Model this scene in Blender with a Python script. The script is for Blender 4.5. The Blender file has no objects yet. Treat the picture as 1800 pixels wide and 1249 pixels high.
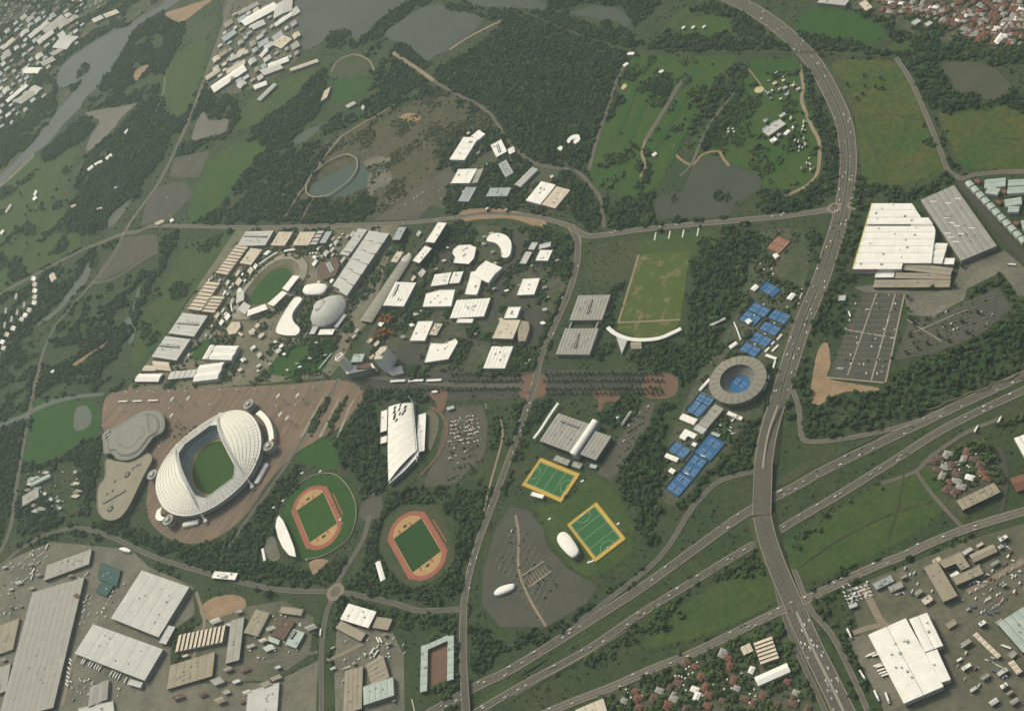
import bpy, math, random
import numpy as np
from mathutils import Vector
random.seed(7); rng = np.random.default_rng(7)
R = math.radians
scene = bpy.context.scene
COL = scene.collection

# ------------------------------------------------------------------ camera
W0, H0 = 1800, 1249                       # photograph size in pixels
FPX, CAMH, PITCH, ROLL = 2069.387, 1783.83, R(43.8358), R(-34.26468)
_f = np.array([0, math.cos(PITCH), -math.sin(PITCH)]); _r = np.array([1., 0, 0]); _u = np.cross(_r, _f)
_c, _s = math.cos(ROLL), math.sin(ROLL)
CR, CU = _c*_r + _s*_u, -_s*_r + _c*_u
cam = bpy.data.cameras.new('camera'); camo = bpy.data.objects.new('camera', cam); COL.objects.link(camo)
cam.sensor_fit = 'HORIZONTAL'; cam.sensor_width = 36; cam.lens = FPX/W0*36
cam.clip_start = 5; cam.clip_end = 40000
import mathutils
m = mathutils.Matrix(((CR[0], CU[0], -_f[0], 0), (CR[1], CU[1], -_f[1], 0), (CR[2], CU[2], -_f[2], CAMH), (0, 0, 0, 1)))
camo.matrix_world = m
scene.camera = camo

# ------------------------------------------------------------------ light, exposure
SUN_AZ = (-0.35, 0.94); SUN_EL = R(48)
world = bpy.data.worlds.new('World'); scene.world = world; world.use_nodes = True
nt = world.node_tree; bg = nt.nodes['Background']
sky = nt.nodes.new('ShaderNodeTexSky'); sky.sky_type = 'NISHITA'; sky.sun_disc = False
sky.sun_elevation = SUN_EL; sky.sun_rotation = math.atan2(SUN_AZ[0], SUN_AZ[1]); sky.dust_density = 8.0; sky.air_density = 1.0
nt.links.new(sky.outputs[0], bg.inputs[0]); bg.inputs[1].default_value = 0.15
sl = bpy.data.lights.new('sun', 'SUN'); so = bpy.data.objects.new('sun', sl); COL.objects.link(so)
sl.energy = 2.5; sl.angle = R(8.0); sl.color = (1.0, 0.972, 0.745)
_d = Vector((-SUN_AZ[0]*math.cos(SUN_EL), -SUN_AZ[1]*math.cos(SUN_EL), -math.sin(SUN_EL)))
so.rotation_euler = _d.to_track_quat('-Z', 'Y').to_euler(); so.location = (0, 2000, 1500)
scene.view_settings.view_transform = 'Standard'; scene.view_settings.look = 'None'
scene.view_settings.exposure = -0.32; scene.view_settings.gamma = 1.0; scene.view_settings.use_curve_mapping = False
scene.render.engine = 'CYCLES'
scene.cycles.use_denoising = True; scene.cycles.max_bounces = 5; scene.cycles.diffuse_bounces = 3
scene.cycles.volume_bounces = 0; scene.cycles.glossy_bounces = 2; scene.cycles.use_adaptive_sampling = False

# ------------------------------------------------------------------ pixel -> place
def G(x, y, z=0.0):
    """the point at height z that the photograph shows at pixel x, y"""
    d = (x-W0/2)/FPX*CR + (H0/2-y)/FPX*CU + _f
    t = (z-CAMH)/d[2]
    return np.array([d[0]*t, d[1]*t, z])
def P(s):
    if isinstance(s, str):
        return [tuple(float(v) for v in q.split(',')) for q in s.split()]
    return s
def GP(s, z=0.0):
    return [G(x, y, z) for x, y in P(s)]
def smooth(pts, n=6, closed=True):
    p = [np.array(q, float) for q in pts]; k = len(p); out = []
    for i in range(k if closed else k-1):
        if closed: a, b, c, d = p[i-1], p[i], p[(i+1) % k], p[(i+2) % k]
        else: a, b, c, d = p[max(i-1, 0)], p[i], p[i+1], p[min(i+2, k-1)]
        for j in range(n):
            t = j/n
            out.append(.5*((2*b)+(-a+c)*t+(2*a-5*b+4*c-d)*t*t+(-a+3*b-3*c+d)*t**3))
    if not closed: out.append(p[-1])
    return out
def area2(p): return sum(p[i-1][0]*p[i][1]-p[i][0]*p[i-1][1] for i in range(len(p)))
def ccw(p): return list(p) if area2(p) > 0 else list(p)[::-1]

# ------------------------------------------------------------------ materials
MATS = {}
TONE = dict(golf_turf=.64, red_brown_paving=.78, lawn=.72, foliage_dark=.78, foliage_mixed=.85, foliage_scrub=.76, ground_scrub=.78, olive_meadow=.80, field_turf=.78, brown_scrub=.82, road_asphalt=.88, old_road_asphalt=.88,
            asphalt=.85, car_park_asphalt=.85, car_park_dark=1.0, stadium_turf=.58, warm_turf=.62, river_water=.62, bay_water=.5, pond_water=.6, pit_water=.8, creek_water=.75, roof_terracotta=.66, roof_brown=.9, river_lawn=1, mud_flat=.8, town_ground=.85, roof_white=1.12,
            concrete_yard=.95, worn_yard=.9, hockey_green=.85, hockey_yellow=1.15, arena_roof=.62, lane_paint=.7, practice_turf=.85, brick_pit_ground=.85, court_blue=.9, court_blue_apron=.9)
def mat(name, c1, c2=None, scale=.03, rough=.85, fine=.25, fscale=.4, spec=.25, rnd=0, metal=0, contrast=.2):
    if name in MATS: return MATS[name]
    if c2 is None: c2 = tuple(v*.8 for v in c1)
    f = TONE.get(name, 1.0); c1 = tuple(min(.86, v*f) for v in c1); c2 = tuple(min(.86, v*f) for v in c2)
    M = bpy.data.materials.new(name); M.use_nodes = True; t = M.node_tree; N = t.nodes; L = t.links
    b = N['Principled BSDF']; b.inputs['Roughness'].default_value = rough
    b.inputs['Specular IOR Level'].default_value = spec; b.inputs['Metallic'].default_value = metal
    geo = N.new('ShaderNodeNewGeometry')
    n1 = N.new('ShaderNodeTexNoise'); n1.inputs['Scale'].default_value = scale; n1.inputs['Detail'].default_value = 6; n1.inputs['Roughness'].default_value = .65
    n2 = N.new('ShaderNodeTexNoise'); n2.inputs['Scale'].default_value = fscale; n2.inputs['Detail'].default_value = 3
    L.new(geo.outputs['Position'], n1.inputs['Vector']); L.new(geo.outputs['Position'], n2.inputs['Vector'])
    r = N.new('ShaderNodeMapRange'); r.inputs[1].default_value = .5-contrast; r.inputs[2].default_value = .5+contrast
    L.new(n1.outputs[0], r.inputs[0])
    mx = N.new('ShaderNodeMix'); mx.data_type = 'RGBA'
    mx.inputs[6].default_value = (*c1, 1); mx.inputs[7].default_value = (*c2, 1); L.new(r.outputs[0], mx.inputs[0])
    r2 = N.new('ShaderNodeMapRange'); r2.inputs[1].default_value = .25; r2.inputs[2].default_value = .75
    r2.inputs[3].default_value = 1-fine; r2.inputs[4].default_value = 1+fine; L.new(n2.outputs[0], r2.inputs[0])
    v = N.new('ShaderNodeHueSaturation'); L.new(mx.outputs[2], v.inputs['Color']); last = r2.outputs[0]
    if rnd:
        oi = N.new('ShaderNodeObjectInfo'); r3 = N.new('ShaderNodeMapRange')
        r3.inputs[3].default_value = 1-rnd; r3.inputs[4].default_value = 1+rnd; L.new(oi.outputs['Random'], r3.inputs[0])
        mu = N.new('ShaderNodeMath'); mu.operation = 'MULTIPLY'; L.new(r3.outputs[0], mu.inputs[0]); L.new(last, mu.inputs[1]); last = mu.outputs[0]
        h = N.new('ShaderNodeMapRange'); h.inputs[3].default_value = .485; h.inputs[4].default_value = .515
        L.new(oi.outputs['Random'], h.inputs[0]); L.new(h.outputs[0], v.inputs['Hue'])
    L.new(last, v.inputs['Value']); L.new(v.outputs[0], b.inputs['Base Color'])
    MATS[name] = M
    return M
def striped(name, c1, c2, direction, period, soft=.5):
    """paving laid in bands: noise stretched along one direction"""
    M = mat(name, c1, c2, scale=1.0, fine=.12, contrast=.16); t = M.node_tree; N = t.nodes; L = t.links
    n1 = next(n for n in N if n.type == 'TEX_NOISE' and abs(n.inputs['Scale'].default_value-1) < 1e-6)
    mp = N.new('ShaderNodeMapping'); mp.vector_type = 'TEXTURE'
    mp.inputs['Rotation'].default_value = (0, 0, math.atan2(direction[1], direction[0])); mp.inputs['Scale'].default_value = (period*14, period, 1e4)
    geo = next(n for n in N if n.type == 'NEW_GEOMETRY')
    L.new(geo.outputs['Position'], mp.inputs['Vector']); L.new(mp.outputs[0], n1.inputs['Vector'])
    n1.inputs['Detail'].default_value = 2
    return M

ROOF = {
 'W': mat('roof_white', (.79, .775, .71), (.64, .615, .55), .06, .6, .08, contrast=.25), 'C': mat('roof_cream', (.62, .55, .42), (.50, .44, .34), .06, .7, .1),
 'G': mat('roof_grey', (.33, .325, .285), (.26, .255, .225), .05, .6, .1), 'LG': mat('roof_light_grey', (.50, .50, .46), (.40, .405, .375), .05, .55, .08),
 'BG': mat('roof_blue_grey', (.34, .38, .385), (.27, .31, .31), .05, .55, .1), 'T': mat('roof_tan', (.62, .54, .42), (.52, .45, .35), .06, .8, .1),
 'B': mat('roof_beige', (.34, .30, .22), (.26, .23, .17), .05, .8, .12), 'GN': mat('roof_pale_green', (.40, .47, .42), (.31, .38, .34), .05, .6, .1),
 'R': mat('roof_terracotta', (.30, .14, .085), (.22, .11, .075), .1, .85, .2), 'BR': mat('roof_brown', (.17, .105, .075), (.11, .08, .06), .1, .85, .2),
 'DK': mat('roof_dark', (.075, .075, .075), (.05, .05, .05), .1, .7, .2), 'TL': mat('roof_teal', (.02, .085, .075), (.015, .065, .06), .05, .7, .1),
}
WALL = {
 'w': mat('wall_white', (.55, .53, .47), (.46, .44, .39), .05), 'g': mat('wall_grey', (.25, .245, .22), (.2, .195, .18), .05),
 'd': mat('wall_dark', (.09, .085, .075), (.07, .068, .06), .05), 't': mat('wall_tan', (.36, .28, .19), (.3, .23, .16), .05),
 'r': mat('wall_red', (.24, .09, .065), (.19, .07, .05), .05), 'b': mat('wall_brick', (.24, .14, .10), (.19, .11, .08), .05),
}
GLASS = mat('glass_dark', (.03, .04, .05), (.045, .055, .06), .1, .15, .1, spec=.6)
STEEL = mat('steel_pale', (.6, .6, .57), (.5, .5, .47), .2, .5, .05)
WHITE = mat('paint_white', (.78, .77, .72), (.7, .69, .64), .2, .6, .05)
DARK = mat('dark_gap', (.045, .043, .04), (.03, .03, .03), .2, .9, .1)
BARK = mat('bark', (.10, .075, .05), (.07, .05, .035), .5)

# ------------------------------------------------------------------ objects
def put(o, label=None, cat=None, group=None, kind=None):
    if label: o['label'] = label
    if cat: o['category'] = cat
    if group: o['group'] = group
    if kind: o['kind'] = kind
    return o
def mesh(name, V, F, M=None, parent=None, sm=False, mats=None, mi=None):
    """V in world metres; with a parent they are stored relative to it"""
    off = np.zeros(3)
    q = parent
    while q is not None: off = off + np.array(q.location); q = q.parent
    me = bpy.data.meshes.new(name); me.from_pydata([tuple(np.array(v, float)-off) for v in V], [], [tuple(f) for f in F])
    for mm in (mats or [M]): me.materials.append(mm)
    if mi: me.polygons.foreach_set('material_index', mi)
    if sm: me.polygons.foreach_set('use_smooth', [True]*len(me.polygons))
    me.update()
    o = bpy.data.objects.new(name, me); COL.objects.link(o)
    if parent is not None: o.parent = parent
    return o
def thing(name, label, cat, loc, group=None):
    o = bpy.data.objects.new(name, None); o.empty_display_size = 2; o.location = (float(loc[0]), float(loc[1]), 0); COL.objects.link(o)
    return put(o, label, cat, group)
def link_copy(src, name, parent, loc, rz=0, scale=None):
    o = src.copy(); o.name = name; COL.objects.link(o); o.parent = parent; o.location = loc; o.rotation_euler = (0, 0, rz)
    if scale: o.scale = scale
    return o
class B:
    """collects boxes, prisms and tubes into one mesh"""
    def __init__(s): s.V = []; s.F = []; s.mi = []; s.m = 0
    def add(s, V, F):
        k = len(s.V); s.V += [np.array(v, float) for v in V]; s.F += [tuple(i+k for i in f) for f in F]; s.mi += [s.m]*len(F); return s
    def prism(s, poly, z0, z1, cap=True, base=False):
        p = ccw(poly); n = len(p)
        V = [(q[0], q[1], z0) for q in p]+[(q[0], q[1], z1) for q in p]
        F = [(i, (i+1) % n, n+(i+1) % n, n+i) for i in range(n)]
        if cap: F.append(tuple(range(n, 2*n)))
        if base: F.append(tuple(range(n-1, -1, -1)))
        return s.add(V, F)
    def box(s, c, u, v, hu, hv, z0, z1):
        c = np.array(c[:2]); u = np.array(u[:2]); v = np.array(v[:2])
        return s.prism([c-u*hu-v*hv, c+u*hu-v*hv, c+u*hu+v*hv, c-u*hu+v*hv], z0, z1)
    def tube(s, pts, r, n=6):
        pts = [np.array(p, float) for p in pts]; V = []; F = []
        for i, p in enumerate(pts):
            t = pts[min(i+1, len(pts)-1)]-pts[max(i-1, 0)]; t = t/np.linalg.norm(t)
            a = np.cross(t, (0, 0, 1)); a = a/np.linalg.norm(a) if np.linalg.norm(a) > 1e-3 else np.array([1., 0, 0]); b = np.cross(t, a)
            rr = r[i] if isinstance(r, (list, tuple)) else r
            V += [p+rr*(a*math.cos(2*math.pi*k/n)+b*math.sin(2*math.pi*k/n)) for k in range(n)]
        for i in range(len(pts)-1):
            for k in range(n):
                F.append((i*n+k, i*n+(k+1) % n, (i+1)*n+(k+1) % n, (i+1)*n+k))
        F += [tuple(range(n-1, -1, -1)), tuple(range((len(pts)-1)*n, len(pts)*n))]
        return s.add(V, F)
    def make(s, name, M, parent=None, sm=False, mats=None):
        return mesh(name, s.V, s.F, M, parent, sm, mats, s.mi if mats else None)
def inset(poly, d):
    p = ccw([np.array(q[:2], float) for q in poly]); n = len(p); out = []
    for i in range(n):
        a, b, c = p[i-1], p[i], p[(i+1) % n]
        e1 = (b-a)/max(np.linalg.norm(b-a), 1e-6); e2 = (c-b)/max(np.linalg.norm(c-b), 1e-6)
        n1 = np.array([-e1[1], e1[0]]); n2 = np.array([-e2[1], e2[0]]); k = n1+n2; q = 1+n1@n2
        out.append(b+d*k/max(q, .35))
    return out
BFOOT = []; BLOCK = []      # footprints that keep trees away: (polygon, margin)
ZL = [0.03]
def layer():
    ZL[0] += .006; return ZL[0]
def sheet(name, pts, M, label, cat, z=None, kind='structure', curve=True, group=None, block=True, n=5):
    """a flat area of ground cover, lying a few millimetres above the one before"""
    z = layer() if z is None else z
    p = P(pts); p = smooth(p, n) if curve else p
    w = ccw([G(q[0], q[1], 0)[:2] for q in p])
    o = mesh(name, [(q[0], q[1], z) for q in w], [tuple(range(len(w)))], M)
    put(o, label, cat, group, kind)
    if block: BLOCK.append(w)
    return o
def strip_poly(line, w):
    L = []; Rr = []
    for i, p in enumerate(line):
        t = np.array(line[min(i+1, len(line)-1)][:2])-np.array(line[max(i-1, 0)][:2]); t = t/max(np.linalg.norm(t), 1e-6)
        nn = np.array([-t[1], t[0]]); L.append(np.array(p[:2])+nn*w/2); Rr.append(np.array(p[:2])-nn*w/2)
    return L, Rr
def strip_mesh(line, w, z, b=None, off=0.0):
    b = b or B()
    if off:
        L, Rr = strip_poly(line, 2*off); line = [(*q, 0) for q in L]
    L, Rr = strip_poly(line, w); n = len(L)
    zz = z if isinstance(z, (list, tuple, np.ndarray)) else [z]*n
    V = [(*L[i], zz[i]) for i in range(n)]+[(*Rr[i], zz[i]) for i in range(n)]
    return b.add(V, [(n+i, n+i+1, i+1, i) for i in range(n-1)])
# ------------------------------------------------------------------ ground cover
M_GROUND = mat('ground_scrub', (.034, .070, .026), (.066, .080, .034), .012, .95, .35, .12)
M_LAWN = mat('lawn', (.026, .098, .014), (.046, .115, .020), .02, .95, .2, .25)
M_GOLF = mat('golf_turf', (.036, .122, .016), (.082, .128, .026), .014, .95, .22, .12)
M_OLIVE = mat('olive_meadow', (.075, .106, .028), (.040, .088, .022), .016, .95, .25, .1)
M_FIELD = mat('field_turf', (.108, .108, .028), (.036, .100, .018), .008, .95, .38, .09, contrast=.14)
M_BROWN = mat('brown_scrub', (.085, .088, .044), (.042, .074, .028), .016, .95, .3, .1)
M_PIT = mat('brick_pit_ground', (.120, .094, .060), (.056, .078, .034), .014, .95, .35, .08)
M_DIRT = mat('bare_dirt', (.34, .235, .14), (.21, .155, .095), .03, .95, .2, .2)
M_MUD = mat('mud_flat', (.17, .155, .125), (.115, .11, .092), .012, .7, .15, .08)
M_ASPH = mat('asphalt', (.076, .075, .062), (.056, .060, .046), .02, .9, .2, .2)
M_CARP = mat('car_park_asphalt', (.118, .108, .085), (.078, .078, .060), .02, .9, .25, .25)
M_CARPD = mat('car_park_dark', (.086, .084, .068), (.060, .064, .048), .02, .9, .25, .25)
M_YARD = mat('concrete_yard', (.20, .185, .14), (.10, .105, .075), .018, .9, .2, .15)
M_YARDG = mat('worn_yard', (.165, .150, .11), (.078, .092, .052), .014, .9, .25, .1)
M_CONC = mat('concrete', (.32, .29, .225), (.25, .23, .18), .03, .9, .15)
M_ROAD = mat('road_asphalt', (.128, .118, .092), (.096, .092, .074), .02, .9, .12, .2)
M_ROAD2 = mat('old_road_asphalt', (.158, .142, .110), (.115, .108, .085), .02, .9, .12, .2)
M_PATH = mat('gravel_path', (.30, .235, .155), (.22, .175, .12), .03, .95, .15)
M_TOWN = mat('town_ground', (.044, .078, .030), (.118, .108, .074), .018, .95, .35, .1)
M_SHOW = mat('showground_paving', (.225, .195, .145), (.085, .10, .052), .014, .95, .25, .1)
M_WATER = mat('river_water', (.095, .122, .122), (.135, .158, .150), .008, .35, .05, .05, spec=.06)
M_BAY = mat('bay_water', (.105, .132, .112), (.155, .172, .140), .007, .35, .05, .05, spec=.06)
M_POND = mat('pond_water', (.085, .105, .078), (.105, .118, .088), .01, .35, .05, .05, spec=.06)
M_PITW = mat('pit_water', (.045, .085, .075), (.055, .085, .068), .01, .35, .05, .05, spec=.06)
M_CREEK = mat('creek_water', (.075, .105, .085), (.085, .108, .085), .01, .35, .05, .05, spec=.06)
M_PLAZA = striped('red_paving', (.225, .148, .098), (.115, .098, .076), tuple((G(398, 965)-G(597, 664))[:2]), 7)
M_PLAZA2 = mat('red_brown_paving', (.225, .130, .085), (.165, .11, .078), .03, .95, .2, .2)
M_RANGE = mat('practice_turf', (.078, .118, .024), (.24, .185, .10), .035, .95, .2, .2, contrast=.13)

next(n for n in M_RANGE.node_tree.nodes if n.type == 'MAP_RANGE').inputs[1].default_value = .53; next(n for n in M_RANGE.node_tree.nodes if n.type == 'MAP_RANGE').inputs[2].default_value = .68
b = B(); s = 9000
g0 = mesh('ground', [(-s, -s+4000, 0), (s, -s+4000, 0), (s, s+4000, 0), (-s, s+4000, 0)], [(0, 1, 2, 3)], M_GROUND)
put(g0, 'brown green scrubland spreading under the whole precinct out to the horizon', 'ground', kind='structure')

M_EDGE = mat('gravel_edge', (.26, .215, .155), (.20, .17, .125), .05, .95, .2)
LAWNS = []
def land(rows):
    for nm, M, lab, cat, blk, pts in rows:
        sheet(nm, pts, M, lab, cat, block=blk, curve=nm not in ('yard', 'car_park', 'showground', 'office_ground', 'boulevard', 'practice_range'))
        if cat in ('grass', 'hill'): LAWNS.append([G(*q)[:2] for q in P(pts)])
land([
 ('suburb_ground', M_TOWN, 'dark suburban ground beyond the river around the factories', 'ground', False, '-60,-20 290,-20 240,30 190,60 130,90 105,120 100,150 130,160 90,215 50,262 0,310 -60,350'),
 ('suburb_ground', M_TOWN, 'suburban ground among the red roofs beyond the ring road', 'ground', False, '1470,-20 1830,-20 1830,100 1700,95 1620,70 1570,45 1500,15'),
 ('suburb_ground', M_TOWN, 'house lots beside the trunk road below the motorway', 'ground', False, '1010,1250 1110,1200 1300,1120 1395,1090 1425,1180 1450,1270 1010,1290'),
 ('suburb_ground', M_TOWN, 'house lots fenced between the motorway and grey factory', 'ground', False, '1615,815 1660,795 1720,770 1760,800 1765,865 1700,905 1690,915 1650,870'),
 ('peninsula_ground', M_YARDG, 'paved industrial peninsula between straight road and bay', 'ground', False, '407,-10 390,55 372,110 363,150 372,160 430,160 520,108 524,60 528,-10'),
 # grass, meadow, scrub
 ('river_lawn', M_LAWN, 'bright riverside lawn by the pale boat ramp', 'grass', False, '0,258 25,215 60,190 84,176 88,196 62,226 40,250 15,268 0,290'),
 ('meadow', M_OLIVE, 'tree dotted olive meadow beside the river channel', 'grass', False, '-20,350 15,315 60,275 85,282 140,252 130,285 110,340 125,395 140,432 60,475 -20,520'),
 ('mound', M_OLIVE, 'smooth olive capped mound beside the straight road', 'hill', False, '285,150 300,110 330,80 360,76 357,120 342,165 325,198 305,200 290,175'),
 ('mound', M_BROWN, 'brown capped mound north of the olive one', 'hill', False, '325,60 350,36 370,28 386,30 376,50 360,64 325,72'),
 ('meadow', M_OLIVE, 'grass slope between the peninsula works and creek', 'grass', False, '415,225 425,190 460,160 510,135 545,115 552,122 520,165 480,200 440,224'),
 ('meadow', M_GOLF, 'green mound ridge beside the creek flat', 'grass', False, '330,385 345,330 372,280 430,246 462,240 472,258 430,300 392,350 352,388'),
 ('meadow', M_OLIVE, 'striped green slope between creek and showground halls', 'grass', False, '232,640 250,560 300,480 330,430 420,408 398,444 368,486 332,524 302,566 272,612'),
 ('park_lawn', M_LAWN, 'wetland park lawn curling around a small pond', 'grass', False, '55,706 140,703 165,706 173,736 170,760 125,787 82,810 42,824 50,764'),
 ('brick_pit', M_PIT, 'mottled brown floor of the old brick pit', 'ground', False, '487,360 520,300 570,250 640,215 700,190 780,165 860,195 870,225 820,240 780,290 745,330 700,372 640,385 500,386'),
 ('mound', M_BROWN, 'round brown mound ringed by a pale spiral path', 'hill', False, '580,130 590,110 610,99 630,97 652,110 659,128 628,136 600,141'),
 ('meadow', M_LAWN, 'green dip below the ringed brown mound', 'grass', False, '600,137 650,140 640,160 610,178 583,176 590,150'),
 ('golf_course', M_GOLF, 'golf fairways laid in long parallel strips', 'grass', False, '1100,130 1120,93 1190,97 1260,100 1290,96 1290,112 1240,180 1208,235 1186,270 1170,302 1150,332 1110,347 1045,322 1035,290 1050,258 1070,190'),
 ('golf_course', M_GOLF, 'golf greens around the dark lake and clubhouse', 'grass', False, '1285,190 1310,118 1345,105 1400,108 1412,150 1432,200 1440,250 1432,312 1400,335 1342,325 1320,302 1280,287 1228,272 1218,250 1250,215'),
 ('golf_course', M_GOLF, 'small green tees beside the ring road curve', 'grass', False, '1188,48 1215,36 1250,25 1275,30 1290,50 1270,62 1225,66'),
 ('golf_course', M_OLIVE, 'pale fairway strip north of the canal', 'grass', False, '1160,58 1185,30 1205,14 1212,20 1190,45 1175,62'),
 ('playing_field', M_FIELD, 'large rough field inside the ring road bend', 'grass', False, '1462,115 1500,105 1572,110 1602,150 1642,240 1662,298 1600,322 1522,332 1513,280 1506,220 1490,170'),
 ('playing_field', M_LAWN, 'green sports field by the striped factory roof', 'grass', False, '1400,40 1430,15 1490,20 1550,45 1557,60 1532,80 1460,66 1410,52'),
 ('playing_field', M_FIELD, 'wide green field east of the tree lined lane', 'grass', False, '1650,200 1700,190 1830,195 1830,290 1720,297 1690,290 1670,250'),
 ('playing_field', M_OLIVE, 'small dry oval pitch hemmed by trees', 'grass', False, '1562,84 1575,73 1618,75 1622,84 1610,89 1570,88'),
 ('meadow', M_OLIVE, 'rough grass beneath the white target strips', 'grass', False, '1118,424 1240,404 1265,414 1232,446 1130,448'),
 ('scrub_field', M_BROWN, 'round brown scrub beside the practice range', 'ground', False, '1040,440 1080,425 1120,424 1112,480 1085,500 1036,497'),
 ('verge', M_OLIVE, 'grass verge south of the motorway by the overpass', 'grass', False, '1380,955 1480,890 1560,846 1635,822 1655,865 1650,905 1560,962 1480,1002 1400,1015'),
 ('verge', M_OLIVE, 'olive verge between motorway and trunk road', 'grass', False, '1130,1135 1200,1065 1300,1005 1350,1000 1372,1050 1250,1112 1180,1130'),
 ('verge', M_OLIVE, 'grass median dividing the two motorway carriageways', 'grass', False, '850,1225 950,1168 1060,1105 1180,1025 1290,955 1300,948 1200,1010 1080,1090 960,1160 860,1228'),
 ('verge', M_BROWN, 'brown verge triangle beside the motorway on ramp', 'grass', False, '1360,850 1440,800 1560,765 1620,735 1520,780 1440,815 1380,850'),
 ('lawn', M_LAWN, 'mown lawn triangle above the athletics arena', 'grass', False, '530,785 560,776 602,776 598,804 585,826 545,815 520,806'),
 ('lawn', M_OLIVE, 'grass surrounding the two hockey pitches', 'grass', False, '985,885 1010,870 1040,835 1062,848 1085,870 1110,920 1115,955 1090,985 1050,1010 1010,1000 960,935 945,890'),
 ('verge', M_BROWN, 'brown verge between tennis courts and slip road', 'grass', False, '1195,900 1240,850 1300,790 1340,740 1330,815 1260,845 1215,890 1190,930'),
 # water
 ('river', M_WATER, 'grey river channel with a wide mangrove bay', 'water', True, '0,310 37,272 82,220 105,190 125,167 140,150 145,141 135,145 108,154 100,147 100,135 110,115 130,97 155,80 175,67 195,55 225,47 235,37 262,20 285,7 300,-12 330,-12 300,12 275,27 245,45 230,60 225,75 215,90 205,107 192,127 180,137 170,155 152,170 140,190 130,200 110,220 95,240 75,260 60,270 25,300 0,330 -40,360 -40,340'),
 ('bay', M_BAY, 'broad grey bay beside the industrial peninsula', 'water', True, '527,-12 526,32 525,82 540,87 560,78 580,62 600,52 615,55 625,70 650,52 665,37 687,20 725,-2 745,-12'),
 ('lagoon', M_BAY, 'enclosed lagoon across the tree causeway from the bay', 'water', True, '675,62 690,45 715,30 745,12 777,9 784,17 822,22 848,32 835,52 810,72 790,87 762,100 752,107 732,92 712,75 695,72'),
 ('lagoon', M_BAY, 'narrow lagoon north of the mangroves', 'water', True, '815,-12 832,8 875,14 905,14 950,17 960,10 910,-12'),
 ('lagoon', M_BAY, 'teardrop lagoon beside the canal', 'water', True, '1000,23 1020,18 1040,11 1075,12 1090,20 1105,32 1111,40 1098,47 1085,38 1062,35 1025,28'),
 ('golf_lake', M_POND, 'dark lake in the golf course', 'water', True, '1215,300 1225,285 1240,276 1262,276 1272,287 1310,300 1338,312 1335,330 1315,346 1290,356 1285,375 1250,383 1200,383 1160,381 1150,366 1165,346 1195,340 1206,325'),
 ('pit_lake', M_PITW, 'blue green water inside the elevated ring walk', 'water', True, '545,332 560,318 590,303 618,287 632,284 642,295 652,310 642,330 600,346 555,346'),
 ('pond', M_CREEK, 'grey pond by the wooded road bend', 'water', True, '517,243 532,232 557,222 561,229 545,242 530,252 515,251'),
 ('pond', M_CREEK, 'leaf shaped pond beside the straight road', 'water', True, '190,388 200,372 225,353 232,352 220,370 207,388 192,400'),
 ('creek', M_CREEK, 'long curved creek reach below the creek bridge', 'water', True, '155,463 160,472 150,497 125,525 95,555 70,571 67,566 100,542 120,512 140,486'),
 ('pond', M_MUD, 'muddy lagoon east of the straight road', 'water', True, '338,247 345,217 357,197 370,212 400,210 395,232 362,241'),
 ('mud_flat', M_MUD, 'pale mud flat behind the river bank', 'ground', True, '150,200 175,193 225,185 240,182 215,206 200,226 175,251 152,266 160,238 175,213'),
 ('pond', M_CREEK, 'still pond in the wetland park lawn', 'water', True, '133,720 143,713 153,714 161,729 156,749 137,757 129,748'),
 ('creek', M_CREEK, 'creek bending past the wetland park', 'water', True, '0,742 40,728 60,716 100,700 150,692 180,690 180,695 150,698 105,707 65,722 45,735 0,752'),
 ('salt_marsh', mat('marsh_mud', (.075, .075, .048), (.055, .062, .038), .02), 'grey brown salt marsh hemmed by trees', 'ground', True, '1660,113 1700,109 1737,115 1762,132 1776,156 1755,173 1730,173 1717,161 1687,163 1665,140'),
 # paved
 ('showground', M_SHOW, 'worn paved grounds between the exhibition halls', 'paving', False, '220,690 262,632 300,580 350,500 415,404 560,400 700,396 690,430 652,560 618,600 598,640 580,662 480,672 300,688'),
 ('office_ground', M_TOWN, 'leafy office park ground between the white roofed blocks', 'ground', False, '625,640 660,560 700,480 740,420 790,392 900,400 1000,415 1012,450 972,560 935,652 780,656'),
 ('office_ground', M_TOWN, 'wooded factory estate ground north of the main road', 'ground', False, '770,300 800,240 850,222 905,235 960,280 1010,310 1020,350 980,372 900,372 800,372 745,360'),
 ('boulevard', M_ASPH, 'wide dark boulevard planted with rows of trees', 'road', False, '600,655 700,652 940,648 1185,656 1192,692 940,700 640,708 610,690'),
 ('plaza', M_PLAZA, 'vast red brown paved plaza round the stadium', 'paving', True, '180,745 196,690 300,684 500,676 600,668 640,692 610,740 560,772 515,800 470,850 432,905 380,945 330,955 280,935 258,895 262,830 250,800 200,780'),
 ('plaza', M_PLAZA2, 'red brown paved forecourt at the boulevard end', 'paving', True, '1136,662 1188,660 1184,696 1134,697'),
 ('plaza', M_PLAZA2, 'red brown paved patch by the boulevard trees', 'paving', True, '1040,692 1062,684 1085,690 1088,704 1064,707 1058,722 1050,722 1052,706'),
 ('plaza', M_PLAZA2, 'red brown footway from boulevard to swimming hall', 'paving', True, '752,692 785,684 782,715 772,724 765,705'),
 ('plaza', M_PLAZA2, 'red brown crossing paving where boulevard meets avenue', 'paving', True, '918,662 958,660 956,695 915,697'),
 ('parade_lawn', M_LAWN, 'green parade lawn beside the two hotel towers', 'grass', False, '472,657 492,622 520,606 590,602 582,626 556,656'),
 ('parade_lawn', M_LAWN, 'small lawn between grey halls and white pavilion', 'grass', False, '338,628 352,600 378,598 362,632'),
 ('parade_lawn', M_LAWN, 'lawn inside the showground crescent', 'grass', False, '533,566 540,545 556,535 556,550 545,572'),
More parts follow.
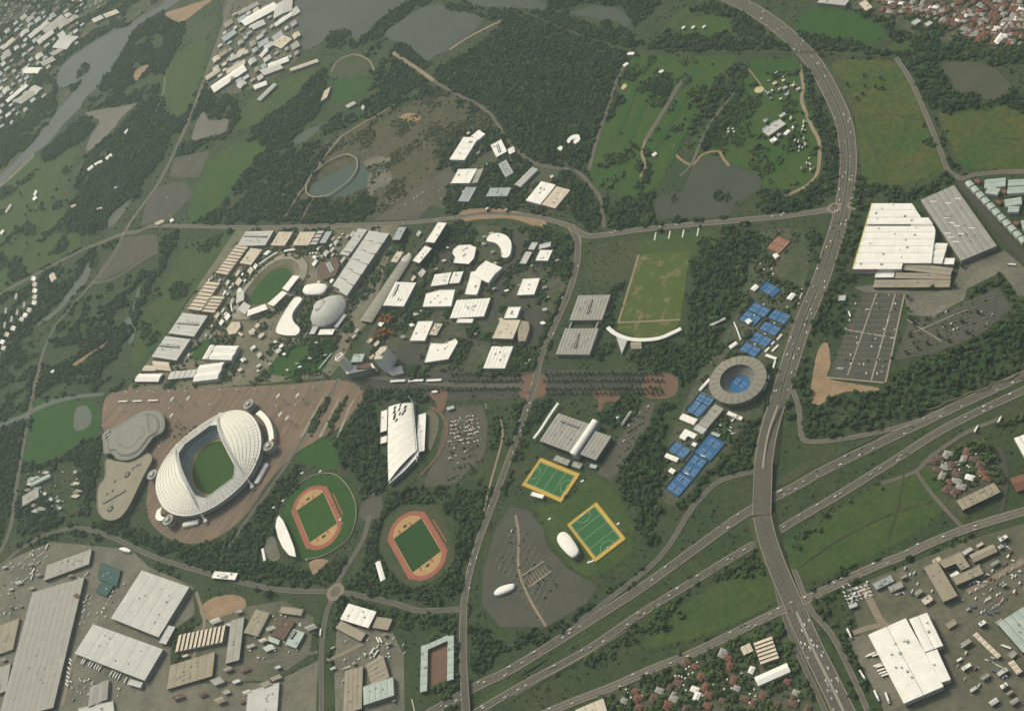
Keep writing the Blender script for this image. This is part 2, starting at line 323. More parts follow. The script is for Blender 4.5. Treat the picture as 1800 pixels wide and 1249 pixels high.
 ('car_park', M_CARP, 'large brown car park east of the swimming hall', 'car park', True, '786,716 848,712 858,745 852,800 800,850 748,856 745,848 768,800'),
 ('car_park', M_CARP, 'car park strip beside the indoor sports hall', 'car park', True, '1133,710 1152,705 1142,745 1075,846 1050,832 1070,795 1100,755'),
 ('car_park', M_CARPD, 'dark coach park split by pale footpaths', 'car park', True, '896,890 930,898 955,930 962,960 1000,1000 1050,1030 1032,1060 960,1102 880,1102 846,1062 850,1000 872,930'),
 ('car_park', M_CARP, 'grey car park inside the road loop by the creek', 'car park', True, '215,418 275,411 280,442 240,463 172,497 176,472'),
 ('car_park', M_CARPD, 'round ended car park by the footbridge', 'car park', True, '275,330 300,322 325,320 340,340 300,386 248,396 256,362'),
 ('car_park', M_CARP, 'grey car park beside the muddy lagoon', 'car park', True, '298,312 308,277 370,265 350,312'),
 ('car_park', M_CARP, 'car park beside the brick pit edge', 'car park', True, '655,388 700,358 750,322 790,290 800,310 770,345 735,386'),
 ('car_park', M_CARP, 'oval car park between the two running tracks', 'car park', True, '636,885 650,872 670,868 674,890 668,910 640,915 630,905'),
 ('dirt_lot', M_DIRT, 'bare orange earth strip along the main road', 'ground', True, '808,372 850,366 900,370 955,386 953,401 900,385 840,386 815,388'),
 ('dirt_lot', M_DIRT, 'bare orange earth beside the clay court', 'ground', True, '1362,478 1390,440 1412,420 1418,440 1414,500 1385,492'),
 ('dirt_lot', M_DIRT, 'bare earth by the big store car park', 'ground', True, '1436,622 1446,604 1456,606 1460,640 1456,664 1500,674 1545,682 1530,690 1490,688 1462,698 1438,712 1424,702 1428,665'),
 ('dirt_lot', M_DIRT, 'sandy works yard beside the ribbed tan shed', 'ground', True, '352,1068 375,1050 410,1045 432,1055 425,1078 385,1092 358,1085'),
 ('dirt_lot', M_DIRT, 'sandy landing at the river works', 'ground', True, '290,24 320,14 345,5 372,0 350,18 322,38 305,36'),
 ('yard', M_YARD, 'pale concrete yards round the big grey warehouses', 'paving', True, '-20,1000 90,952 230,965 262,996 340,1030 342,1080 300,1110 300,1200 480,1200 560,1160 555,1270 -20,1270'),
 ('yard', M_YARDG, 'worn yards among the small factories', 'paving', True, '345,1100 440,1065 500,1055 552,1085 545,1150 480,1195 310,1200'),
 ('yard', M_YARD, 'tan concrete yard beside the white roofed depot', 'paving', True, '592,1108 640,1100 692,1092 690,1110 710,1150 712,1249 590,1260 588,1170'),
 ('yard', M_YARDG, 'worn industrial yards around the long white warehouse', 'paving', True, '1490,1035 1600,990 1700,950 1830,910 1830,1270 1560,1270 1530,1180'),
 ('yard', M_YARD, 'pale truck yard beside the long white warehouse', 'paving', True, '1488,1120 1530,1115 1590,1235 1560,1249 1530,1200'),
 ('yard', M_YARD, 'beige loading apron behind the big white store', 'paving', True, '1500,505 1535,500 1602,512 1672,510 1690,462 1765,440 1800,470 1830,520 1790,520 1760,478 1700,508 1695,527 1655,548 1642,558 1596,553 1590,520 1520,514'),
 ('car_park', M_CARPD, 'dark store car park striped by pale median strips', 'car park', True, '1522,513 1591,517 1580,560 1555,672 1455,663 1485,590'),
 ('car_park', M_CARPD, 'sparse tree dotted car park beside the loading apron', 'car park', True, '1598,562 1650,560 1695,530 1755,505 1778,540 1725,588 1640,622 1572,634'),
 ('tennis_ground', M_TOWN, 'grass and paths around the blue tennis courts', 'ground', False, '1330,415 1365,404 1415,408 1422,470 1402,560 1372,640 1345,720 1275,795 1195,885 1160,862 1178,770 1238,640 1290,560 1312,480'),
 ('practice_range', M_RANGE, 'rectangular practice range with worn earth streaks', 'grass', True, '1123,448 1213,440 1212,457 1206,490 1196,566 1180,586 1126,596 1086,580 1087,567'),
])
land([
 ('dirt_patch', M_DIRT, 'pinkish bare earth at the head of the brick pit', 'ground', False, '702,208 712,200 730,200 740,208 728,216 722,226 716,214'),
 ('dirt_patch', M_YARD, 'pale bare earth beside the pit water', 'ground', False, '648,308 662,300 682,298 690,312 680,326 664,332 652,345 646,330'),
 ('dirt_patch', M_YARD, 'bare earth shelf above the pit water', 'ground', False, '640,285 665,275 690,280 672,290 650,296'),
 ('dirt_patch', M_DIRT, 'bare brown earth strip in the creek woods', 'ground', True, '128,640 150,625 175,610 192,598 186,606 160,622 138,640'),
 ('dirt_patch', M_DIRT, 'tan scar on the reserve flats', 'ground', True, '235,130 248,118 262,115 250,130 240,142'),
 ('pond', M_CREEK, 'curved pale backwater in the creek woods', 'water', True, '243,505 236,530 228,555 218,565 228,572 236,580 226,600 232,602 240,580 232,568 236,545 246,515'),
])
# small flat details on the range and mounds
for i, (x, y) in enumerate([(1151, 416), (1176, 413), (1200, 411), (1226, 408)]):
    sheet('target_strip', [(x-1.6, y+7), (x+1.2, y-7), (x+3, y-7), (x+.2, y+7)], WHITE, 'white target strip painted on grass behind the practice range', 'marking', curve=False, group='white target strips')
ROADLINES = []
def path(pts, w, M=M_PATH, label='', name='path', z=None, cat='path', n=5, group=None):
    line = [G(q[0], q[1])[:2] for q in smooth(P(pts), n, False)]
    o = strip_mesh(line, w, layer() if z is None else z).make(name, M); put(o, label, cat, group, 'structure'); ROADLINES.append((line, w+3))
    return o
path('582,128 592,109 612,98 630,97 650,108 659,128', 5, label='pale path curling over the round mound')
path('500,385 520,350 552,305 575,270 600,240', 7, label='orange haul track beside the ring walk')
path('600,240 640,215 660,205 700,180', 6, label='sandy track along the brick pit rim')
path('690,92 712,107 735,122 762,142', 12, label='pale straight embankment crossing the mangroves')
path('762,142 800,165 850,190 880,225 905,262 950,290 1010,300 1035,322 1055,350 1062,400', 9, M_ROAD2, 'winding road from embankment round the factory estate', 'road', cat='road')
path('790,88 820,68 850,52 892,32', 9, label='sandy spit along the lagoon shore')
path('1198,142 1170,190 1135,246', 12, M_ROAD2, 'straight pale road down the golf course', 'road', cat='road')
path('1102,110 1085,140 1072,180 1058,220 1045,262 1035,300', 10, M_ROAD2, 'access road along the golf course edge', 'road', cat='road')
path('1135,246 1128,270 1135,290 1125,312', 6, label='cart path bending past the dark hedge')
path('1188,252 1186,270 1215,290 1235,272 1262,266 1272,280 1282,292', 6, M_DIRT, 'orange sandy beach path round the golf lake')
path('1405,115 1412,150 1410,180 1428,225 1440,250 1438,300 1420,325 1380,345', 8, label='curving track behind the golf clubhouse')
path('1290,165 1250,215 1232,250 1215,290 1195,310', 7, M_ROAD2, 'lane through the golf trees to the lake', 'road', cat='road')
path('1087,567 1195,562', 4, label='pale baseline path across the practice range')
path('1123,448 1087,567', 5, label='pale edge path of the practice range')
path('1007,396 1013,410 1019,424 1016,450 1012,480', 9, label='pale pavement curve beside the avenue')
path('955,386 954,402', 14, label='short orange driveway off the earth strip')
path('880,734 884,764 876,800 862,850 850,900', 5, label='footpath winding past the big car park')
path('906,905 912,940 912,1000 930,1050 960,1100', 5, label='pale footpath through the coach park')
path('1345,160 1315,120', 3, label='short golf path')
path('60,272 48,282 15,314', 8, M_CONC, 'pale concrete boat ramp at the river')
path('-10,335 20,312 60,275', 6, M_CONC, 'pale river wall road')
path('290,135 285,170 255,240 235,290', 4, label='track through the dark nature reserve')
for o in [o for o in COL.objects if o.get('label') == 'short golf path']: o['label'] = 'short pale path on the golf green'

# ------------------------------------------------------------------ roads
M_LINE = mat('lane_paint', (.60, .58, .52), (.5, .48, .42), .3, .8, .1)
def road(pts, w, label, M=M_ROAD, lines=(), name='road', zs=None, edge=0, n=6, dash=()):
    """lines: offsets of full painted lines; dash: offsets of dashed ones"""
    px = smooth(P(pts), n, False)
    if zs is None: line = [G(q[0], q[1])[:2] for q in px]; z = layer()
    else:
        zz = [float(v) for v in np.interp(np.linspace(0, 1, len(px)), np.linspace(0, 1, len(zs)), zs)]
        line = [G(q[0], q[1], h)[:2] for q, h in zip(px, zz)]; b0 = layer(); z = [h+b0 for h in zz]
    ROADLINES.append((line, w+4))
    bb = B(); strip_mesh(line, w, z, bb)
    if zs is not None:                                     # earth banks under a raised road
        L, Rr = strip_poly(line, w); nn = len(line); V = []; F = []
        for side, pp in ((0, L), (1, Rr)):
            k = len(V)
            for i in range(nn):
                d = np.array(pp[i])-np.array(line[i]); d = d/np.linalg.norm(d)
                V += [(*pp[i], z[i]), (*(np.array(pp[i])+d*zz[i]*1.6), 0)]
            for i in range(nn-1):
                q = (k+2*i, k+2*i+1, k+2*i+3, k+2*i+2); F.append(q if side == 0 else q[::-1])
        bank = mesh('embankment', V, F, M_BROWN)
        put(bank, 'grassed embankment carrying the '+label, 'embankment', None, 'structure')
    o = bb.make(name, M); put(o, label, 'road', None, 'structure')
    up = (lambda d: [v+d for v in z]) if zs is not None else (lambda d: z+d)
    for e in ((-1, 1) if edge else ()):
        strip_mesh(line, 1.4, up(.012), None, e*(w/2-.7)).make('kerb_edge', M_EDGE, o)
    for f in lines: strip_mesh(line, .35, up(.02), None, f).make('lane_line', M_LINE, o)
    for f in dash:
        bb = B(); L, _ = strip_poly(line, 2*f); acc = 0
        for i in range(len(L)-1):
            a, c = np.array(L[i]), np.array(L[i+1]); d = np.linalg.norm(c-a); k = max(1, int(d/12)); t = (c-a)/max(d, 1e-6)
            za = (z[i] if zs is not None else z)+.02
            nn = np.array([-t[1], t[0]])
            for j in range(k):
                q = a+t*(j+.25)*d/k; bb.add([(*(q-t*2+nn*.12), za), (*(q+t*2+nn*.12), za), (*(q+t*2-nn*.12), za), (*(q-t*2-nn*.12), za)], [(3, 2, 1, 0)])
        if bb.V: put(bb.make('lane_dashes', M_LINE, o), kind='stuff')
    return o
# the ring road: two carriageways with a median strip
N1 = '1255,-15 1300,5 1340,28 1387,64 1430,110 1462,165 1483,215 1491,270 1488,330 1477,385 1460,440 1440,500 1415,560 1391,630 1370,700'
road(N1, 36, 'wide grey ring road curving round the golf course', M_ROAD, lines=(-16.4, 16.4, -2.6, 2.6), edge=1, dash=(-12, -7.5, 7.5, 12), name='ring_road')
path(N1, 3.4, M_BROWN, 'brown median strip of the ring road', 'median', cat='median', n=6)
road('1370,700 1358,735 1348,775 1342,815', 34, 'ring road climbing to the motorway overpass', M_ROAD, lines=(-15.6, 15.6), zs=(0, 2.5, 5.5, 7), edge=1, dash=(-11, -6, 6, 11), name='ring_road')
road('1339,905 1350,950 1368,1000 1392,1055 1400,1075', 32, 'ring road descending from the motorway overpass', M_ROAD, lines=(-14.8, 14.8), zs=(7, 5, 2.5, .6, 0), edge=1, dash=(-10, -5.5, 5.5, 10), name='ring_road')
road('1400,1075 1428,1138 1462,1206 1500,1285', 34, 'ring road running south past the truck yard', M_ROAD, lines=(-15.8, 15.8, -1.8, 1.8), edge=1, dash=(-11, -6.5, 6.5, 11), name='ring_road')
path('1352,960 1368,1002 1392,1056 1428,1138 1462,1206 1500,1285', 3, M_CONC, 'pale concrete median of the southern ring road', 'median', cat='median')
road('1396,1000 1425,1070 1462,1115 1500,1190 1530,1260', 9, 'side road beside the truck yard fence', M_ROAD2, lines=(-3.8, 3.8))
road('1360,1010 1375,1070 1400,1140 1440,1225 1455,1260', 8, 'slip lane along the southern ring road houses', M_ROAD, lines=(-3.4, 3.4))
# motorway
MA = '700,1285 830,1210 900,1175 1017,1103 1125,1034 1225,962 1290,915 1340,884 1392,858 1455,823 1545,779 1620,743 1700,705 1830,645'
MB_ = '760,1298 900,1214 1025,1146 1125,1079 1217,1022 1300,971 1345,946 1400,913 1475,869 1562,815 1650,759 1720,723 1830,672'
road(MA, 18, 'northern motorway carriageway passing under the overpass', M_ROAD, lines=(-8, 8), edge=1, dash=(-2.7, 2.7), name='motorway')
road(MB_, 15, 'southern motorway carriageway with a pale noise wall', M_ROAD, lines=(-6.6, 6.6), edge=1, dash=(-2, 2), name='motorway')
road('1325,829 1292,836 1262,847 1235,872 1212,900 1175,960 1137,1001 1075,1049 1010,1100', 10, 'slip road from the overpass down to the motorway', M_ROAD, lines=(-4.2, 4.2), dash=(0,), name='slip_road')
road('1393,685 1403,712 1407,745 1410,768 1424,776 1470,773 1530,762 1585,749 1660,722', 9, 'slip road looping from ring road to motorway', M_ROAD2, lines=(-3.8, 3.8), name='slip_road')
road('1345,946 1300,968 1262,998 1217,1018', 8, 'slip lane joining the southern carriageway', M_ROAD, name='slip_road')
# other roads
road('1003,398 1015,425 1014,465 1000,515 976,570 952,625 938,680 914,755 890,820 868,880 845,942 827,1000 816,1060 814,1130 816,1190', 15, 'avenue running from the main road to the motorway overpass', M_ROAD, lines=(-6.6, 6.6), edge=1, dash=(-2.5, 2.5), name='avenue')
road('262,398 300,397 450,400 560,397 700,393 790,384 850,375 905,377 955,384 1003,398', 13, 'main road along the northern edge of the showground', M_ROAD2, lines=(-5.8, 5.8), edge=1, dash=(0,))
road('1003,398 1030,414 1070,412 1125,404 1225,394 1350,383 1410,376 1465,368', 15, 'main road from the avenue to the interchange', M_ROAD2, lines=(-6.5, 6.5), edge=1, dash=(0,))
road('410,-12 407,0 390,55 370,110 350,165 332,212 300,282 275,328 237,380 217,411', 12, 'long straight road down the peninsula', M_ROAD2, lines=(-5.2, 5.2), edge=1)
road('262,398 240,408 217,411 175,428 140,442 60,484 -20,528', 12, 'road crossing the creek towards the river flats', M_ROAD2, lines=(-5.2, 5.2), edge=1)
road('217,411 205,440 185,470 162,498 125,540 95,578 75,624 57,700 45,764 30,850 18,930 -10,990', 10, 'creekside road down to the wetland park', M_ROAD2, lines=(-4.4, 4.4))
road('162,498 200,490 245,462 280,441', 8, 'loop road around the creek car park', M_ROAD2)
road('-10,1005 40,962 90,938 140,928 200,945 270,978 340,1000 420,1022 500,1037 590,1040 650,1050 700,1062 740,1073 812,1070', 11, 'perimeter road below the stadium and tracks', M_ROAD, lines=(-4.8, 4.8), dash=(0,))
road('650,905 640,945 620,980 600,1012 590,1040 575,1075 567,1125 565,1185 566,1270', 11, 'road between the running tracks down to the factories', M_ROAD, lines=(-4.8, 4.8), dash=(0,))
road('597,664 560,725 512,804 470,865 430,920 398,965', 9, 'grey straight service road across the plaza', M_ROAD, lines=(-4, 4))
road('640,600 660,560 690,520 720,470 742,420 760,392', 9, 'street behind the station roof', M_ASPH)
road('980,280 1010,300', 8, 'short factory driveway', M_ASPH)
road('870,650 900,590 925,530 950,470 960,420', 8, 'office park street', M_ASPH)
road('1575,102 1600,140 1625,195 1650,257 1667,303', 10, 'tree lined lane between the two fields', M_ROAD2, lines=(-4.2, 4.2))
road('1667,303 1690,314 1712,308 1760,303 1830,302', 11, 'road past the pale green town houses', M_ROAD2, lines=(-4.8, 4.8))
road('1685,318 1730,372 1775,425 1830,490', 13, 'lane between grey factory and town houses', M_ASPH)
road('900,10 1000,55 1130,92 1240,92 1350,92 1450,93 1575,102', 7, 'canal path through the woods', M_BROWN)
road('937,1262 1010,1232 1075,1207 1150,1174 1225,1144 1350,1083 1400,1061 1525,1001 1588,976 1650,948 1720,922 1830,890', 15, 'trunk road in front of the houses', M_ROAD2, lines=(-6.6, 6.6, 0), edge=1, dash=(-3.3, 3.3))
road('1550,850 1610,828 1640,800 1700,760 1760,735', 8, 'estate road beside the fenced houses', M_ROAD2)
road('1610,828 1640,870 1690,925', 7, 'lane behind the fenced houses', M_ROAD2)
road('1755,785 1770,830 1760,900', 8, 'lane between house lots and yards', M_ASPH)
road('1695,1240 1665,1150 1675,1105 1720,1075 1800,1020', 9, 'curving works road past the long white warehouse', M_ROAD2)
road('450,1165 500,1158 560,1145', 8, 'cross street between the small factories', M_ROAD2)
road('640,660 700,668 800,676 920,678', 9, 'boulevard lane beside the hotels', M_ROAD, lines=(-4, 4))
for q, lab in (('1450,357 1458,366 1466,374 1471,364 1466,356 1458,354', 'curved'), ): pass
for cx, cy, rr, lab in ((1466, 366, 15, 'western roundabout at the interchange'), (1502, 360, 15, 'eastern roundabout at the interchange'), (590, 1040, 20, 'roundabout below the running tracks')):
    c = G(cx, cy); z = layer(); bb = B(); k = 28
    V = [(c[0]+rr*math.cos(6.2832*i/k), c[1]+rr*math.sin(6.2832*i/k), z) for i in range(k)]+[(c[0]+rr*.55*math.cos(6.2832*i/k), c[1]+rr*.55*math.sin(6.2832*i/k), z) for i in range(k)]
    o = mesh('roundabout', V, [(i, (i+1) % k, k+(i+1) % k, k+i) for i in range(k)], M_EDGE); put(o, lab, 'road', None, 'structure')
for lab, pts in (('brown asphalt lot behind the hotel towers', '700,604 742,602 738,640 706,640 690,625'), ('grey asphalt lot beside the tan office', '916,548 948,540 962,556 946,600 925,612 932,575'), ('asphalt lot between the crescent and office cross', '902,408 925,412 905,470 896,455'), ('asphalt strip below the white square office', '895,524 950,520 940,534 890,538'), ('asphalt court behind the ribbed warehouse', '862,530 880,526 872,560 856,575'), ('asphalt court around the round cornered office', '775,440 795,432 790,470 770,474'), ('asphalt yard beside the stepped warehouse', '880,470 895,465 880,520 866,520')):
    sheet('car_park', pts, M_ASPH, lab, 'car park', curve=False)
road('832,396 812,420 800,470 770,545 750,605 742,650', 7, 'tree lined street through the offices', M_ASPH)
road('742,505 800,506 870,520 925,530', 6, 'cross street between the white offices', M_ASPH)
road('728,600 790,590 860,604 900,604', 6, 'lower cross street of the office park', M_ASPH)
for pts, lab in (('1470,130 1500,180 1530,250 1560,320', 'faint worn track down the rough field inside the bend'), ('1500,215 1560,200 1625,215', 'faint worn track across the rough field'), ('1690,215 1740,240 1800,245', 'faint worn track on the wide green field'), ('1400,1000 1470,950 1560,905 1640,880', 'faint track along the southern verge'), ('1590,830 1575,900 1560,950', 'faint fence track on the southern verge'), ('20,470 60,420 80,370 110,300', 'winding dirt track over the creek meadow'), ('470,230 500,190 540,150', 'faint track on the grass slope')): path(pts, 3.5, M_BROWN, lab)
for pts, w_, lab in (('1518,1030 1532,1060 1548,1090 1562,1104', 12, 'pale driveway from trunk road to the long white warehouse'), ('1700,1040 1740,1020 1800,985', 10, 'pale lane between the southern yards'), ('1500,1112 1540,1100 1562,1104', 9, 'pale lane at the head of the truck yard'), ('345,1040 360,1095 345,1140 330,1200', 8, 'pale lane between warehouse and ribbed tan factory'), ('575,1160 600,1150 640,1130', 8, 'pale lane into the tan depot yard'), ('150,1130 130,1160 110,1240', 10, 'pale lane along the long grey factory')): path(pts, w_, M_EDGE, lab, 'driveway', cat='road')
# planted strips of the plaza, golf bunkers and greens
for pts in ('528,768 556,718 566,700 569,700 559,718 532,768', '560,768 590,712 595,700 598,700 593,712 565,769', '592,768 612,718 622,702 625,702 616,718 597,768'): sheet('plaza_strip', pts, M_CONC, 'pale paving strip beside the planted beds of the plaza', 'paving', curve=False, group='pale plaza strips', block=False)
for pts in ('1092,157 1094,151 1099,148 1102,150 1100,155 1095,158', '1326,160 1330,154 1338,153 1343,156 1340,162 1331,164'): sheet('sand_bunker', pts, mat('bunker_sand', (.55, .45, .27), (.48, .38, .22), .1), 'oval pale sand bunker on the golf course', 'bunker', group='golf bunkers')
sheet('golf_green', '1318,112 1340,105 1372,106 1400,110 1408,124 1380,126 1345,128 1322,124', M_LAWN, 'bright mown green at the head of the golf course', 'grass')
for x0, y0, x1, y1 in ((1118, 150, 1078, 250), (1140, 160, 1098, 262), (1205, 165, 1150, 262), (1225, 180, 1175, 290)): path([(x0, y0), ((x0+x1)/2+1, (y0+y1)/2), (x1, y1)], 16, M_LAWN, 'mown fairway strip between the golf paths', 'fairway', cat='grass', group='golf fairway strips')
# ------------------------------------------------------------------ buildings
def rectify(w):
    w = [np.array(q[:2]) for q in w]; c = sum(w)/4
    u = ((w[1]-w[0])+(w[2]-w[3]))/4; v = ((w[3]-w[0])+(w[2]-w[1]))/4
    cosang = u@v/np.linalg.norm(u)/np.linalg.norm(v)
    if abs(cosang) < .3:                                     # close to square: make the corners true
        lu, lv = np.linalg.norm(u), np.linalg.norm(v); a = u/lu; bq = np.array([-a[1], a[0]]); bq *= np.sign(bq@v)
        e = v/lv; a2 = np.array([e[1], -e[0]]); a2 *= np.sign(a2@a)
        a = (a+a2); a /= np.linalg.norm(a); bq = np.array([-a[1], a[0]])*np.sign(np.array([-a[1], a[0]])@v)
        u, v = a*lu, bq*lv
    return [c-u-v, c+u-v, c+u+v, c-u+v], c, u, v
def lerp4(q, s, t): return (1-s)*(1-t)*q[0]+s*(1-t)*q[1]+s*t*q[2]+(1-s)*t*q[3]
def vents(root, roof, q, h, n, seed, M=None):
    r = random.Random(seed)
    for k in range(n):
        s, t = r.uniform(.12, .88), r.uniform(.12, .88); c = lerp4(q, s, t); u = (q[1]-q[0]); u = u/np.linalg.norm(u); v = np.array([-u[1], u[0]])
        a = r.uniform(.8, 2.2); B().box(c, u, v, a, a*r.uniform(.6, 1.2), h-.2, h+r.uniform(.8, 1.8)).make('roof_unit', M or ROOF['G'], roof)
def building(style, h, roof, wall, name, cat, label, pts, n=0, units=0, group=None, win=0, seed=None, rect=True, slot=None, dome=0):
    px = P(pts); w = [G(x, y, h)[:2] for x, y in px]; M = ROOF[roof]; MW = WALL[wall]
    quad = len(w) == 4
    if quad and rect: w, c, u, v = rectify(w)
    else: c = sum(w)/len(w)
    seed = seed if seed is not None else int(px[0][0]*7+px[0][1]*13)
    root = thing(name, label, cat, c, group); foot = inset(w, .5); BLOCK.append(w); BFOOT.append([tuple(q[:2]) for q in inset(w, -2.5)])
    ar_ = abs(area2([np.array(q) for q in w]))/2
    if style in ('flat', 'ribs') and ar_ > 900: units = max(units, min(9, int(ar_/650)))
    eave = h-(1.0 if style in ('gable', 'saw', 'barrel', 'shed') else .6)
    B().prism(foot, -.3, eave, cap=True).make('wall', MW, root)
    for f in range(win):                                      # ribbon windows, one ring of glass per storey and facade
        z0 = (f+.35)*eave/win; z1 = (f+.8)*eave/win
        p = ccw(foot); k = len(p)
        for i in range(k):
            a, bq = p[i], p[(i+1) % k]; d = np.linalg.norm(bq-a)
            if d < 5: continue
            t = (bq-a)/d; nn = np.array([t[1], -t[0]])
            B().prism([a+t*1+nn*-.1, bq-t*1+nn*-.1, bq-t*1+nn*.12, a+t*1+nn*.12], z0, z1).make('window', GLASS, root)
    if style == 'flat':
        bb = B(); p = ccw([np.array(q) for q in w]); k = len(p); ins = inset(p, .9)
        V = [(*q, h-.6) for q in p]+[(*q, h+.5) for q in p]+[(*q, h+.5) for q in ins]+[(*q, h) for q in ins]; F = []
        for i in range(k):
            j = (i+1) % k; F += [(i, j, k+j, k+i), (k+i, k+j, 2*k+j, 2*k+i), (2*k+i, 2*k+j, 3*k+j, 3*k+i)]
        F.append(tuple(range(3*k, 4*k))); F.append(tuple(range(k-1, -1, -1)))
        ro = bb.add(V, F).make('roof', M, root)
        qq = w if quad else rectify([min(w, key=lambda q: q[0]+q[1]), max(w, key=lambda q: q[0]-q[1]), max(w, key=lambda q: q[0]+q[1]), min(w, key=lambda q: q[0]-q[1])])[0]
        if units: vents(root, ro, [c+(np.array(q)-c)*.8 for q in qq], h, units, seed)
    elif style in ('ribs', 'saw', 'shed', 'gable', 'barrel'):
        bed = B().prism(inset(w, .3), h-.9, h-.35, base=True).make('roof', ROOF['DK'] if style in ('ribs', 'saw') else M, root)
        nn = max(1, abs(n)); along = n >= 0
        if style == 'gable' and nn == 1: along = np.linalg.norm(np.array(w[1])-np.array(w[0])) < np.linalg.norm(np.array(w[3])-np.array(w[0]))                  # n > 0: panels side by side along the first edge
        q = [np.array(a) for a in w]
        if not along: q = [q[1], q[2], q[3], q[0]]
        A = np.array(q[1]-q[0]); LV = np.array(q[3]-q[0]); lu = np.linalg.norm(A)/nn; au = A/np.linalg.norm(A); lv = np.linalg.norm(LV); av = LV/lv
        g = {'barrel': 0, 'saw': .45, 'ribs': .3}.get(style, .22); wd = lu-2*g  # wider sawtooth gaps bare the dark bed as shadow lines between bays
        if style == 'ribs': prof = [(0, -.45), (0, 0), (wd*.5, .5), (wd, 0), (wd, -.45)]
        elif style == 'saw': prof = [(0, -.45), (0, 0), (wd, min(3.2, wd*.34)), (wd, -.45)]
        elif style == 'shed': prof = [(0, -.45), (0, .2), (wd, 1.0), (wd, -.45)]
        elif style == 'gable': prof = [(0, -.45), (0, 0), (wd*.5, min(4, wd*.13)), (wd, 0), (wd, -.45)]
        else:
            rise = dome or wd*.22; prof = [(0, -.5)]+[(wd*(.5-.5*math.cos(math.pi*i/14)), rise*math.sin(math.pi*i/14)) for i in range(15)]+[(wd, -.5)]
        k = len(prof); org = q[0]+au*g
        V = [(au[0]*a, au[1]*a, z) for a, z in prof]+[(au[0]*a+av[0]*lv, au[1]*a+av[1]*lv, z) for a, z in prof]
        F = [(i, i+1, k+i+1, k+i) for i in range(k-1)]+[tuple(range(k-1, -1, -1)), tuple(range(k, 2*k)), (k-1, 0, k, 2*k-1)]
        if (np.cross(np.append(au, 0), np.append(av, 0)))[2] > 0: F = [f[::-1] for f in F]
        first = None
        for i in range(nn):
            o0 = org+au*lu*i
            loc = (o0[0]-c[0], o0[1]-c[1], h)
            if first is None:
                me = bpy.data.meshes.new('roof_panel'); me.from_pydata(V, [], F); me.materials.append(M); me.update()
                first = bpy.data.objects.new('roof_panel', me); COL.objects.link(first); first.parent = root; first.location = loc
            else: link_copy(first, 'roof_panel', root, loc)
            if style == 'saw' and wd > 5:
                a0 = o0+au*(wd+.02); B().prism([a0+av*1, a0+av*(lv-1), a0+av*(lv-1)+au*.06, a0+av*1+au*.06], h-.1, h+min(2.8, wd*.3)).make('clerestory', GLASS, root)
        if units: vents(root, bed, [c+(np.array(p)-c)*.8 for p in w], h+.3, units, seed)
        ro = bed
    if slot:                                                  # a dark roof trench between two pixels
        a, e, wd = slot
        a = G(*a, h)[:2]; e = G(*e, h)[:2]; d = np.linalg.norm(e-a); t = (e-a)/d; nn = np.array([-t[1], t[0]])
        B().box((a+e)/2, t, nn, d/2, wd/2, h-.3, h+1.1).make('roof_monitor', DARK, root)
        B().box((a+e)/2+nn*.2, t, nn, d/2-1, wd*.16, h+1.1, h+1.9).make('monitor_cap', M, root)
    return root
BL = building
# --- showground
BL('gable', 9, 'W', 'r', 'exhibition_hall', 'hall', 'low white hall with rounded ends and red base by the plaza corner', '236,669 245,657 285,656 279,672', n=1, dome=2)
BL('gable', 7, 'T', 't', 'stable_block', 'building', 'small tan stable block behind the red based hall', '261,633 303,637 295,651 279,650', n=-1)
BL('gable', 7, 'C', 't', 'stable_block', 'building', 'small cream stable block tucked beside the tan one', '255,641 278,643 273,653 251,650', n=-1)
BL('shed', 8, 'LG', 'g', 'arcade', 'building', 'long pale arcade with dark arches facing the plaza', '301,652 346,650 341,664 295,665', n=5)
BL('gable', 13, 'W', 'w', 'exhibition_hall', 'hall', 'white pavilion with curved end facing the plaza', '350,643 396,634 381,668 341,668', n=-2)
BL('gable', 13, 'W', 'w', 'exhibition_hall', 'hall', 'white pavilion beside the narrow white annexe', '380,606 420,608 406,634 368,630', n=-2)
BL('gable', 10, 'W', 'w', 'annexe', 'building', 'narrow white annexe attached to the white pavilion', '369,606 378,607 364,631 355,631', n=1)
HG = 'grey twin roofed halls'
BL('ribs', 11, 'LG', 'g', 'pavilion_hall', 'hall', 'pale grey hall with dark roof trench next to the stable blocks', '291,591 336,595 310,633 266,627', n=-6, slot=((281, 607), (316, 610), 7))
BL('ribs', 11, 'LG', 'g', 'pavilion_hall', 'hall', 'pale grey hall with dark roof trench beside the tan sawtooth sheds', '320,550 366,554 340,592 297,585', n=-6, slot=((312, 568), (350, 570), 7))
BL('ribs', 11, 'LG', 'g', 'pavilion_hall', 'hall', 'pale grey hall with dark roof trench at the road corner', '433,405 478,407 467,433 418,430', n=-6, slot=((429, 415), (470, 416), 6))
BL('saw', 8, 'T', 't', 'cattle_pavilion', 'shed', 'tan sawtooth shed of eight bays between two grey halls', '364,494 389,497 352,547 331,544', n=-8)
BL('saw', 8, 'T', 't', 'cattle_pavilion', 'shed', 'short tan sawtooth shed of five bays near the yellow awning', '374,520 396,521 376,551 356,548', n=-5)
BL('saw', 8, 'T', 't', 'cattle_pavilion', 'shed', 'tan sawtooth shed of nine bays beside the cream hall', '417,432 438,433 399,484 378,480', n=-9)
BL('ribs', 9, 'C', 't', 'pavilion_hall', 'hall', 'cream flat hall beside the nine bay sawtooth shed', '441,436 462,438 441,465 420,463', n=-5)
BL('ribs', 10, 'T', 't', 'pavilion_hall', 'hall', 'tan roofed hall next to the grey corner hall', '490,407 515,408 500,432 476,431', n=4)
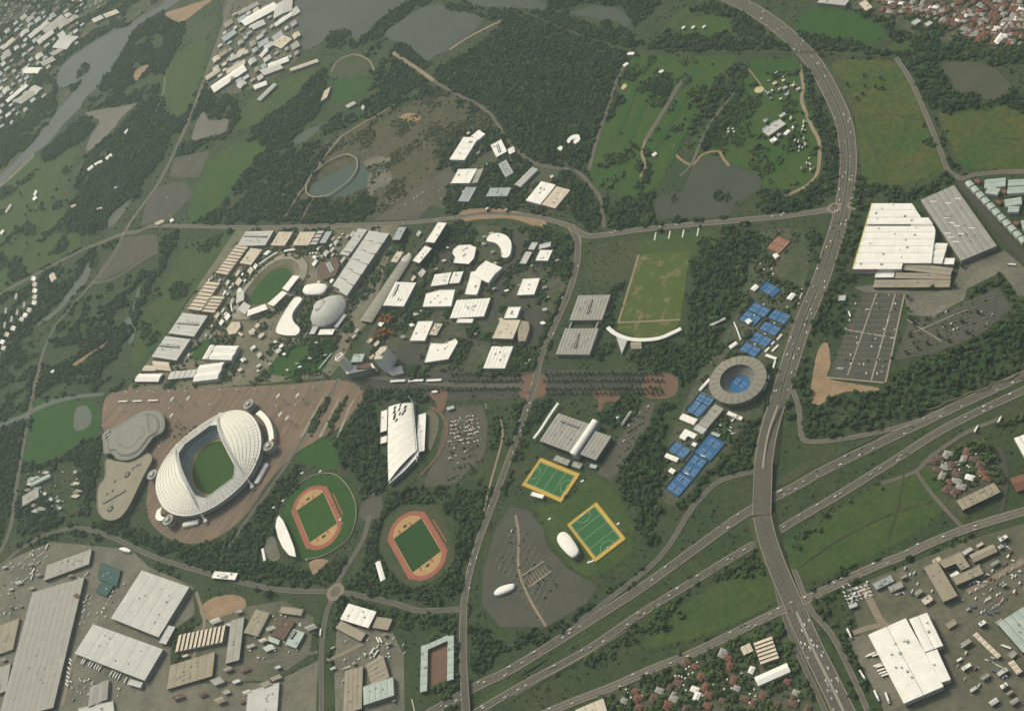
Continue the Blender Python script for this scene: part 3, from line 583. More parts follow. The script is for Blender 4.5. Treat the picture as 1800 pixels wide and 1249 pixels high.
BL('ribs', 10, 'T', 't', 'pavilion_hall', 'hall', 'tan roofed hall beside the wavy grey one', '528,407 554,408 543,431 514,431', n=4)
BL('saw', 9, 'LG', 'g', 'pavilion_hall', 'hall', 'narrow grey hall with a wavy roof edge', '560,405 569,406 557,431 545,431', n=-4)
BL('ribs', 9, 'BG', 'g', 'pavilion_hall', 'hall', 'narrow blue grey hall beside the wavy one', '572,406 583,407 572,428 564,426', n=-3)
BL('gable', 6, 'W', 'w', 'kiosk_hall', 'building', 'small white gabled building behind the cream hall', '470,440 477,441 468,449 462,447', n=1)
BL('ribs', 10, 'LG', 'w', 'long_hall', 'hall', 'pale strip building with a crooked end beside the long halls', '631,402 646,403 618,443 601,440', n=-6)
BL('flat', 6, 'LG', 'g', 'annexe', 'building', 'grey canopy building at the crooked end', '601,439 620,442 611,449 597,447')
BL('flat', 9, 'W', 'r', 'entry_block', 'building', 'small white entry block with red front below the dome', '563,577 588,580 584,589 560,587', units=1)
BL('flat', 8, 'LG', 'g', 'entry_block', 'building', 'small grey entry block below the dome', '550,573 560,574 552,587 543,587')
BL('flat', 7, 'BG', 'r', 'entry_block', 'building', 'narrow glazed block with red wall beside the dome', '603,551 608,553 594,577 589,574', win=1)
# --- hotels street and offices
BL('flat', 14, 'BG', 'd', 'station_hall', 'building', 'tall dark sided block with pale blue roof above the station', '700,399 714,399 703,422 690,421', win=3, units=2)
BL('flat', 28, 'W', 'd', 'office_tower', 'office block', 'tall white roofed office slab near the main road', '768,390 784,392 764,428 751,424', win=6, units=4)
BL('flat', 20, 'W', 'd', 'office_tower', 'office block', 'white roofed office slab beside the station dome', '748,433 759,436 738,462 723,458', win=4, units=3)
BL('flat', 9, 'C', 'w', 'office_block', 'office block', 'low cream roofed building beside the station street', '697,441 708,443 698,462 688,459', units=2)
BL('ribs', 12, 'W', 'g', 'office_block', 'office block', 'white office roof pierced by dark courtyard slots', '697,495 729,497 712,539 672,536', n=7, slot=((692, 520), (700, 500), 7))
BL('flat', 10, 'W', 'g', 'office_block', 'office block', 'white office with one rounded corner and roof plant', '797,438 806,431 826,430 837,435 833,454 824,464 797,462 800,452 795,445', units=7, win=2)
BL('ribs', 8, 'W', 'g', 'office_block', 'office block', 'white ribbed roof shed joined to a smaller twin', '764,481 792,480 788,500 758,502', n=6)
BL('ribs', 8, 'W', 'g', 'office_block', 'office block', 'smaller white ribbed roof shed joined at its side', '796,478 815,477 807,497 790,498', n=3)
BL('flat', 9, 'W', 'w', 'office_block', 'office block', 'plain white roofed factory with a slanting front', '749,516 772,510 800,509 793,538 743,539', units=2)
BL('gable', 11, 'W', 'w', 'warehouse', 'warehouse', 'stepped white warehouse beside the tan footpath', '829,476 858,463 877,464 862,506', n=1)
BL('flat', 9.5, 'W', 'w', 'warehouse_wing', 'warehouse', 'low white wing stepping down from the stepped warehouse', '828,478 851,474 842,508 838,518 817,517', units=2)
BL('ribs', 10, 'W', 'g', 'warehouse', 'warehouse', 'broad white warehouse with nine roof bays', '804,527 859,524 853,558 790,557', n=9, units=2)
BL('flat', 7, 'W', 'w', 'warehouse_wing', 'building', 'low white loading front of the nine bay warehouse', '805,560 833,560 830,566 801,568')
BL('flat', 9, 'W', 'w', 'office_block', 'office block', 'white stepped roof office with plant deck alongside', '735,564 761,565 747,598 720,599', units=1)
BL('flat', 6, 'C', 'g', 'plant_deck', 'building', 'cluttered plant deck beside the white stepped office', '764,567 776,570 768,590 756,587', units=9)
BL('flat', 10, 'W', 'w', 'office_block', 'office block', 'white angular office roof with square plant box', '757,603 779,604 801,595 805,601 788,631 746,637', units=2, win=2)
BL('flat', 10, 'LG', 'w', 'office_block', 'office block', 'pale grey wing at the top of the office cross', '935,426 947,426 938,439 928,438', win=2)
BL('flat', 10, 'LG', 'w', 'office_block', 'office block', 'pale grey bar facing the avenue bend', '948,429 967,426 969,434 947,437', win=2)
BL('flat', 11, 'W', 'w', 'office_block', 'office block', 'cream square block in the office cross', '951,441 971,438 964,459 939,457', units=3, win=2)
BL('flat', 9, 'LG', 'r', 'office_block', 'office block', 'long grey wing with red end in the office cross', '924,442 935,443 925,464 913,463', win=2)
BL('flat', 9, 'W', 'w', 'office_block', 'office block', 'square white roof block with low parapet by the avenue', '920,489 947,490 941,517 908,519', units=1, win=2)
BL('flat', 11, 'W', 'w', 'office_block', 'office block', 'white square roof block above the tan office', '893,540 916,539 908,559 886,559', units=3)
BL('flat', 12, 'C', 't', 'office_block', 'office block', 'tan stone office with orange entrance canopy', '880,561 911,563 904,598 866,592', units=6, win=2)
BL('flat', 10, 'B', 't', 'office_block', 'office block', 'brownish eight sided annexe beside the tan office', '914,563 929,565 931,577 924,599 911,600 910,580', units=5)
BL('ribs', 9, 'W', 'w', 'warehouse', 'warehouse', 'white warehouse with six dark roof seams near the boulevard', '865,609 902,608 888,647 848,647', n=6)
BL('ribs', 10, 'G', 'g', 'grandstand_shed', 'hall', 'upper grey twin roofed hall with dark central trench', '1016,518 1072,519 1059,563 1002,562', n=10, slot=((1041, 527), (1033, 552), 6))
BL('ribs', 10, 'G', 'g', 'grandstand_shed', 'hall', 'lower grey twin roofed hall with dark central trench', '993,576 1050,578 1038,625 978,621', n=10, slot=((1018, 586), (1011, 612), 6))
BL('flat', 5, 'LG', 'g', 'link_walkway', 'walkway', 'pale covered walkway linking the twin halls beside the avenue', '1006,562 1008,562 1001,577 999,577')
BL('flat', 5, 'LG', 'g', 'link_walkway', 'walkway', 'pale covered walkway linking the twin halls beside the range', '1052,563 1054,563 1047,578 1045,578')
BL('flat', 6, 'LG', 'g', 'club_house', 'building', 'grey triangular clubhouse below the curved white stand', '1083,592 1103,598 1093,622', rect=False)
BL('gable', 5, 'B', 'g', 'club_house', 'building', 'small grey hipped building beside the triangular clubhouse', '1106,600 1130,601 1126,612 1112,614', n=-1)
# --- factory estate to the north
BL('ribs', 11, 'W', 'w', 'warehouse', 'warehouse', 'long white warehouse with a square head beside the brick pit', '816,241 840,241 818,282 789,280', n=-4)
BL('flat', 12, 'W', 'w', 'warehouse_block', 'building', 'white angled head block of the long warehouse', '828,239 843,227 851,237 842,246')
BL('flat', 11, 'W', 'g', 'factory', 'factory', 'white factory with a dark oval skylight', '863,255 881,245 891,266 872,277', slot=((874, 254), (879, 268), 7))
BL('flat', 8, 'W', 'g', 'factory', 'factory', 'small square white building beside the skylight factory', '892,262 902,258 906,266 895,272', units=1)
BL('ribs', 9, 'BG', 'g', 'factory', 'factory', 'blue grey factory below the skylight factory', '876,288 891,280 902,303 888,313', n=3, units=3)
BL('flat', 9, 'W', 'w', 'factory', 'factory', 'white parallelogram factory roof with grey annexe', '806,297 838,297 826,322 792,322')
BL('flat', 8, 'G', 'g', 'factory_annexe', 'factory', 'grey annexe beside the parallelogram factory', '840,297 848,297 841,321 829,322', units=2)
BL('ribs', 9, 'BG', 'g', 'factory', 'factory', 'grey ribbed factory near the station car park', '819,329 838,329 824,354 804,354', n=4)
BL('flat', 9, 'BG', 'g', 'factory', 'factory', 'grey factory behind a dark tree clump', '862,330 898,330 892,345 854,345', units=6)
BL('gable', 8, 'LG', 'g', 'factory', 'factory', 'long narrow grey factory lying at a slant', '935,294 947,298 914,329 904,324', n=2)
BL('ribs', 10, 'W', 'w', 'factory', 'factory', 'white half of the double factory by the road bend', '952,321 978,323 950,360 922,351', n=2)
BL('ribs', 9, 'T', 't', 'factory', 'factory', 'tan half of the double factory by the road bend', '979,326 1001,335 977,366 952,360', n=2, units=3)
# --- retail park
EL = lambda y: 1533-(y-357)*(1533-1499)/116.0
def ER(y): return float(np.interp(y, [356, 381.9, 382, 402, 462.5, 462.6, 474], [1602, 1619, 1632, 1645, 1637, 1587, 1584]))
big = thing('big_store', 'huge white roofed store with yellow edge and red sign', 'store', G(1570, 420, 15)[:2])
ol = [G(EL(357), 357, 15)[:2], G(1602, 357, 15)[:2], G(1619, 382, 15)[:2], G(1632, 382, 15)[:2], G(1645, 402, 15)[:2], G(1637, 462, 15)[:2], G(1587, 462, 15)[:2], G(1584, 473, 15)[:2], G(EL(473), 473, 15)[:2]]
BLOCK.append(ol); BFOOT.append(ol); B().prism(inset(ol, .6), -.2, 14.4).make('wall', WALL['w'], big)
ys = [357, 369, 381.9, 382.1, 394, 397.5, 408, 420, 432, 444, 462.4, 462.7, 473]
for i in range(len(ys)-1):
    y0, y1 = ys[i], ys[i+1]
    if y1-y0 < 1 or (y0, y1) == (394, 397.5): continue
    q = [G(EL(y0), y0, 15)[:2], G(ER(y0+.02), y0, 15)[:2], G(ER(y1-.02), y1, 15)[:2], G(EL(y1), y1, 15)[:2]]; q = [np.array(a) for a in q]; d = (q[3]-q[0])/np.linalg.norm(q[3]-q[0])*.4
    q = [q[0]+d, q[1]+d, q[2]-d, q[3]-d]; ml, mr = (q[0]+q[3])/2, (q[1]+q[2])/2
    V = [(*q[0], 14.4), (*q[1], 14.4), (*q[2], 14.4), (*q[3], 14.4), (*q[0], 15), (*q[1], 15), (*q[2], 15), (*q[3], 15), (*ml, 15.5), (*mr, 15.5)]
    pn = mesh('roof_panel', V, [(4, 8, 9, 5), (8, 7, 6, 9), (0, 4, 5, 1), (2, 6, 7, 3), (1, 5, 9, 6, 2), (3, 7, 8, 4, 0)], ROOF['W'], big); vents(big, pn, q, 15.3, 2, int(y0))
a, e = G(EL(357), 357, 15)[:2], G(EL(473), 473, 15)[:2]; t = (e-a)/np.linalg.norm(e-a); nn = np.array([-t[1], t[0]])
B().box((a+e)/2-nn*.2, t, nn, np.linalg.norm(e-a)/2, .8, 11, 15.8).make('yellow_fascia', mat('fascia_yellow', (.72, .62, .18), None, .2), big)
for i in range(18):
    f = G(EL(395.7)+6+i*4.2, 395.7, 14.6); B().box(f, (.8, -.5), (.5, .8), 1.6, 1.6, 14.2, 15.6).make('plant_unit', DARK, big)
BL('gable', 11, 'W', 'w', 'store_annexe', 'store', 'small white gabled annexe behind the huge store', '1643,425 1664,429 1658,463 1635,463', n=-3)
BL('flat', 9, 'W', 'w', 'store_annexe', 'store', 'low white corner annexe behind the huge store', '1661,453 1678,454 1677,465 1659,464')
BL('ribs', 10, 'B', 'd', 'store_deck', 'store', 'upper beige tier in front of the huge store', '1588,464 1676,467 1673,480 1576,477', n=-2)
BL('ribs', 8.5, 'B', 'd', 'store_deck', 'store', 'middle beige tier in front of the huge store', '1575,478 1673,481 1670,491 1573,489', n=-2, units=2)
BL('ribs', 7, 'B', 'd', 'store_deck', 'store', 'lowest beige tier with dark colonnade facing the car park', '1538,490 1671,492 1669,508 1536,502', n=-2)
BL('flat', 6, 'W', 'w', 'entrance_canopy', 'canopy', 'white entrance canopy under the red sign', '1540,478 1573,478 1571,487 1537,488')
BL('ribs', 12, 'G', 'g', 'factory', 'factory', 'huge grey factory roof dotted with pale skylights', '1610,353 1670,331 1763,430 1695,453', n=6, units=16)
fr = [o for o in COL.objects if o.get('label', '').startswith('huge grey factory roof')][0]
for i, (x, y) in enumerate(((1641, 354), (1667, 357), (1665, 383), (1673, 392), (1682, 397), (1689, 411), (1708, 401), (1666, 410), (1672, 417), (1680, 425), (1684, 349))):
    a = G(x, y, 12.6)[:2]; B().box(a, (.8, .6), (-.6, .8), 1.2, 6, 12.5, 13).make('skylight', WHITE, fr)
# --- indoor sports hall
BL('ribs', 16, 'G', 'd', 'sports_hall', 'hall', 'grey sports hall wing with two dark roof trenches', '982,726 1037,745 1006,796 947,774', n=9, slot=((986, 740), (1018, 752), 4))
BL('ribs', 14, 'G', 'd', 'sports_hall', 'hall', 'grey sports hall wing beyond the white barrel vault', '1046,757 1076,767 1047,808 1019,798', n=5)
BL('barrel', 17, 'W', 'w', 'barrel_vault', 'hall', 'white barrel vaulted spine of the sports hall', '1042,738 1053,741 1012,801 1001,796', n=1, dome=5)
BL('flat', 7, 'G', 'g', 'changing_rooms', 'building', 'flat grey changing rooms above the hockey pitch', '977,800 1004,808 997,818 972,808', units=2)
BL('flat', 6, 'G', 'g', 'changing_rooms', 'building', 'small grey block beside the changing rooms', '1009,810 1024,815 1019,824 1004,818', units=1)
BL('flat', 5, 'GN', 'g', 'plant_room', 'building', 'pale green plant room by the sports hall car park', '1038,814 1050,818 1047,824 1036,820')
BL('flat', 7, 'W', 'w', 'hockey_stand', 'grandstand', 'small white roofed stand beside the upper hockey pitch', '936,863 956,870 953,877 933,869')
# --- tennis centre
BL('gable', 6, 'W', 'w', 'marquee', 'marquee', 'large white marquee beside the upper practice courts', '1201,725 1226,737 1219,748 1195,735', n=1)
BL('ribs', 9, 'G', 'g', 'club_building', 'building', 'long grey roofed tennis clubhouse below the bowl', '1258,710 1273,718 1243,752 1226,744', n=-4)
BL('flat', 8, 'LG', 'w', 'club_building', 'building', 'pale pinkish end block of the tennis clubhouse', '1226,745 1243,753 1235,763 1218,753')
BL('gable', 5, 'W', 'w', 'marquee', 'marquee', 'white marquee with a corner wing by the long blue courts', '1205,753 1226,763 1220,771 1199,761', n=1)
BL('gable', 5, 'W', 'w', 'marquee', 'marquee', 'small white wing tent beside the cornered marquee', '1200,760 1210,765 1203,774 1194,768', n=1)
BL('gable', 5, 'W', 'w', 'marquee', 'marquee', 'small white tent between marquee and walkway', '1219,776 1226,779 1222,785 1215,782', n=1)
BL('gable', 5, 'W', 'w', 'marquee', 'marquee', 'white marquee below the pair of blue courts', '1173,795 1193,805 1189,813 1168,802', n=-1)
BL('gable', 5, 'W', 'w', 'marquee', 'marquee', 'square white tent at the foot of the courts', '1180,821 1188,826 1183,833 1174,828', n=1)
BL('flat', 6, 'W', 'w', 'service_building', 'building', 'white service building with roof plant below the bowl', '1281,722 1306,733 1302,739 1277,727', units=5)
BL('flat', 5, 'GN', 'g', 'service_building', 'building', 'pale green shed at the head of the long courts', '1252,757 1266,764 1263,769 1250,762')
BL('gable', 4, 'W', 'w', 'marquee', 'marquee', 'long thin white tent west of the bowl', '1245,664 1249,667 1232,687 1228,685', n=1)
BL('gable', 4, 'W', 'w', 'marquee', 'marquee', 'thin white tent curving by the bowl rim', '1269,636 1272,638 1256,655 1253,654', n=1)
BL('gable', 5, 'W', 'w', 'marquee', 'marquee', 'white tent between courts and bowl beside the ring road', '1348,621 1366,628 1363,633 1345,625', n=-1)
BL('gable', 5, 'W', 'w', 'marquee', 'marquee', 'white tent on grass beside the ring road fence', '1382,524 1391,514 1399,517 1391,528', n=1)
BL('gable', 5, 'W', 'w', 'marquee', 'marquee', 'white tent beside the single blue court', '1318,507 1327,500 1335,503 1326,512', n=1)
BL('gable', 5, 'W', 'w', 'marquee', 'marquee', 'white tent at the edge of the clay court', '1357,448 1365,445 1371,449 1363,455', n=1)
BL('gable', 6, 'W', 'w', 'marquee', 'marquee', 'white tent pitched on the western blue court', '1309,564 1317,559 1323,564 1315,570', n=1)
BL('gable', 5, 'W', 'w', 'marquee', 'marquee', 'white tent by the path west of the courts', '1280,609 1293,599 1297,604 1285,613', n=1)
# --- warehouses at the stadium road
BL('ribs', 13, 'LG', 'g', 'warehouse', 'warehouse', 'big pale warehouse with a plain square roof beside the car racks', '248,1002 334,1031 278,1119 195,1086', n=5, units=4)
BL('ribs', 12, 'LG', 'g', 'warehouse', 'warehouse', 'big pale warehouse with truck docks along its front', '163,1095 286,1141 252,1200 134,1144', n=6, units=3)
BL('flat', 9, 'LG', 'g', 'dock_office', 'building', 'low dock office at the truck dock corner', '228,1192 252,1199 246,1209 224,1201')
BL('flat', 9, 'LG', 'd', 'warehouse_wing', 'building', 'narrow grey wing beside the plain square warehouse', '295,1100 311,1100 290,1132 279,1128')
BL('ribs', 11, 'G', 'd', 'factory', 'factory', 'very long grey ribbed factory running down to the frame edge', '54,1041 142,1016 99,1246 0,1262', n=9)
BL('ribs', 9, 'G', 'd', 'factory', 'factory', 'grey factory behind the long sawtooth one', '83,993 161,964 157,990 76,1021', n=6)
BL('saw', 8, 'T', 't', 'factory', 'factory', 'tan factory with many ribbed bays', '318,1117 396,1097 396,1122 302,1152', n=11)
BL('ribs', 9, 'G', 'd', 'factory', 'factory', 'narrow grey shed end on to the tan ribbed factory', '404,1089 428,1086 422,1158 398,1166', n=2)
BL('ribs', 8, 'B', 'd', 'factory', 'factory', 'beige factory with a gridded half roof', '298,1167 378,1147 373,1187 294,1211', n=6, units=3)
BL('flat', 6, 'TL', 'd', 'covered_pool', 'canopy', 'dark teal membrane roof beside the grey factory', '173,987 218,1001 200,1030 176,1016')
BL('flat', 6, 'TL', 'd', 'covered_pool', 'canopy', 'lower dark teal membrane roof with ragged edge', '181,1019 199,1030 188,1046 167,1041')
BL('gable', 9, 'G', 'g', 'factory', 'factory', 'grey gabled factory near the frame edge yard', '163,1202 181,1202 198,1226 150,1243', n=2)
BL('flat', 8, 'LG', 'g', 'factory', 'factory', 'pale low factory in the yard corner', '140,1246 196,1229 205,1262 138,1270', units=4)
BL('ribs', 7, 'B', 'g', 'shed', 'shed', 'beige shed squeezed beside the long grey factory', '-12,1100 30,1091 25,1143 -16,1150', n=3)
BL('ribs', 7, 'G', 'g', 'shed', 'shed', 'grey shed below the beige squeezed one', '-18,1180 18,1165 12,1215 -24,1225', n=3)
BL('flat', 8, 'W', 'd', 'service_station', 'building', 'white flat roof building full of roof plant by the perimeter road', '378,1001 416,1009 412,1023 374,1011', units=9)
BL('ribs', 11, 'W', 'g', 'depot', 'warehouse', 'white roofed depot with beige lean to', '613,1059 660,1075 648,1105 598,1086', n=4)
BL('shed', 7, 'B', 'd', 'depot_annexe', 'building', 'beige lean to wrapping the white depot', '663,1079 690,1091 682,1104 655,1106', n=-1)
BL('shed', 6, 'B', 'd', 'depot_annexe', 'building', 'low beige canopy in front of the white depot', '596,1092 648,1110 633,1124 590,1106', n=-1)
BL('ribs', 10, 'B', 'd', 'factory', 'factory', 'beige factory with stepped roofs by the tan yard', '640,1168 671,1152 688,1191 656,1202', n=-5)
BL('ribs', 9, 'B', 'd', 'factory', 'factory', 'long beige factory wing running to the frame edge', '606,1180 638,1169 636,1246 603,1252', n=4)
BL('ribs', 11, 'GN', 'g', 'factory', 'factory', 'pale green ribbed factory beside the beige wings', '637,1204 690,1192 694,1222 640,1237', n=5)
BL('ribs', 8, 'GN', 'b', 'barracks_wing', 'building', 'pale green wing nearest the road of the brown courtyard', '736,1134 748,1134 755,1212 743,1215', n=-6)
BL('ribs', 8, 'GN', 'b', 'barracks_wing', 'building', 'pale green wing across the head of the brown courtyard', '744,1133 788,1117 790,1126 747,1141', n=4)
BL('ribs', 8, 'GN', 'b', 'barracks_wing', 'building', 'pale green wing beside the avenue on the brown courtyard', '785,1118 796,1116 799,1193 788,1195', n=-6)
BL('flat', 7, 'B', 'g', 'factory', 'factory', 'beige factory with open car racks beside it', '495,1063 533,1072 528,1084 492,1074', units=2)
BL('flat', 7, 'GN', 'g', 'office_block', 'office block', 'pale green office wrapped round a dark court', '515,1106 535,1109 520,1144 503,1127', units=1, slot=((511, 1122), (520, 1109), 9))
BL('flat', 6, 'GN', 'g', 'office_block', 'office block', 'low pale green strip building by the open racks', '472,1117 492,1124 490,1133 470,1125')
BL('ribs', 7, 'B', 'g', 'factory', 'factory', 'beige shed with a small white box beside the racks', '450,1072 477,1076 452,1116 426,1112', n=2, units=2)
BL('flat', 7, 'LG', 'g', 'factory', 'factory', 'pale factory roof with white boxes near the frame edge', '436,1215 488,1198 490,1260 430,1268', units=5)
BL('ribs', 6, 'BR', 'd', 'rack_shed', 'shed', 'dark open rack shed in four rows', '496,1086 522,1091 498,1122 474,1116', n=4)
# --- south east
BL('ribs', 14, 'W', 'w', 'warehouse', 'warehouse', 'long white warehouse with a truck dock side', '1527,1115 1595,1084 1655,1205 1588,1238', n=2)
BL('ribs', 13, 'W', 'w', 'warehouse_wing', 'warehouse', 'white side bay stepping out from the long warehouse', '1596,1086 1628,1079 1661,1132 1626,1146', n=2)
BL('ribs', 13, 'W', 'w', 'warehouse_wing', 'warehouse', 'white lower side bay of the long warehouse', '1627,1147 1648,1140 1671,1193 1650,1201', n=1)
BL('flat', 11, 'B', 'g', 'office_block', 'office block', 'beige wing of the courtyard office beside the service station', '1623,996 1648,986 1683,1046 1658,1058', units=3, win=2)
BL('flat', 11, 'B', 'g', 'office_block', 'office block', 'beige head wing of the courtyard office', '1649,986 1688,969 1705,995 1690,1002 1680,990 1660,998', units=2, win=2, rect=False)
BL('flat', 10, 'B', 'g', 'office_block', 'office block', 'beige cross wing of the courtyard office with plant', '1672,1014 1721,993 1730,1009 1681,1026', units=8, win=2)
BL('gable', 7, 'B', 'r', 'factory', 'factory', 'beige shed with red wall beyond the courtyard office', '1702,974 1746,956 1753,968 1713,989', n=-1)
BL('flat', 6, 'G', 'g', 'service_station', 'building', 'grey service station canopy with striped end', '1560,1031 1583,1021 1590,1031 1566,1040', units=3)
BL('flat', 6, 'BG', 'g', 'service_station', 'building', 'blue grey workshop beside the striped canopy', '1534,1025 1565,1010 1572,1020 1540,1037', units=8)
BL('flat', 6, 'LG', 'g', 'yard_office', 'building', 'small pale office at the car yard', '1490,1062 1505,1058 1508,1064 1494,1069')
BL('flat', 5, 'B', 'g', 'yard_office', 'building', 'small beige gate house by the curving works road', '1661,1096 1676,1087 1683,1094 1668,1106')
BL('ribs', 7, 'T', 'g', 'shed', 'shed', 'long tan shed slanting across the southern yard', '1707,1117 1715,1111 1762,1151 1755,1155', n=-6)
BL('ribs', 7, 'T', 'g', 'shed', 'shed', 'short tan shed beyond the slanting one', '1771,1164 1781,1159 1798,1179 1788,1185', n=-3)
BL('ribs', 12, 'GN', 'd', 'factory', 'factory', 'large greenish grey factory at the frame edge', '1756,1099 1815,1050 1850,1110 1800,1148', n=5)
BL('flat', 5, 'G', 'g', 'shed', 'shed', 'small grey hut near the parked white truck', '1770,1150 1780,1142 1790,1148 1778,1157')
BL('ribs', 10, 'B', 'd', 'factory', 'factory', 'long beige factory below the fenced houses', '1680,879 1748,849 1760,864 1692,896', n=7, units=5)
BL('ribs', 11, 'W', 'w', 'warehouse', 'warehouse', 'white warehouse corner at the frame edge above the houses', '1783,772 1825,752 1850,800 1806,812', n=4)
BL('gable', 6, 'R', 'b', 'depot', 'building', 'red roofed depot by the lane at the frame edge', '1778,842 1815,825 1825,850 1786,866', n=1)
BL('ribs', 8, 'C', 'g', 'workshop', 'factory', 'cream workshop by the trunk road', '1301,1137 1318,1129 1325,1143 1307,1151', n=2)
BL('saw', 8, 'C', 'g', 'workshop', 'factory', 'cream sawtooth workshop beside the southern ring road', '1324,1129 1357,1117 1369,1157 1338,1168', n=-6)
BL('gable', 9, 'W', 'w', 'workshop', 'factory', 'white gabled shed below the sawtooth workshop', '1327,1190 1382,1163 1390,1179 1332,1206', n=-1)
BL('ribs', 9, 'C', 'w', 'warehouse', 'warehouse', 'cream warehouse corner beside the houses at the frame edge', '1010,1247 1060,1227 1072,1262 1020,1282', n=3)
BL('ribs', 9, 'LG', 'g', 'factory', 'factory', 'striped pale factory beyond the ring road sports field', '1445,-8 1490,4 1484,12 1440,3', n=8)
BL('flat', 9, 'C', 'g', 'factory', 'factory', 'cream factory block beside the striped pale factory', '1512,4 1522,0 1532,12 1520,22', units=1)
BL('flat', 7, 'LG', 'g', 'shed', 'shed', 'pale shed at the edge of the red roofed suburb', '1600,40 1612,33 1620,37 1608,44')
BL('flat', 7, 'LG', 'g', 'shed', 'shed', 'second pale shed at the edge of the red roofed suburb', '1624,42 1634,37 1640,40 1631,47')
BL('flat', 7, 'LG', 'g', 'golf_clubhouse', 'building', 'grey golf clubhouse beside the bunker', '1342,228 1370,210 1378,215 1352,244', units=5)
BL('gable', 6, 'W', 'w', 'golf_shed', 'shed', 'white tee shed by the golf course gate', '1104,91 1117,92 1112,97 1104,96', n=1)
BL('gable', 6, 'W', 'w', 'golf_shed', 'shed', 'white tee shed below the golf course gate', '1094,115 1102,109 1105,112 1098,118', n=1)
BL('gable', 5, 'W', 'w', 'golf_shed', 'shed', 'white hut in the middle of the fairways', '1157,126 1164,122 1168,125 1160,129', n=1)
BL('gable', 5, 'W', 'w', 'golf_shed', 'shed', 'white hut on the green beside the cart path', '1145,272 1151,267 1156,270 1149,275', n=1)
BL('gable', 5, 'W', 'w', 'golf_shed', 'shed', 'white hut by the golf clubhouse track', '1377,236 1384,227 1390,230 1382,238', n=1)
for x, y in ((1201, 48), (1218, 47.5), (1237, 46.5)):
    BL('gable', 6, 'W', 'w', 'golf_shed', 'shed', 'white shed in a row of three on the small tees', f'{x-4},{y+2} {x+1},{y-2.5} {x+4.5},{y-1} {x-.5},{y+3}', n=1, group='sheds on the small tees')
for x, y in ((1280, 226), (1288, 226), (1280, 231), (1290, 231)):
    BL('flat', 4, 'W', 'w', 'golf_kiosk', 'kiosk', 'tiny white kiosk in a cluster of four on the golf green', f'{x-1.8},{y+1} {x+.4},{y-1.6} {x+2},{y-.6} {x-.2},{y+2}', group='golf kiosks')
BL('flat', 6, 'GN', 'g', 'kiosk_hall', 'building', 'small green roofed shed beside the swimming hall car park', '784,716 797,712 799,717 787,721')
BL('flat', 8, 'T', 't', 'park_pavilion', 'building', 'octagonal cream pavilion on the showground lawn', '398,577 407,566 421,565 423,574 414,586 402,588', rect=False)
BL('flat', 5, 'C', 't', 'park_pavilion', 'building', 'small cream pavilion beside the octagonal one', '417,585 421,583 428,588 424,591')
BL('flat', 6, 'C', 't', 'park_pavilion', 'building', 'small cream block facing the showground arena', '446,573 452,568 458,570 452,577')
for k, (x, y) in enumerate(((545, 445), (550, 444), (556, 444))):
    BL('gable', 4, 'W', 'w', 'market_tent', 'tent', 'tiny white tent in a row by the arena', f'{x-2},{y+1} {x},{y-1.4} {x+2},{y-.4} {x},{y+2}', n=1, group='arena tents')
BL('gable', 6, 'W', 'w', 'market_tent', 'tent', 'round white tent below the row of tiny tents', '549,452 553,448 557,451 553,456', n=1)
# ------------------------------------------------------------------ the main stadium
M_TRANS = mat('roof_translucent', (.82, .805, .70), (.74, .725, .63), .08, .5, .08)
M_TRUSS = mat('truss_cream', (.62, .60, .50), None, .2)  # the trusses' own colour, a little darker than the roof panels
M_SEAT = mat('blue_seats', (.19, .23, .235), (.25, .285, .285), .08, .8, .3, .5)
M_PITCH = mat('stadium_turf', (.044, .132, .016), (.060, .146, .024), .03, .95, .15, .3)
M_TRACK = mat('running_track', (.33, .10, .06), (.27, .085, .052), .05, .9, .1)
M_TAN = mat('tan_surface', (.44, .29, .13), (.38, .25, .11), .06, .9, .1)
M_RED = mat('sign_red', (.45, .03, .03), (.40, .03, .03), .2, .6, .05)
def frame(c, a):
    a = np.array(a[:2], float); a = a/np.linalg.norm(a); bq = np.array([a[1], -a[0]])
    return lambda x, y, z=0: np.array([*(np.array(c[:2])+bq*x+a*y), z])     # x across, y along
SC = np.array([-722.7, 2112.0]); LS = frame(SC, (-0.0546, 0.9985))
st = thing('stadium', 'great oval stadium with arched translucent roof over a green pitch', 'stadium', SC)
BFOOT.append([LS(x, y)[:2] for x, y in ((-150, -150), (150, -150), (150, 150), (-150, 150))])
def ring(name, rows, M, parent, sm=False, closed=True, flip=False):
    """rows: lists of points of equal length, joined row to row"""
    k = len(rows[0]); V = [p for r in rows for p in r]; F = []
    for j in range(len(rows)-1):
        for i in range(k if closed else k-1):
            q = (j*k+i, j*k+(i+1) % k, (j+1)*k+(i+1) % k, (j+1)*k+i); F.append(q[::-1] if flip else q)
    return mesh(name, V, F, M, parent, sm)
NA = 72
def oval(rx, ry, z, n=NA, p=2.25): 
    return [LS(math.copysign(abs(math.cos(t))**(2/p), math.cos(t))*rx, math.copysign(abs(math.sin(t))**(2/p), math.sin(t))*ry, z) for t in (2*math.pi*i/n for i in range(n))]
BLOCK.append([q[:2] for q in oval(150, 145, 0)])
pit = oval(60, 84, .35, p=2.0); mesh('pitch', pit, [tuple(range(NA))], M_PITCH, st)
def mow(i, w): return None
ring('warm_up_apron', [oval(60, 84, .4, p=2.0), oval(63, 87, .5, p=2.05)], M_TAN, st)
tiers = [(63, 87, 1.5), (85, 101, 8.5), (86, 102, 11), (104, 111, 16), (104.5, 111.5, 17.5), (124, 119, 20.5)]
for i in range(0, 6, 2):
    ring('seating_tier', [oval(*tiers[i]), oval(*tiers[i+1])], M_SEAT, st)
    if i < 4: ring('tier_front', [oval(*tiers[i+1]), oval(*tiers[i+2])], WALL['w'], st)
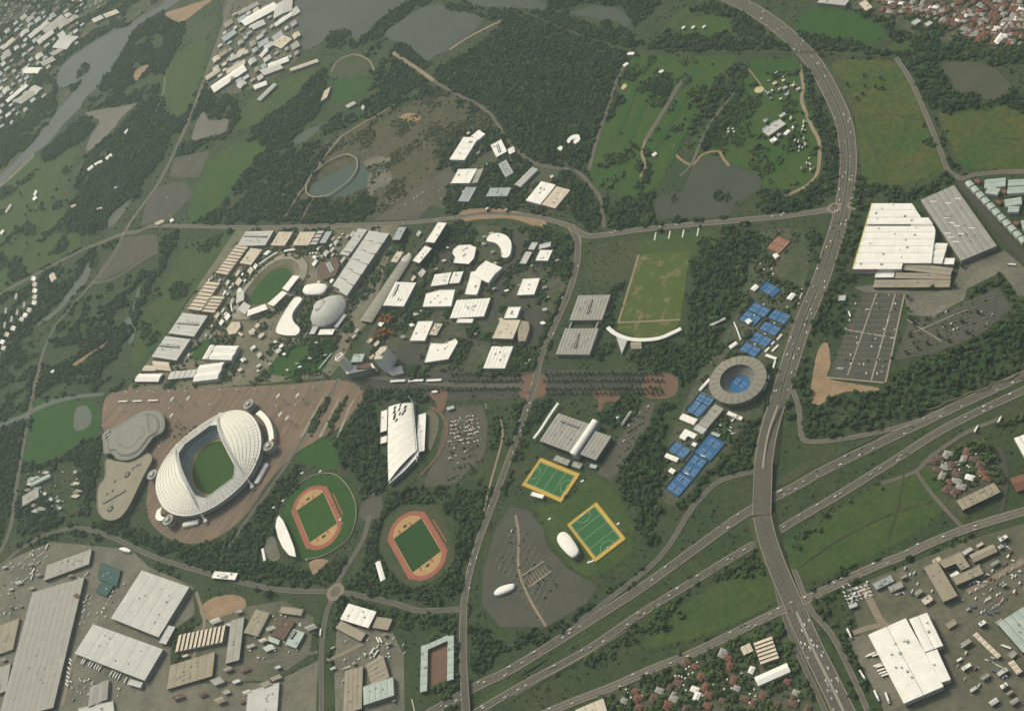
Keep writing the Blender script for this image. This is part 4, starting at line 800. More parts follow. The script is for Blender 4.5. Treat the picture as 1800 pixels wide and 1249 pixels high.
# the outer wall, the concourse and its rim
def rimz(t): return 29-9*abs(math.sin(t))**2
def inner(t):
    """roof opening: a long octagon; returns point and height"""
    c, s_ = math.cos(t), math.sin(t); hx, hy, ch = 57.0, 103.0, 116.0
    k = min(hx/max(abs(c), 1e-6), hy/max(abs(s_), 1e-6), ch/max(abs(c)+abs(s_)*.74, 1e-6))
    x, y = c*k, s_*k; return LS(x, y, 27+21*max(0, 1-(y/100)**2)*min(1, abs(x)/57))
def outer(t, e=0):
    x = math.copysign(abs(math.cos(t))**.9, math.cos(t))*(142+e); y = math.copysign(abs(math.sin(t))**.9, math.sin(t))*(136+e)
    return LS(x, y, rimz(t))
ts = [2*math.pi*i/NA for i in range(NA)]
ring('outer_wall', [[np.array([*outer(t, -9)[:2], -.3]) for t in ts], [np.array([*outer(t, -3)[:2], rimz(t)-2]) for t in ts]], WALL['g'], st)
ring('upper_rim', [[outer(t, 0)-np.array([0, 0, 2.2]) for t in ts], [outer(t, .6) for t in ts], [outer(t, -2)+np.array([0, 0, .4]) for t in ts]], WHITE, st)
for k, zf in enumerate((.28, .55)):
    ring('concourse_deck', [[np.array([*outer(t, -4.5+2*k)[:2], rimz(t)*zf]) for t in ts], [np.array([*outer(t, -4.5+2*k)[:2], rimz(t)*zf+1.6]) for t in ts]], WHITE, st)
# roof panels: one translucent strip per bay, from the opening to the rim
NB = 84
for i in range(NB):
    t0 = 2*math.pi*(i+.03)/NB; t1 = 2*math.pi*(i+.97)/NB; rows = []
    for j in range(7):
        f = j/6; row = []
        for t in (t0, t1):
            a, o = inner(t), outer(t, -1.5); p = a*(1-f)+o*f
            p[2] = a[2]+(o[2]-a[2])*(f**1.35); row.append(p)
        rows.append(row)
    side = abs(math.cos((t0+t1)/2)) > .5
    ring('roof_panel', rows, M_TRANS if side else ROOF['W'], st, closed=False, flip=True)
for j, f in enumerate((.0, .12, .24, .36, .48, .6, .72, .84, .94)):
    pts_ = []
    for t in ts+[ts[0]]:
        a, o = inner(t), outer(t, -1.5); p = a*(1-f)+o*f; p[2] = a[2]+(o[2]-a[2])*(f**1.35)+.5; pts_.append(p)
    B().tube(pts_, 1.3 if j == 0 else .38, 5).make('roof_truss' if j else 'roof_edge_beam', WHITE if j == 0 else M_TRUSS, st)
for sx in (-1, 1):                                            # the two great arches
    b = B()
    def arch(y, lift=0): return LS(sx*(60+6*abs(y/146)**2), y, 56*(1-(abs(y)/148)**2.1)+lift)
    ys = np.linspace(-147, 147, 37)
    for dx, dz in ((-1.6, 0), (1.6, 0), (0, 3)):
        b.tube([arch(y)+(LS(dx, 0)-LS(0, 0))*(1+.0*abs(y))+np.array([0, 0, dz*(1-(abs(y)/150)**4)]) for y in ys], .75, 5)
    for k in range(36):
        y = ys[k]; b.tube([arch(y)+(LS(-1.6, 0)-LS(0, 0)), arch(ys[k+1])+(LS(1.6, 0)-LS(0, 0))], .4, 4)
        b.tube([arch(y)+(LS(1.6, 0)-LS(0, 0)), arch(ys[k+1])+np.array([0, 0, 3])], .4, 4)
    b.make('roof_arch', WHITE, st)
    for sy in (-1, 1):
        bb = B(); bb.box(LS(sx*64.5, sy*141), (1, 0), (0, 1), 4, 5, -.2, 9); bb.make('arch_footing', WALL['w'], st)
for sx, sy in ((1, 1), (1, -1), (-1, 1), (-1, -1)):           # spiral ramp drums
    c = LS(sx*141, sy*84+8); bb = B(); k = 26; rr = 13.5
    for lev in range(4):
        z = 4+5.2*lev
        V = [(c[0]+q*math.cos(6.2832*i/k), c[1]+q*math.sin(6.2832*i/k), z+dz) for q, dz in ((rr, 0), (rr, 1.3), (rr-1.2, 1.3), (rr-1.2, .5), (5, .5), (5, 0)) for i in range(k)]
        bb.add(V, [(j*k+i, j*k+(i+1) % k, (j+1)*k+(i+1) % k, (j+1)*k+i) for j in range(5) for i in range(k)])
    dr = bb.make('spiral_ramp', WALL['w'], st)
    put(B().prism([c[:2]+4.6*np.array([math.cos(6.2832*i/12), math.sin(6.2832*i/12)]) for i in range(12)], 0, 24).make('ramp_core', WALL['w'], dr))
    B().prism([c[:2]+10.5*np.array([math.cos(6.2832*i/20), math.sin(6.2832*i/20)]) for i in range(20)], 19.6, 20.4).make('ramp_floor', WALL['g'], st)
for sx, sy, y0, y1 in ((1, -1, -60, 52), (-1, -1, -60, -20)):          # curved ramps with pale canopy roofs
    rows = [[], []]
    for y in np.linspace(y0, y1, 16):
        x = 152+10*(1-((y-(y0+y1)/2)/((y1-y0)/2))**2)
        rows[0].append(LS(sx*(x-7), y, 15)); rows[1].append(LS(sx*(x+7), y, 15.8))
    o = ring('ramp_canopy', rows, M_TRANS, st, closed=False, flip=sx > 0)
    ring('ramp_wall', [[p-np.array([0, 0, 14]) for p in rows[1]], [p-np.array([0, 0, .3]) for p in rows[1]]], WALL['w'], st, closed=False, flip=sx > 0)
for (x0, y0, x1, y1) in ((452, 851, 471, 817), (325, 924, 351, 918)):
    a, e = G(x0, y0)[:2], G(x1, y1)[:2]; d = np.linalg.norm(e-a); t = (e-a)/d; nn = np.array([-t[1], t[0]])
    B().box((a+e)/2, t, nn, d/2, 7, 0, 6).make('ticket_office', WALL['w'], st)
    B().box((a+e)/2, t, nn, d/2+1, 4, 6, 7.2).make('ticket_office_roof', WHITE, st)

# ------------------------------------------------------------------ indoor arena and its car park
def prism_thing(name, label, cat, pts, h, M, MW, curve=True, n=5, extra=None):
    p = smooth(P(pts), n) if curve else P(pts); w = [G(q[0], q[1], h)[:2] for q in p]; c = sum(w)/len(w)
    root = thing(name, label, cat, c); BLOCK.append(w); BFOOT.append(w); B().prism(inset(w, .6), -.3, h-.5).make('wall', MW, root)
    return root, w, c
ap = '181,762 210,746 240,727 262,720 279,722 289,735 287,757 270,768 262,778 246,798 226,808 206,807 196,797 183,797 181,780'
ar, w, c = prism_thing('indoor_arena', 'grey metal roofed indoor arena with nested curved roof tiers', 'arena', ap, 16, ROOF['BG'], WALL['d'])
ARG = mat('arena_roof', (.215, .225, .19), (.175, .19, .16), .05, .5, .1)
for k, (f, z0, z1) in enumerate(((1.0, 15.4, 17), (.84, 17, 19.5), (.45, 19.5, 20.6))):
    sh = np.array([0, 0]) if k < 2 else (np.array(G(225, 772, 22)[:2])-c)*(.5 if k == 2 else .8)
    q = [c+sh+(np.array(p)-c)*f for p in w]; q2 = [c+sh+(np.array(p)-c)*(f-.07) for p in w]
    V = [(*p, z0) for p in q]+[(*p, z0+(z1-z0)*.35) for p in q]+[(*p, z1) for p in q2]; kk = len(q); 
    if area2(q) < 0: V = [(*p, z0) for p in q[::-1]]+[(*p, z0+(z1-z0)*.35) for p in q[::-1]]+[(*p, z1) for p in q2[::-1]]
    F = [(j*kk+i, j*kk+(i+1) % kk, (j+1)*kk+(i+1) % kk, (j+1)*kk+i) for j in (0, 1) for i in range(kk)]+[tuple(range(2*kk, 3*kk))]
    mesh('roof_tier', V, F, ARG, ar)
for i in range(11):                                           # dark zigzag of masts across the roof
    a = G(260.5+.3*i, 729+3.0*i, 24); B().tube([a, a+np.array([1.5 if i % 2 else -2.5, 1, 8])], .5, 5).make('roof_mast', DARK, ar)
for i in range(9):
    x, y = 184+2.2*(i % 5)+1.5*(i//5), 764-1.6*(i % 5)+4*(i//5); q = G(x, y, 19)
    B().box(q, (.8, .5), (-.5, .8), 2.2, 1.6, 17, 21).make('roof_unit', ROOF['LG'], ar)
cp = '186,808 205,810 228,812 248,803 260,796 268,806 256,830 246,850 232,880 220,900 206,912 190,914 178,907 171,892 172,856 184,838'
pk, w, c = prism_thing('multi_storey_car_park', 'long tan roofed multi storey car park below the indoor arena', 'car park', cp, 13, ROOF['C'], WALL['d'])
M_DECK = mat('deck_tan', (.30, .27, .195), (.235, .215, .16), .03, .9, .15)
b = B(); p = ccw(w); k = len(p); ins = inset(p, 1.2)
V = [(*q, 12.4) for q in p]+[(*q, 14.2) for q in p]+[(*q, 14.2) for q in ins]+[(*q, 13) for q in ins]
b.add(V, [(j*k+i, j*k+(i+1) % k, (j+1)*k+(i+1) % k, (j+1)*k+i) for j in range(3) for i in range(k)]+[tuple(range(3*k, 4*k))]); dk = b.make('roof_deck', M_DECK, pk)
for lev in (3.2, 6.4, 9.6):
    o2 = [q for q in inset(p, .2)]; ring('deck_edge', [[np.array([*q, lev]) for q in o2], [np.array([*q, lev+1.2]) for q in o2]], WALL['g'], pk)
for (x, y, r) in ((224, 834, 9), (194, 894, 9)):              # ramp openings
    q = G(x, y, 13); B().prism([q[:2]+r*np.array([math.cos(6.2832*i/16), math.sin(6.2832*i/16)]) for i in range(16)], 13, 13.5).make('ramp_well', DARK, dk)
    B().prism([q[:2]+(r*.55)*np.array([math.cos(6.2832*i/16), math.sin(6.2832*i/16)]) for i in range(16)], 13.5, 14.5).make('ramp_core', WALL['g'], dk)
a, e = G(181, 884, 13)[:2], G(220, 862, 13)[:2]; t = (e-a)/np.linalg.norm(e-a)
B().box((a+e)/2, t, np.array([-t[1], t[0]]), np.linalg.norm(e-a)/2, 3.5, 13, 15.5).make('stair_block', WALL['g'], dk)
for x, y in ((202, 845), (198, 862), (240, 818), (234, 823), (246, 816), (188, 868)):
    q = G(x, y, 13); B().box(q, (.7, .7), (-.7, .7), 4, 1.8, 13, 15).make('roof_unit', WALL['g'], dk)

# ------------------------------------------------------------------ swimming hall
LQ = [G(*p, 18)[:2] for p in ((684, 716), (727, 709), (735, 792), (684, 848))]
aq = thing('swimming_hall', 'arched white swimming hall roof with dark diamond skylights and masts', 'swimming hall', sum(LQ)/4); BLOCK.append(LQ)
lo, hi = [], []
B().prism([G(684, 716, 8)[:2], G(727, 709, 8)[:2], G(735, 792, 8)[:2], G(684, 848, 8)[:2]], -.2, 8).make('wall', WALL['w'], aq)
def aqp(s, t):                                                # s across, t along
    a = np.array(G(684-1.5*math.sin(t*3.1), 716+(848-716)*t, 10)); e = np.array(G(727+8*t, 709+83*t, 10)); p = a*(1-s)+e*s
    p[2] = 11+7*math.sin(math.pi*(.06+.88*s))**.8; return p
for k in range(8):
    rows = [[aqp(i/12, (k+.02)/8+(j/3)*.96/8) for i in range(13)] for j in range(4)]
    ring('roof_panel', rows, ROOF['W'], aq, sm=True, closed=False)
for t in (0, 1):
    e = [aqp(i/12, t) for i in range(13)]; V = e+[np.array([p[0], p[1], 0]) for p in e]
    mesh('gable_glass', V, [((i, i+1, 14+i, 13+i) if t == 0 else (13+i, 14+i, i+1, i)) for i in range(12)], GLASS if t else WALL['w'], aq)
for x, y in ((694, 716), (704, 712), (712, 715), (693, 723), (702, 719), (711, 722), (694, 729), (703, 727), (693, 734), (708, 727), (697, 738)):
    q = G(x, y, 18); u = np.array([.85, .52]); v = np.array([-.2, .98])
    B().prism([q[:2]-u*5.2, q[:2]-v*2.4, q[:2]+u*5.2, q[:2]+v*2.4], 16.5, 18.9).make('skylight', DARK, aq)
a, e = G(726, 706, 14), G(736, 815, 14)
b = B(); b.tube([a+(e-a)*f+np.array([0, 0, 8]) for f in np.linspace(0, 1, 20)], .9, 5)
for f in np.linspace(.02, .98, 16): b.tube([a+(e-a)*f+np.array([0, 0, -13]), a+(e-a)*f+np.array([0, 0, 12])], .5, 5)
b.make('mast_truss', STEEL, aq)
b = B(); b.tube([a+np.array([0, 0, -14]), a+np.array([0, 0, 22])], 1.1, 6); b.make('mast', STEEL, aq)
BL('flat', 9, 'W', 'd', 'pool_annexe', 'building', 'white flat annexe along the swimming hall car park side', '731,729 745,728 750,790 737,794')
BL('flat', 8, 'W', 'd', 'pool_annexe', 'building', 'upper white annexe on the tree side of the swimming hall', '669,724 680,719 681,757 670,758')
BL('flat', 7, 'W', 'd', 'pool_annexe', 'building', 'lower white annexe on the tree side of the swimming hall', '668,768 680,766 680,777 670,779')
BL('flat', 11, 'W', 'g', 'pool_annexe', 'building', 'white stepped roof deck with plant at the swimming hall foot', '684,850 684,822 712,806 735,790 736,800 712,826', units=4, rect=False)
sheet('courtyard', '749,1142 786,1127 790,1194 755,1208', M_PLAZA2, 'red brown courtyard inside the pale green wings', 'paving', curve=False)
sheet('pool_terrace', '750,726 762,722 771,735 772,750 764,778 754,790', M_YARDG, 'brown terrace between swimming hall and curved path', 'paving')
path('757,716 772,724 785,745 784,770 770,800 740,835', 7, M_PLAZA2, 'curved red path around the swimming hall terrace')

# ------------------------------------------------------------------ showground arena
oa = [np.array(G(*p)) for p in smooth(P('464,488 482,474 500,470 512,478 512,492 497,514 472,531 443,536 439,526 447,509'), 7)]
sa = thing('showground_arena', 'oval showground arena ringed by white roofed grandstands', 'arena', sum(oa)[:2]/len(oa))
ocn = sum(oa)/len(oa)
def oring(f, z): return [np.array([*(ocn[:2]+(p[:2]-ocn[:2])*f), z]) for p in oa]
BLOCK.append([p[:2] for p in oring(1.5, 0)]); BFOOT.append([p[:2] for p in oring(1.85, 0)])
mesh('arena_field', oring(1, .5), [tuple(range(len(oa)))] if area2(oa) > 0 else [tuple(range(len(oa)))[::-1]], M_LAWN, sa)
fl = area2(oa) < 0
ring('arena_track', [oring(1, .5), oring(1.06, .6)], mat('arena_rail', (.20, .13, .08), None, .1), sa, flip=fl)
ring('arena_apron', [oring(1.06, .6), oring(1.1, .6)], M_LAWN, sa, flip=fl)
ring('spectator_bank', [oring(1.1, .6), oring(1.42, 6)], M_SHOW, sa, flip=fl)
ring('concourse', [oring(1.42, 6), oring(1.75, 3)], M_CONC, sa, flip=fl)
ring('outer_bank', [oring(1.75, 3), oring(1.82, 0)], M_YARD, sa, flip=fl)
for lab, pts, M in (('', '515,484 527,485 506,512 496,507', 'W'), ('', '496,511 505,515 481,538 470,534', 'W'), ('', '466,534 471,543 434,556 436,545', 'W'), ('', '429,530 441,538 431,553 418,543', 'LG'), ('', '416,513 429,510 429,527 415,534', 'LG')):
    h = 15; q = [G(*p, h)[:2] for p in P(pts)]; cc = sum(q)/4
    g = B(); g.prism(inset(q, 1.5), 0, 8).make('stand_base', WALL['g'], sa)
    for s in range(3):                                        # three roof sheets each
        e = [lerp4(q, s/3+.004, 0), lerp4(q, (s+1)/3-.004, 0), lerp4(q, (s+1)/3-.004, 1), lerp4(q, s/3+.004, 1)]
        B().prism(e, h-.4, h+.5, base=True).make('stand_roof', ROOF[M], sa)
    b = B()
    for s in (0, .5, 1):
        for t in (.1, .9): p = lerp4(q, .03+s*.94, t); b.tube([(p[0], p[1], 6), (p[0], p[1], h)], .4, 5)
    put(b.make('stand_posts', STEEL, sa), kind='stuff')
def ribbon(name, label, cat, pts, w, h, M, posts=True, n=6, closed=False, root=None):
    line = [G(q[0], q[1], h)[:2] for q in smooth(P(pts), n, False)]
    r = root or thing(name, label, cat, line[len(line)//2]); b = B(); L, Rr = strip_poly(line, w); k = len(L)
    V = [(*L[i], h-.5) for i in range(k)]+[(*L[i], h) for i in range(k)]+[(*line[i], h+.7) for i in range(k)]+[(*Rr[i], h) for i in range(k)]+[(*Rr[i], h-.5) for i in range(k)]
    b.add(V, [((j+1)*k+i, (j+1)*k+i+1, j*k+i+1, j*k+i) for j in range(4) for i in range(k-1)]+[(i, i+1, 4*k+i+1, 4*k+i) for i in range(k-1)]+[(0, k, 2*k, 3*k, 4*k), (k-1, 5*k-1, 4*k-1, 3*k-1, 2*k-1)])
    b.make('canopy_roof', M, r)
    if posts:
        for i in range(0, k, 3):
            B().tube([(*L[i], 0), (*L[i], h)], .35, 5).make('post', STEEL, r)
    BLOCK.append(L+Rr[::-1]); return r
ribbon('arena_canopy', 'thin curved white canopy on the high side of the arena bank', 'canopy', '455,464 468,455 480,447 488,443', 5, 6, WHITE)
ribbon('arena_canopy', 'short straight white canopy above the arena bank', 'canopy', '499,441 509,439 519,438', 6, 6, WHITE)
ribbon('arena_canopy', 'thin white canopy behind the grey arena stands', 'canopy', '409,523 406,534 408,547', 4, 6, WHITE)
ribbon('curved_stand', 'long curved white canopy of driving bays facing the practice range', 'canopy', '1068,575 1080,585 1101,594 1127,597 1158,594 1181,585 1197,577', 9, 7, WHITE)
ribbon('wavy_canopy', 'narrow wavy white canopy along the sports hall', 'canopy', '981,708 965,731 951,753 938,770', 6, 9, WHITE)
ribbon('footbridge_canopy', 'thin white canopy strip on the plaza nearest the arena corner', 'canopy', '208,705 224,704.5', 4, 4, WHITE)
ribbon('footbridge_canopy', 'thin white canopy strip in the middle of three on the plaza', 'canopy', '233,704.5 250,704', 4, 4, WHITE)
ribbon('footbridge_canopy', 'thin white canopy strip nearest the stadium of three on the plaza', 'canopy', '260,703.5 278,703', 4, 4, WHITE)
for i, (x, lab) in enumerate(((686, 'beside the hotel tower'), (718, 'between its two twins'), (750, 'opposite the swimming hall path'))):
    ribbon('bus_shelter', 'long white bus shelter roof on the boulevard '+lab, 'shelter', f'{x},{669.5-i*.6} {x+13},{668.9-i*.6} {x+26},{668.3-i*.6}', 6, 5, WHITE)
ribbon('bus_shelter', 'short white shelter roof across the boulevard', 'shelter', '759,688 769,687.5', 6, 4, WHITE)
ribbon('covered_walk', 'pale covered walk from courtyard to hotel forecourt', 'canopy', '583,620 573,632 561,647', 3.5, 4, STEEL)
ribbon('covered_walk', 'grey covered walk by the sports hall lawn', 'canopy', '1109,722 1100,735 1092,747', 6, 5, ROOF['G'])
ribbon('covered_walk', 'thin white wall like canopy by the tennis path', 'canopy', '1290,566 1296,580 1302,597', 3, 3, WHITE)
ribbon('footbridge', 'grey footbridge over the wooded creek by the practice range', 'bridge', '1248,572 1262,565 1275,559', 6, 6, ROOF['LG'])
ribbon('ring_walk', 'elevated circular walkway over the flooded brick pit', 'walkway', '628,292 627,280 617,273 605,271.5 579,282 553,301 542,315.5 538,330 539,339 551,345.5 575,343 592,333 611,319 624,302 628,292', 4, 6, M_CONC, n=8)
ribbon('ring_walk_link', 'straight brown approach bridge to the elevated ring', 'walkway', '529,386 540,367 551,347', 3, 5, M_PATH)
ribbon('white_median_wall', 'pale concrete wedge wall along the overpass approach', 'wall', '1368,712 1354,750 1346,785 1341,823', 4, 8.5, M_CONC, posts=False)
# crescent office, round white hall, curved hall, hexagonal terrace, lens canopies
def slab(name, label, cat, pts, h, roof, wall, curve=True, n=5, rise=0, units=0):
    r, w, c = prism_thing(name, label, cat, pts, h, None, WALL[wall], curve, n)
    p = ccw(w); k = len(p); q = inset(p, 1.0)
    if rise:
        lev = [(1.0, h-.6), (1.0, h), (.85, h+rise*.45), (.6, h+rise*.8), (.3, h+rise*.97)]
        V = [(*(c+(np.array(a)-c)*f), z) for f, z in lev for a in p]
        F = [(j*k+i, j*k+(i+1) % k, (j+1)*k+(i+1) % k, (j+1)*k+i) for j in range(len(lev)-1) for i in range(k)]+[tuple(range((len(lev)-1)*k, len(lev)*k))]
        mesh('roof', V, F, ROOF[roof], r, True)
    else:
        V = [(*a, h-.6) for a in p]+[(*a, h+.5) for a in p]+[(*a, h+.5) for a in q]+[(*a, h) for a in q]
        ro = mesh('roof', V, [(j*k+i, j*k+(i+1) % k, (j+1)*k+(i+1) % k, (j+1)*k+i) for j in range(3) for i in range(k)]+[tuple(range(3*k, 4*k))], ROOF[roof], r)
        rr = random.Random(int(c[0]))
        for _ in range(units):
            a = c+(np.array(p[rr.randrange(k)])-c)*.75; B().box(a, (1, 0), (0, 1), 1.5, 1.2, h, h+1.6).make('roof_unit', ROOF['G'], ro)
    return r
slab('crescent_office', 'white crescent shaped office beside the orange earth strip', 'office block', '856,423 859,414 872,409.5 887,412.5 898,424 898,443 892,452 882,451 880,437 871,427', 11, 'W', 'w', units=3)
slab('oval_hall', 'smooth white oval hall roof between arena and dome', 'hall', '532,511 538,501 555,498 572,499 575,506 566,516 550,518 537,517', 9, 'W', 'w', rise=4)
slab('curved_hall', 'white hall with a concave curved side beside the dome', 'hall', '519,522 531,525 521,540 514,552 516,565 527,578 519,589 488,586 487,572 500,548 508,535', 10, 'W', 'w', n=3)
slab('lens_canopy', 'white lens shaped canopy beside the coach park road', 'canopy', '868,1042 878,1031 902,1025 903,1034 888,1042 874,1046', 5, 'W', 'w', rise=3)
slab('lens_canopy', 'small white lens canopy above the teal roof', 'canopy', '209,964 218,961 229,966 228,970 218,969', 5, 'W', 'w', rise=2)
slab('hockey_grandstand', 'white oval roof of the stand beside the lower hockey pitch', 'grandstand', '982,938 990,934 999,938 1010,952 1018,969 1008,979 998,974 985,960 979,948', 12, 'W', 'g', rise=3)
slab('ring_building', 'small white ring shaped building in the mangrove edge', 'building', '996,248 1002,240 1013,236 1020,240 1018,248 1010,253 1008,247 1012,243 1004,246 1000,252', 5, 'W', 'w', n=3)
slab('ring_building_annexe', 'small white block beside the ring shaped building', 'building', '979,261 985,256 991,260 985,265', 5, 'W', 'w', curve=False)
slab('hex_amphitheatre', 'brown six sided amphitheatre with two pale green roof strips', 'amphitheatre', '558,473 567,460 590,451 597,466 590,484 568,492 560,485', 6, 'BR', 'b', curve=False)
for k in (0, 1):
    p = [(575+4*k, 466-2*k), (578+4*k, 465-2*k), (586+4*k, 481-3*k), (583+4*k, 482-3*k)]
    sheet('amphitheatre_strip', p, ROOF['GN'], 'pale green sail strip over the brown amphitheatre', 'canopy', z=7.5, curve=False, kind='thing', group='amphitheatre sail strips')
# rounded head of the athletics stand
# ------------------------------------------------------------------ exhibition dome and halls
dc = G(577, 546, 8)[:2]; BFOOT.append([dc+60*np.array(q) for q in ((-1, -1), (1, -1), (1, 1), (-1, 1))]); dm = thing('exhibition_dome', 'broad pale grey dome with a raised round cap beside the halls', 'dome', dc)
BLOCK.append([dc+52*np.array([math.cos(i*.2618), math.sin(i*.2618)]) for i in range(24)])
k = 48; prof = [(50, 0), (50, 9), (47, 12), (40, 17.5), (30, 22.5), (18, 26), (6, 27.6)]
for j in range(16):
    a0, a1 = 2*math.pi*(j+.015)/16, 2*math.pi*(j+.985)/16
    rows = [[np.array([dc[0]+r*math.cos(a0+(a1-a0)*i/3), dc[1]+r*math.sin(a0+(a1-a0)*i/3), z]) for i in range(4)] for r, z in prof[1:]]
    ring('dome_panel', rows, ROOF['LG'], dm, sm=True, closed=False)
mesh('dome_apex', [(dc[0]+7*math.cos(6.2832*i/24), dc[1]+7*math.sin(6.2832*i/24), 27.55) for i in range(24)], [tuple(range(24))], ROOF['LG'], dm)
ring('wall', [[np.array([dc[0]+49*math.cos(6.2832*i/k), dc[1]+49*math.sin(6.2832*i/k), z]) for i in range(k)] for z in (-.2, 9)], WALL['w'], dm)
cq = dc+np.array([-10, 16]); pr2 = [(17.5, 22.0), (17.3, 26.4), (13, 28.2), (7, 29.4), (.3, 29.8)]
ring('dome_cap', [[np.array([cq[0]+r*math.cos(6.2832*i/k), cq[1]+r*math.sin(6.2832*i/k), z]) for i in range(k)] for r, z in pr2], ROOF['LG'], dm, sm=True)
for i in range(6):                                            # stepped halls, two roof bays each
    l0, l1 = np.array((584., 503.)), np.array((648., 407.)); r0, r1 = np.array((611., 518.)), np.array((687., 407.))
    f0, f1 = i/6, (i+1)/6
    for s0, s1, lab, h in ((0, .47, 'outer', 13.5), (.47, 1, 'inner', 15)):
        def q(f, s): return (l0+(l1-l0)*f)*(1-s)+(r0+(r1-r0)*f)*s
        sh = .0 if s0 == 0 else -.03
        BL('shed', h+(i % 2)*1.6, 'LG', 'g', 'exhibition_hall_bay', 'hall', ['lowest', 'second', 'third', 'fourth', 'fifth', 'topmost'][i]+' pale roof bay counted from the dome in the '+('arena side' if s0 == 0 else 'station side')+' row of long halls',
           [tuple(q(f0+sh+.012, s0)), tuple(q(f0+sh+.012, s1)), tuple(q(f1+sh, s1)), tuple(q(f1+sh, s0))], n=-1, group='long exhibition halls', rect=False)
# station: a long vaulted roof with a domed glass end
sq = [G(*p, 9)[:2] for p in ((706, 452), (721, 456), (652, 566), (631, 563))]
sn = thing('railway_station', 'long grey green vaulted station roof with a domed end', 'station', sum(sq)/4); BLOCK.append(sq); BFOOT.append(sq)
M_STN = mat('station_roof', (.27, .265, .21), (.22, .22, .18), .05, .6, .1)
def sp(s, t):
    p = lerp4(sq, s, t); return np.array([p[0], p[1], 6+3*math.sin(math.pi*s)**.7])
for i in range(15):
    ring('roof_vault', [[sp(j/10, (i+.02+.96*f)/15) for j in range(11)] for f in (0, 1)], M_STN, sn, sm=True, closed=False, flip=True)
B().prism(inset(sq, 2), -.2, 6).make('platform_wall', WALL['d'], sn)
ec = (sq[0]+sq[1])/2; rr = np.linalg.norm(sq[1]-sq[0])/2
ring('domed_end', [[np.array([ec[0]+rr*math.cos(i*math.pi/10)*math.cos(e), ec[1]+rr*math.sin(i*math.pi/10)*math.cos(e), 5+6*math.sin(e)]) for i in range(20)] for e in (0, .3, .6, .9, 1.2, 1.5)], ROOF['LG'], sn, sm=True)

# ------------------------------------------------------------------ hotel towers
M_CLAD = mat('tower_cladding', (.86, .83, .72), (.80, .77, .67), .08, .5, .1)
def tower(name, label, foot, h, parts, rad=None):
    c = sum(np.array(q) for q in foot)/len(foot); t = thing(name, label, 'hotel', c); BLOCK.append(foot); BFOOT.append(inset(foot, -14))
    p = ccw(foot); fl = int(h/3.3)
    B().prism(inset(p, .35), -.2, h).make('core', mat('tower_glass', (.46, .47, .42), (.40, .41, .37), .1, .4, .1), t)
    for i in range(fl):
        B().prism(p, i*h/fl, i*h/fl+h/fl*.8, base=True).make('floor_band', M_CLAD, t)
    B().prism(p, h, h+2.2).make('parapet', M_CLAD, t); B().prism(inset(p, 1), h+2.2, h+2.3).make('roof', ROOF['T'], t)
    return t, c
ha = G(607, 660, 0); rot = [np.array([ha[0], ha[1]])+np.array([13*math.cos(i*math.pi/10), 13*math.sin(i*math.pi/10)]) for i in range(20)]
cyl = [G(597, 628, 60)[:2]+11.5*np.array([math.cos(i*math.pi/10), math.sin(i*math.pi/10)]) for i in range(20)]
t1, _ = tower('hotel_tower', 'round ended pale hotel tower beside the parade lawn', cyl, 60, 0)
cc = G(597, 628, 60)[:2]; ring('roof_drum', [[np.array([cc[0]+r*math.cos(i*math.pi/10), cc[1]+r*math.sin(i*math.pi/10), z]) for i in range(20)] for r, z in ((8, 62), (8, 65), (7, 65), (7, 62.5))], M_CLAD, t1)
B().prism([G(*p, 20)[:2] for p in ((602, 646), (627, 640), (654, 638), (658, 646), (636, 651), (610, 657))], 0, 20).make('podium_block', M_CLAD, t1)
B().prism([G(*p, 24)[:2] for p in ((628, 639), (649, 637), (653, 646), (626, 648))], 20, 24).make('podium_top', ROOF['BR'], t1)
for k in range(5): B().prism([G(*p, 20)[:2] for p in ((602.5, 646.6), (658.4, 646.8), (636, 651.4), (609.6, 657.6))], 2+3.6*k, 3.6+3.6*k, base=True).make('window_band', GLASS, t1)
t2, _ = tower('hotel_tower', 'tall slab hotel tower with a pointed roof beside the round one', [G(*p, 48)[:2] for p in ((669, 611), (681, 609), (672, 631), (658, 632))], 48, 0)
cc = sum(G(*p, 48)[:2] for p in ((669, 611), (681, 609), (672, 631), (658, 632)))/4
B().box(cc, (.95, .3), (-.3, .95), 6, 9, 50, 54).make('plant_room', ROOF['T'], t2)
B().prism([G(*p, 6)[:2] for p in ((676, 650), (706, 642), (709, 655), (690, 660))], 0, 6).make('podium', WALL['w'], t2)
BL('flat', 30, 'GN', 'g', 'hotel_wing', 'hotel', 'pale green twin ridged hotel block behind the round tower', '621,621 641,623 636,636 618,636', win=7, units=4)

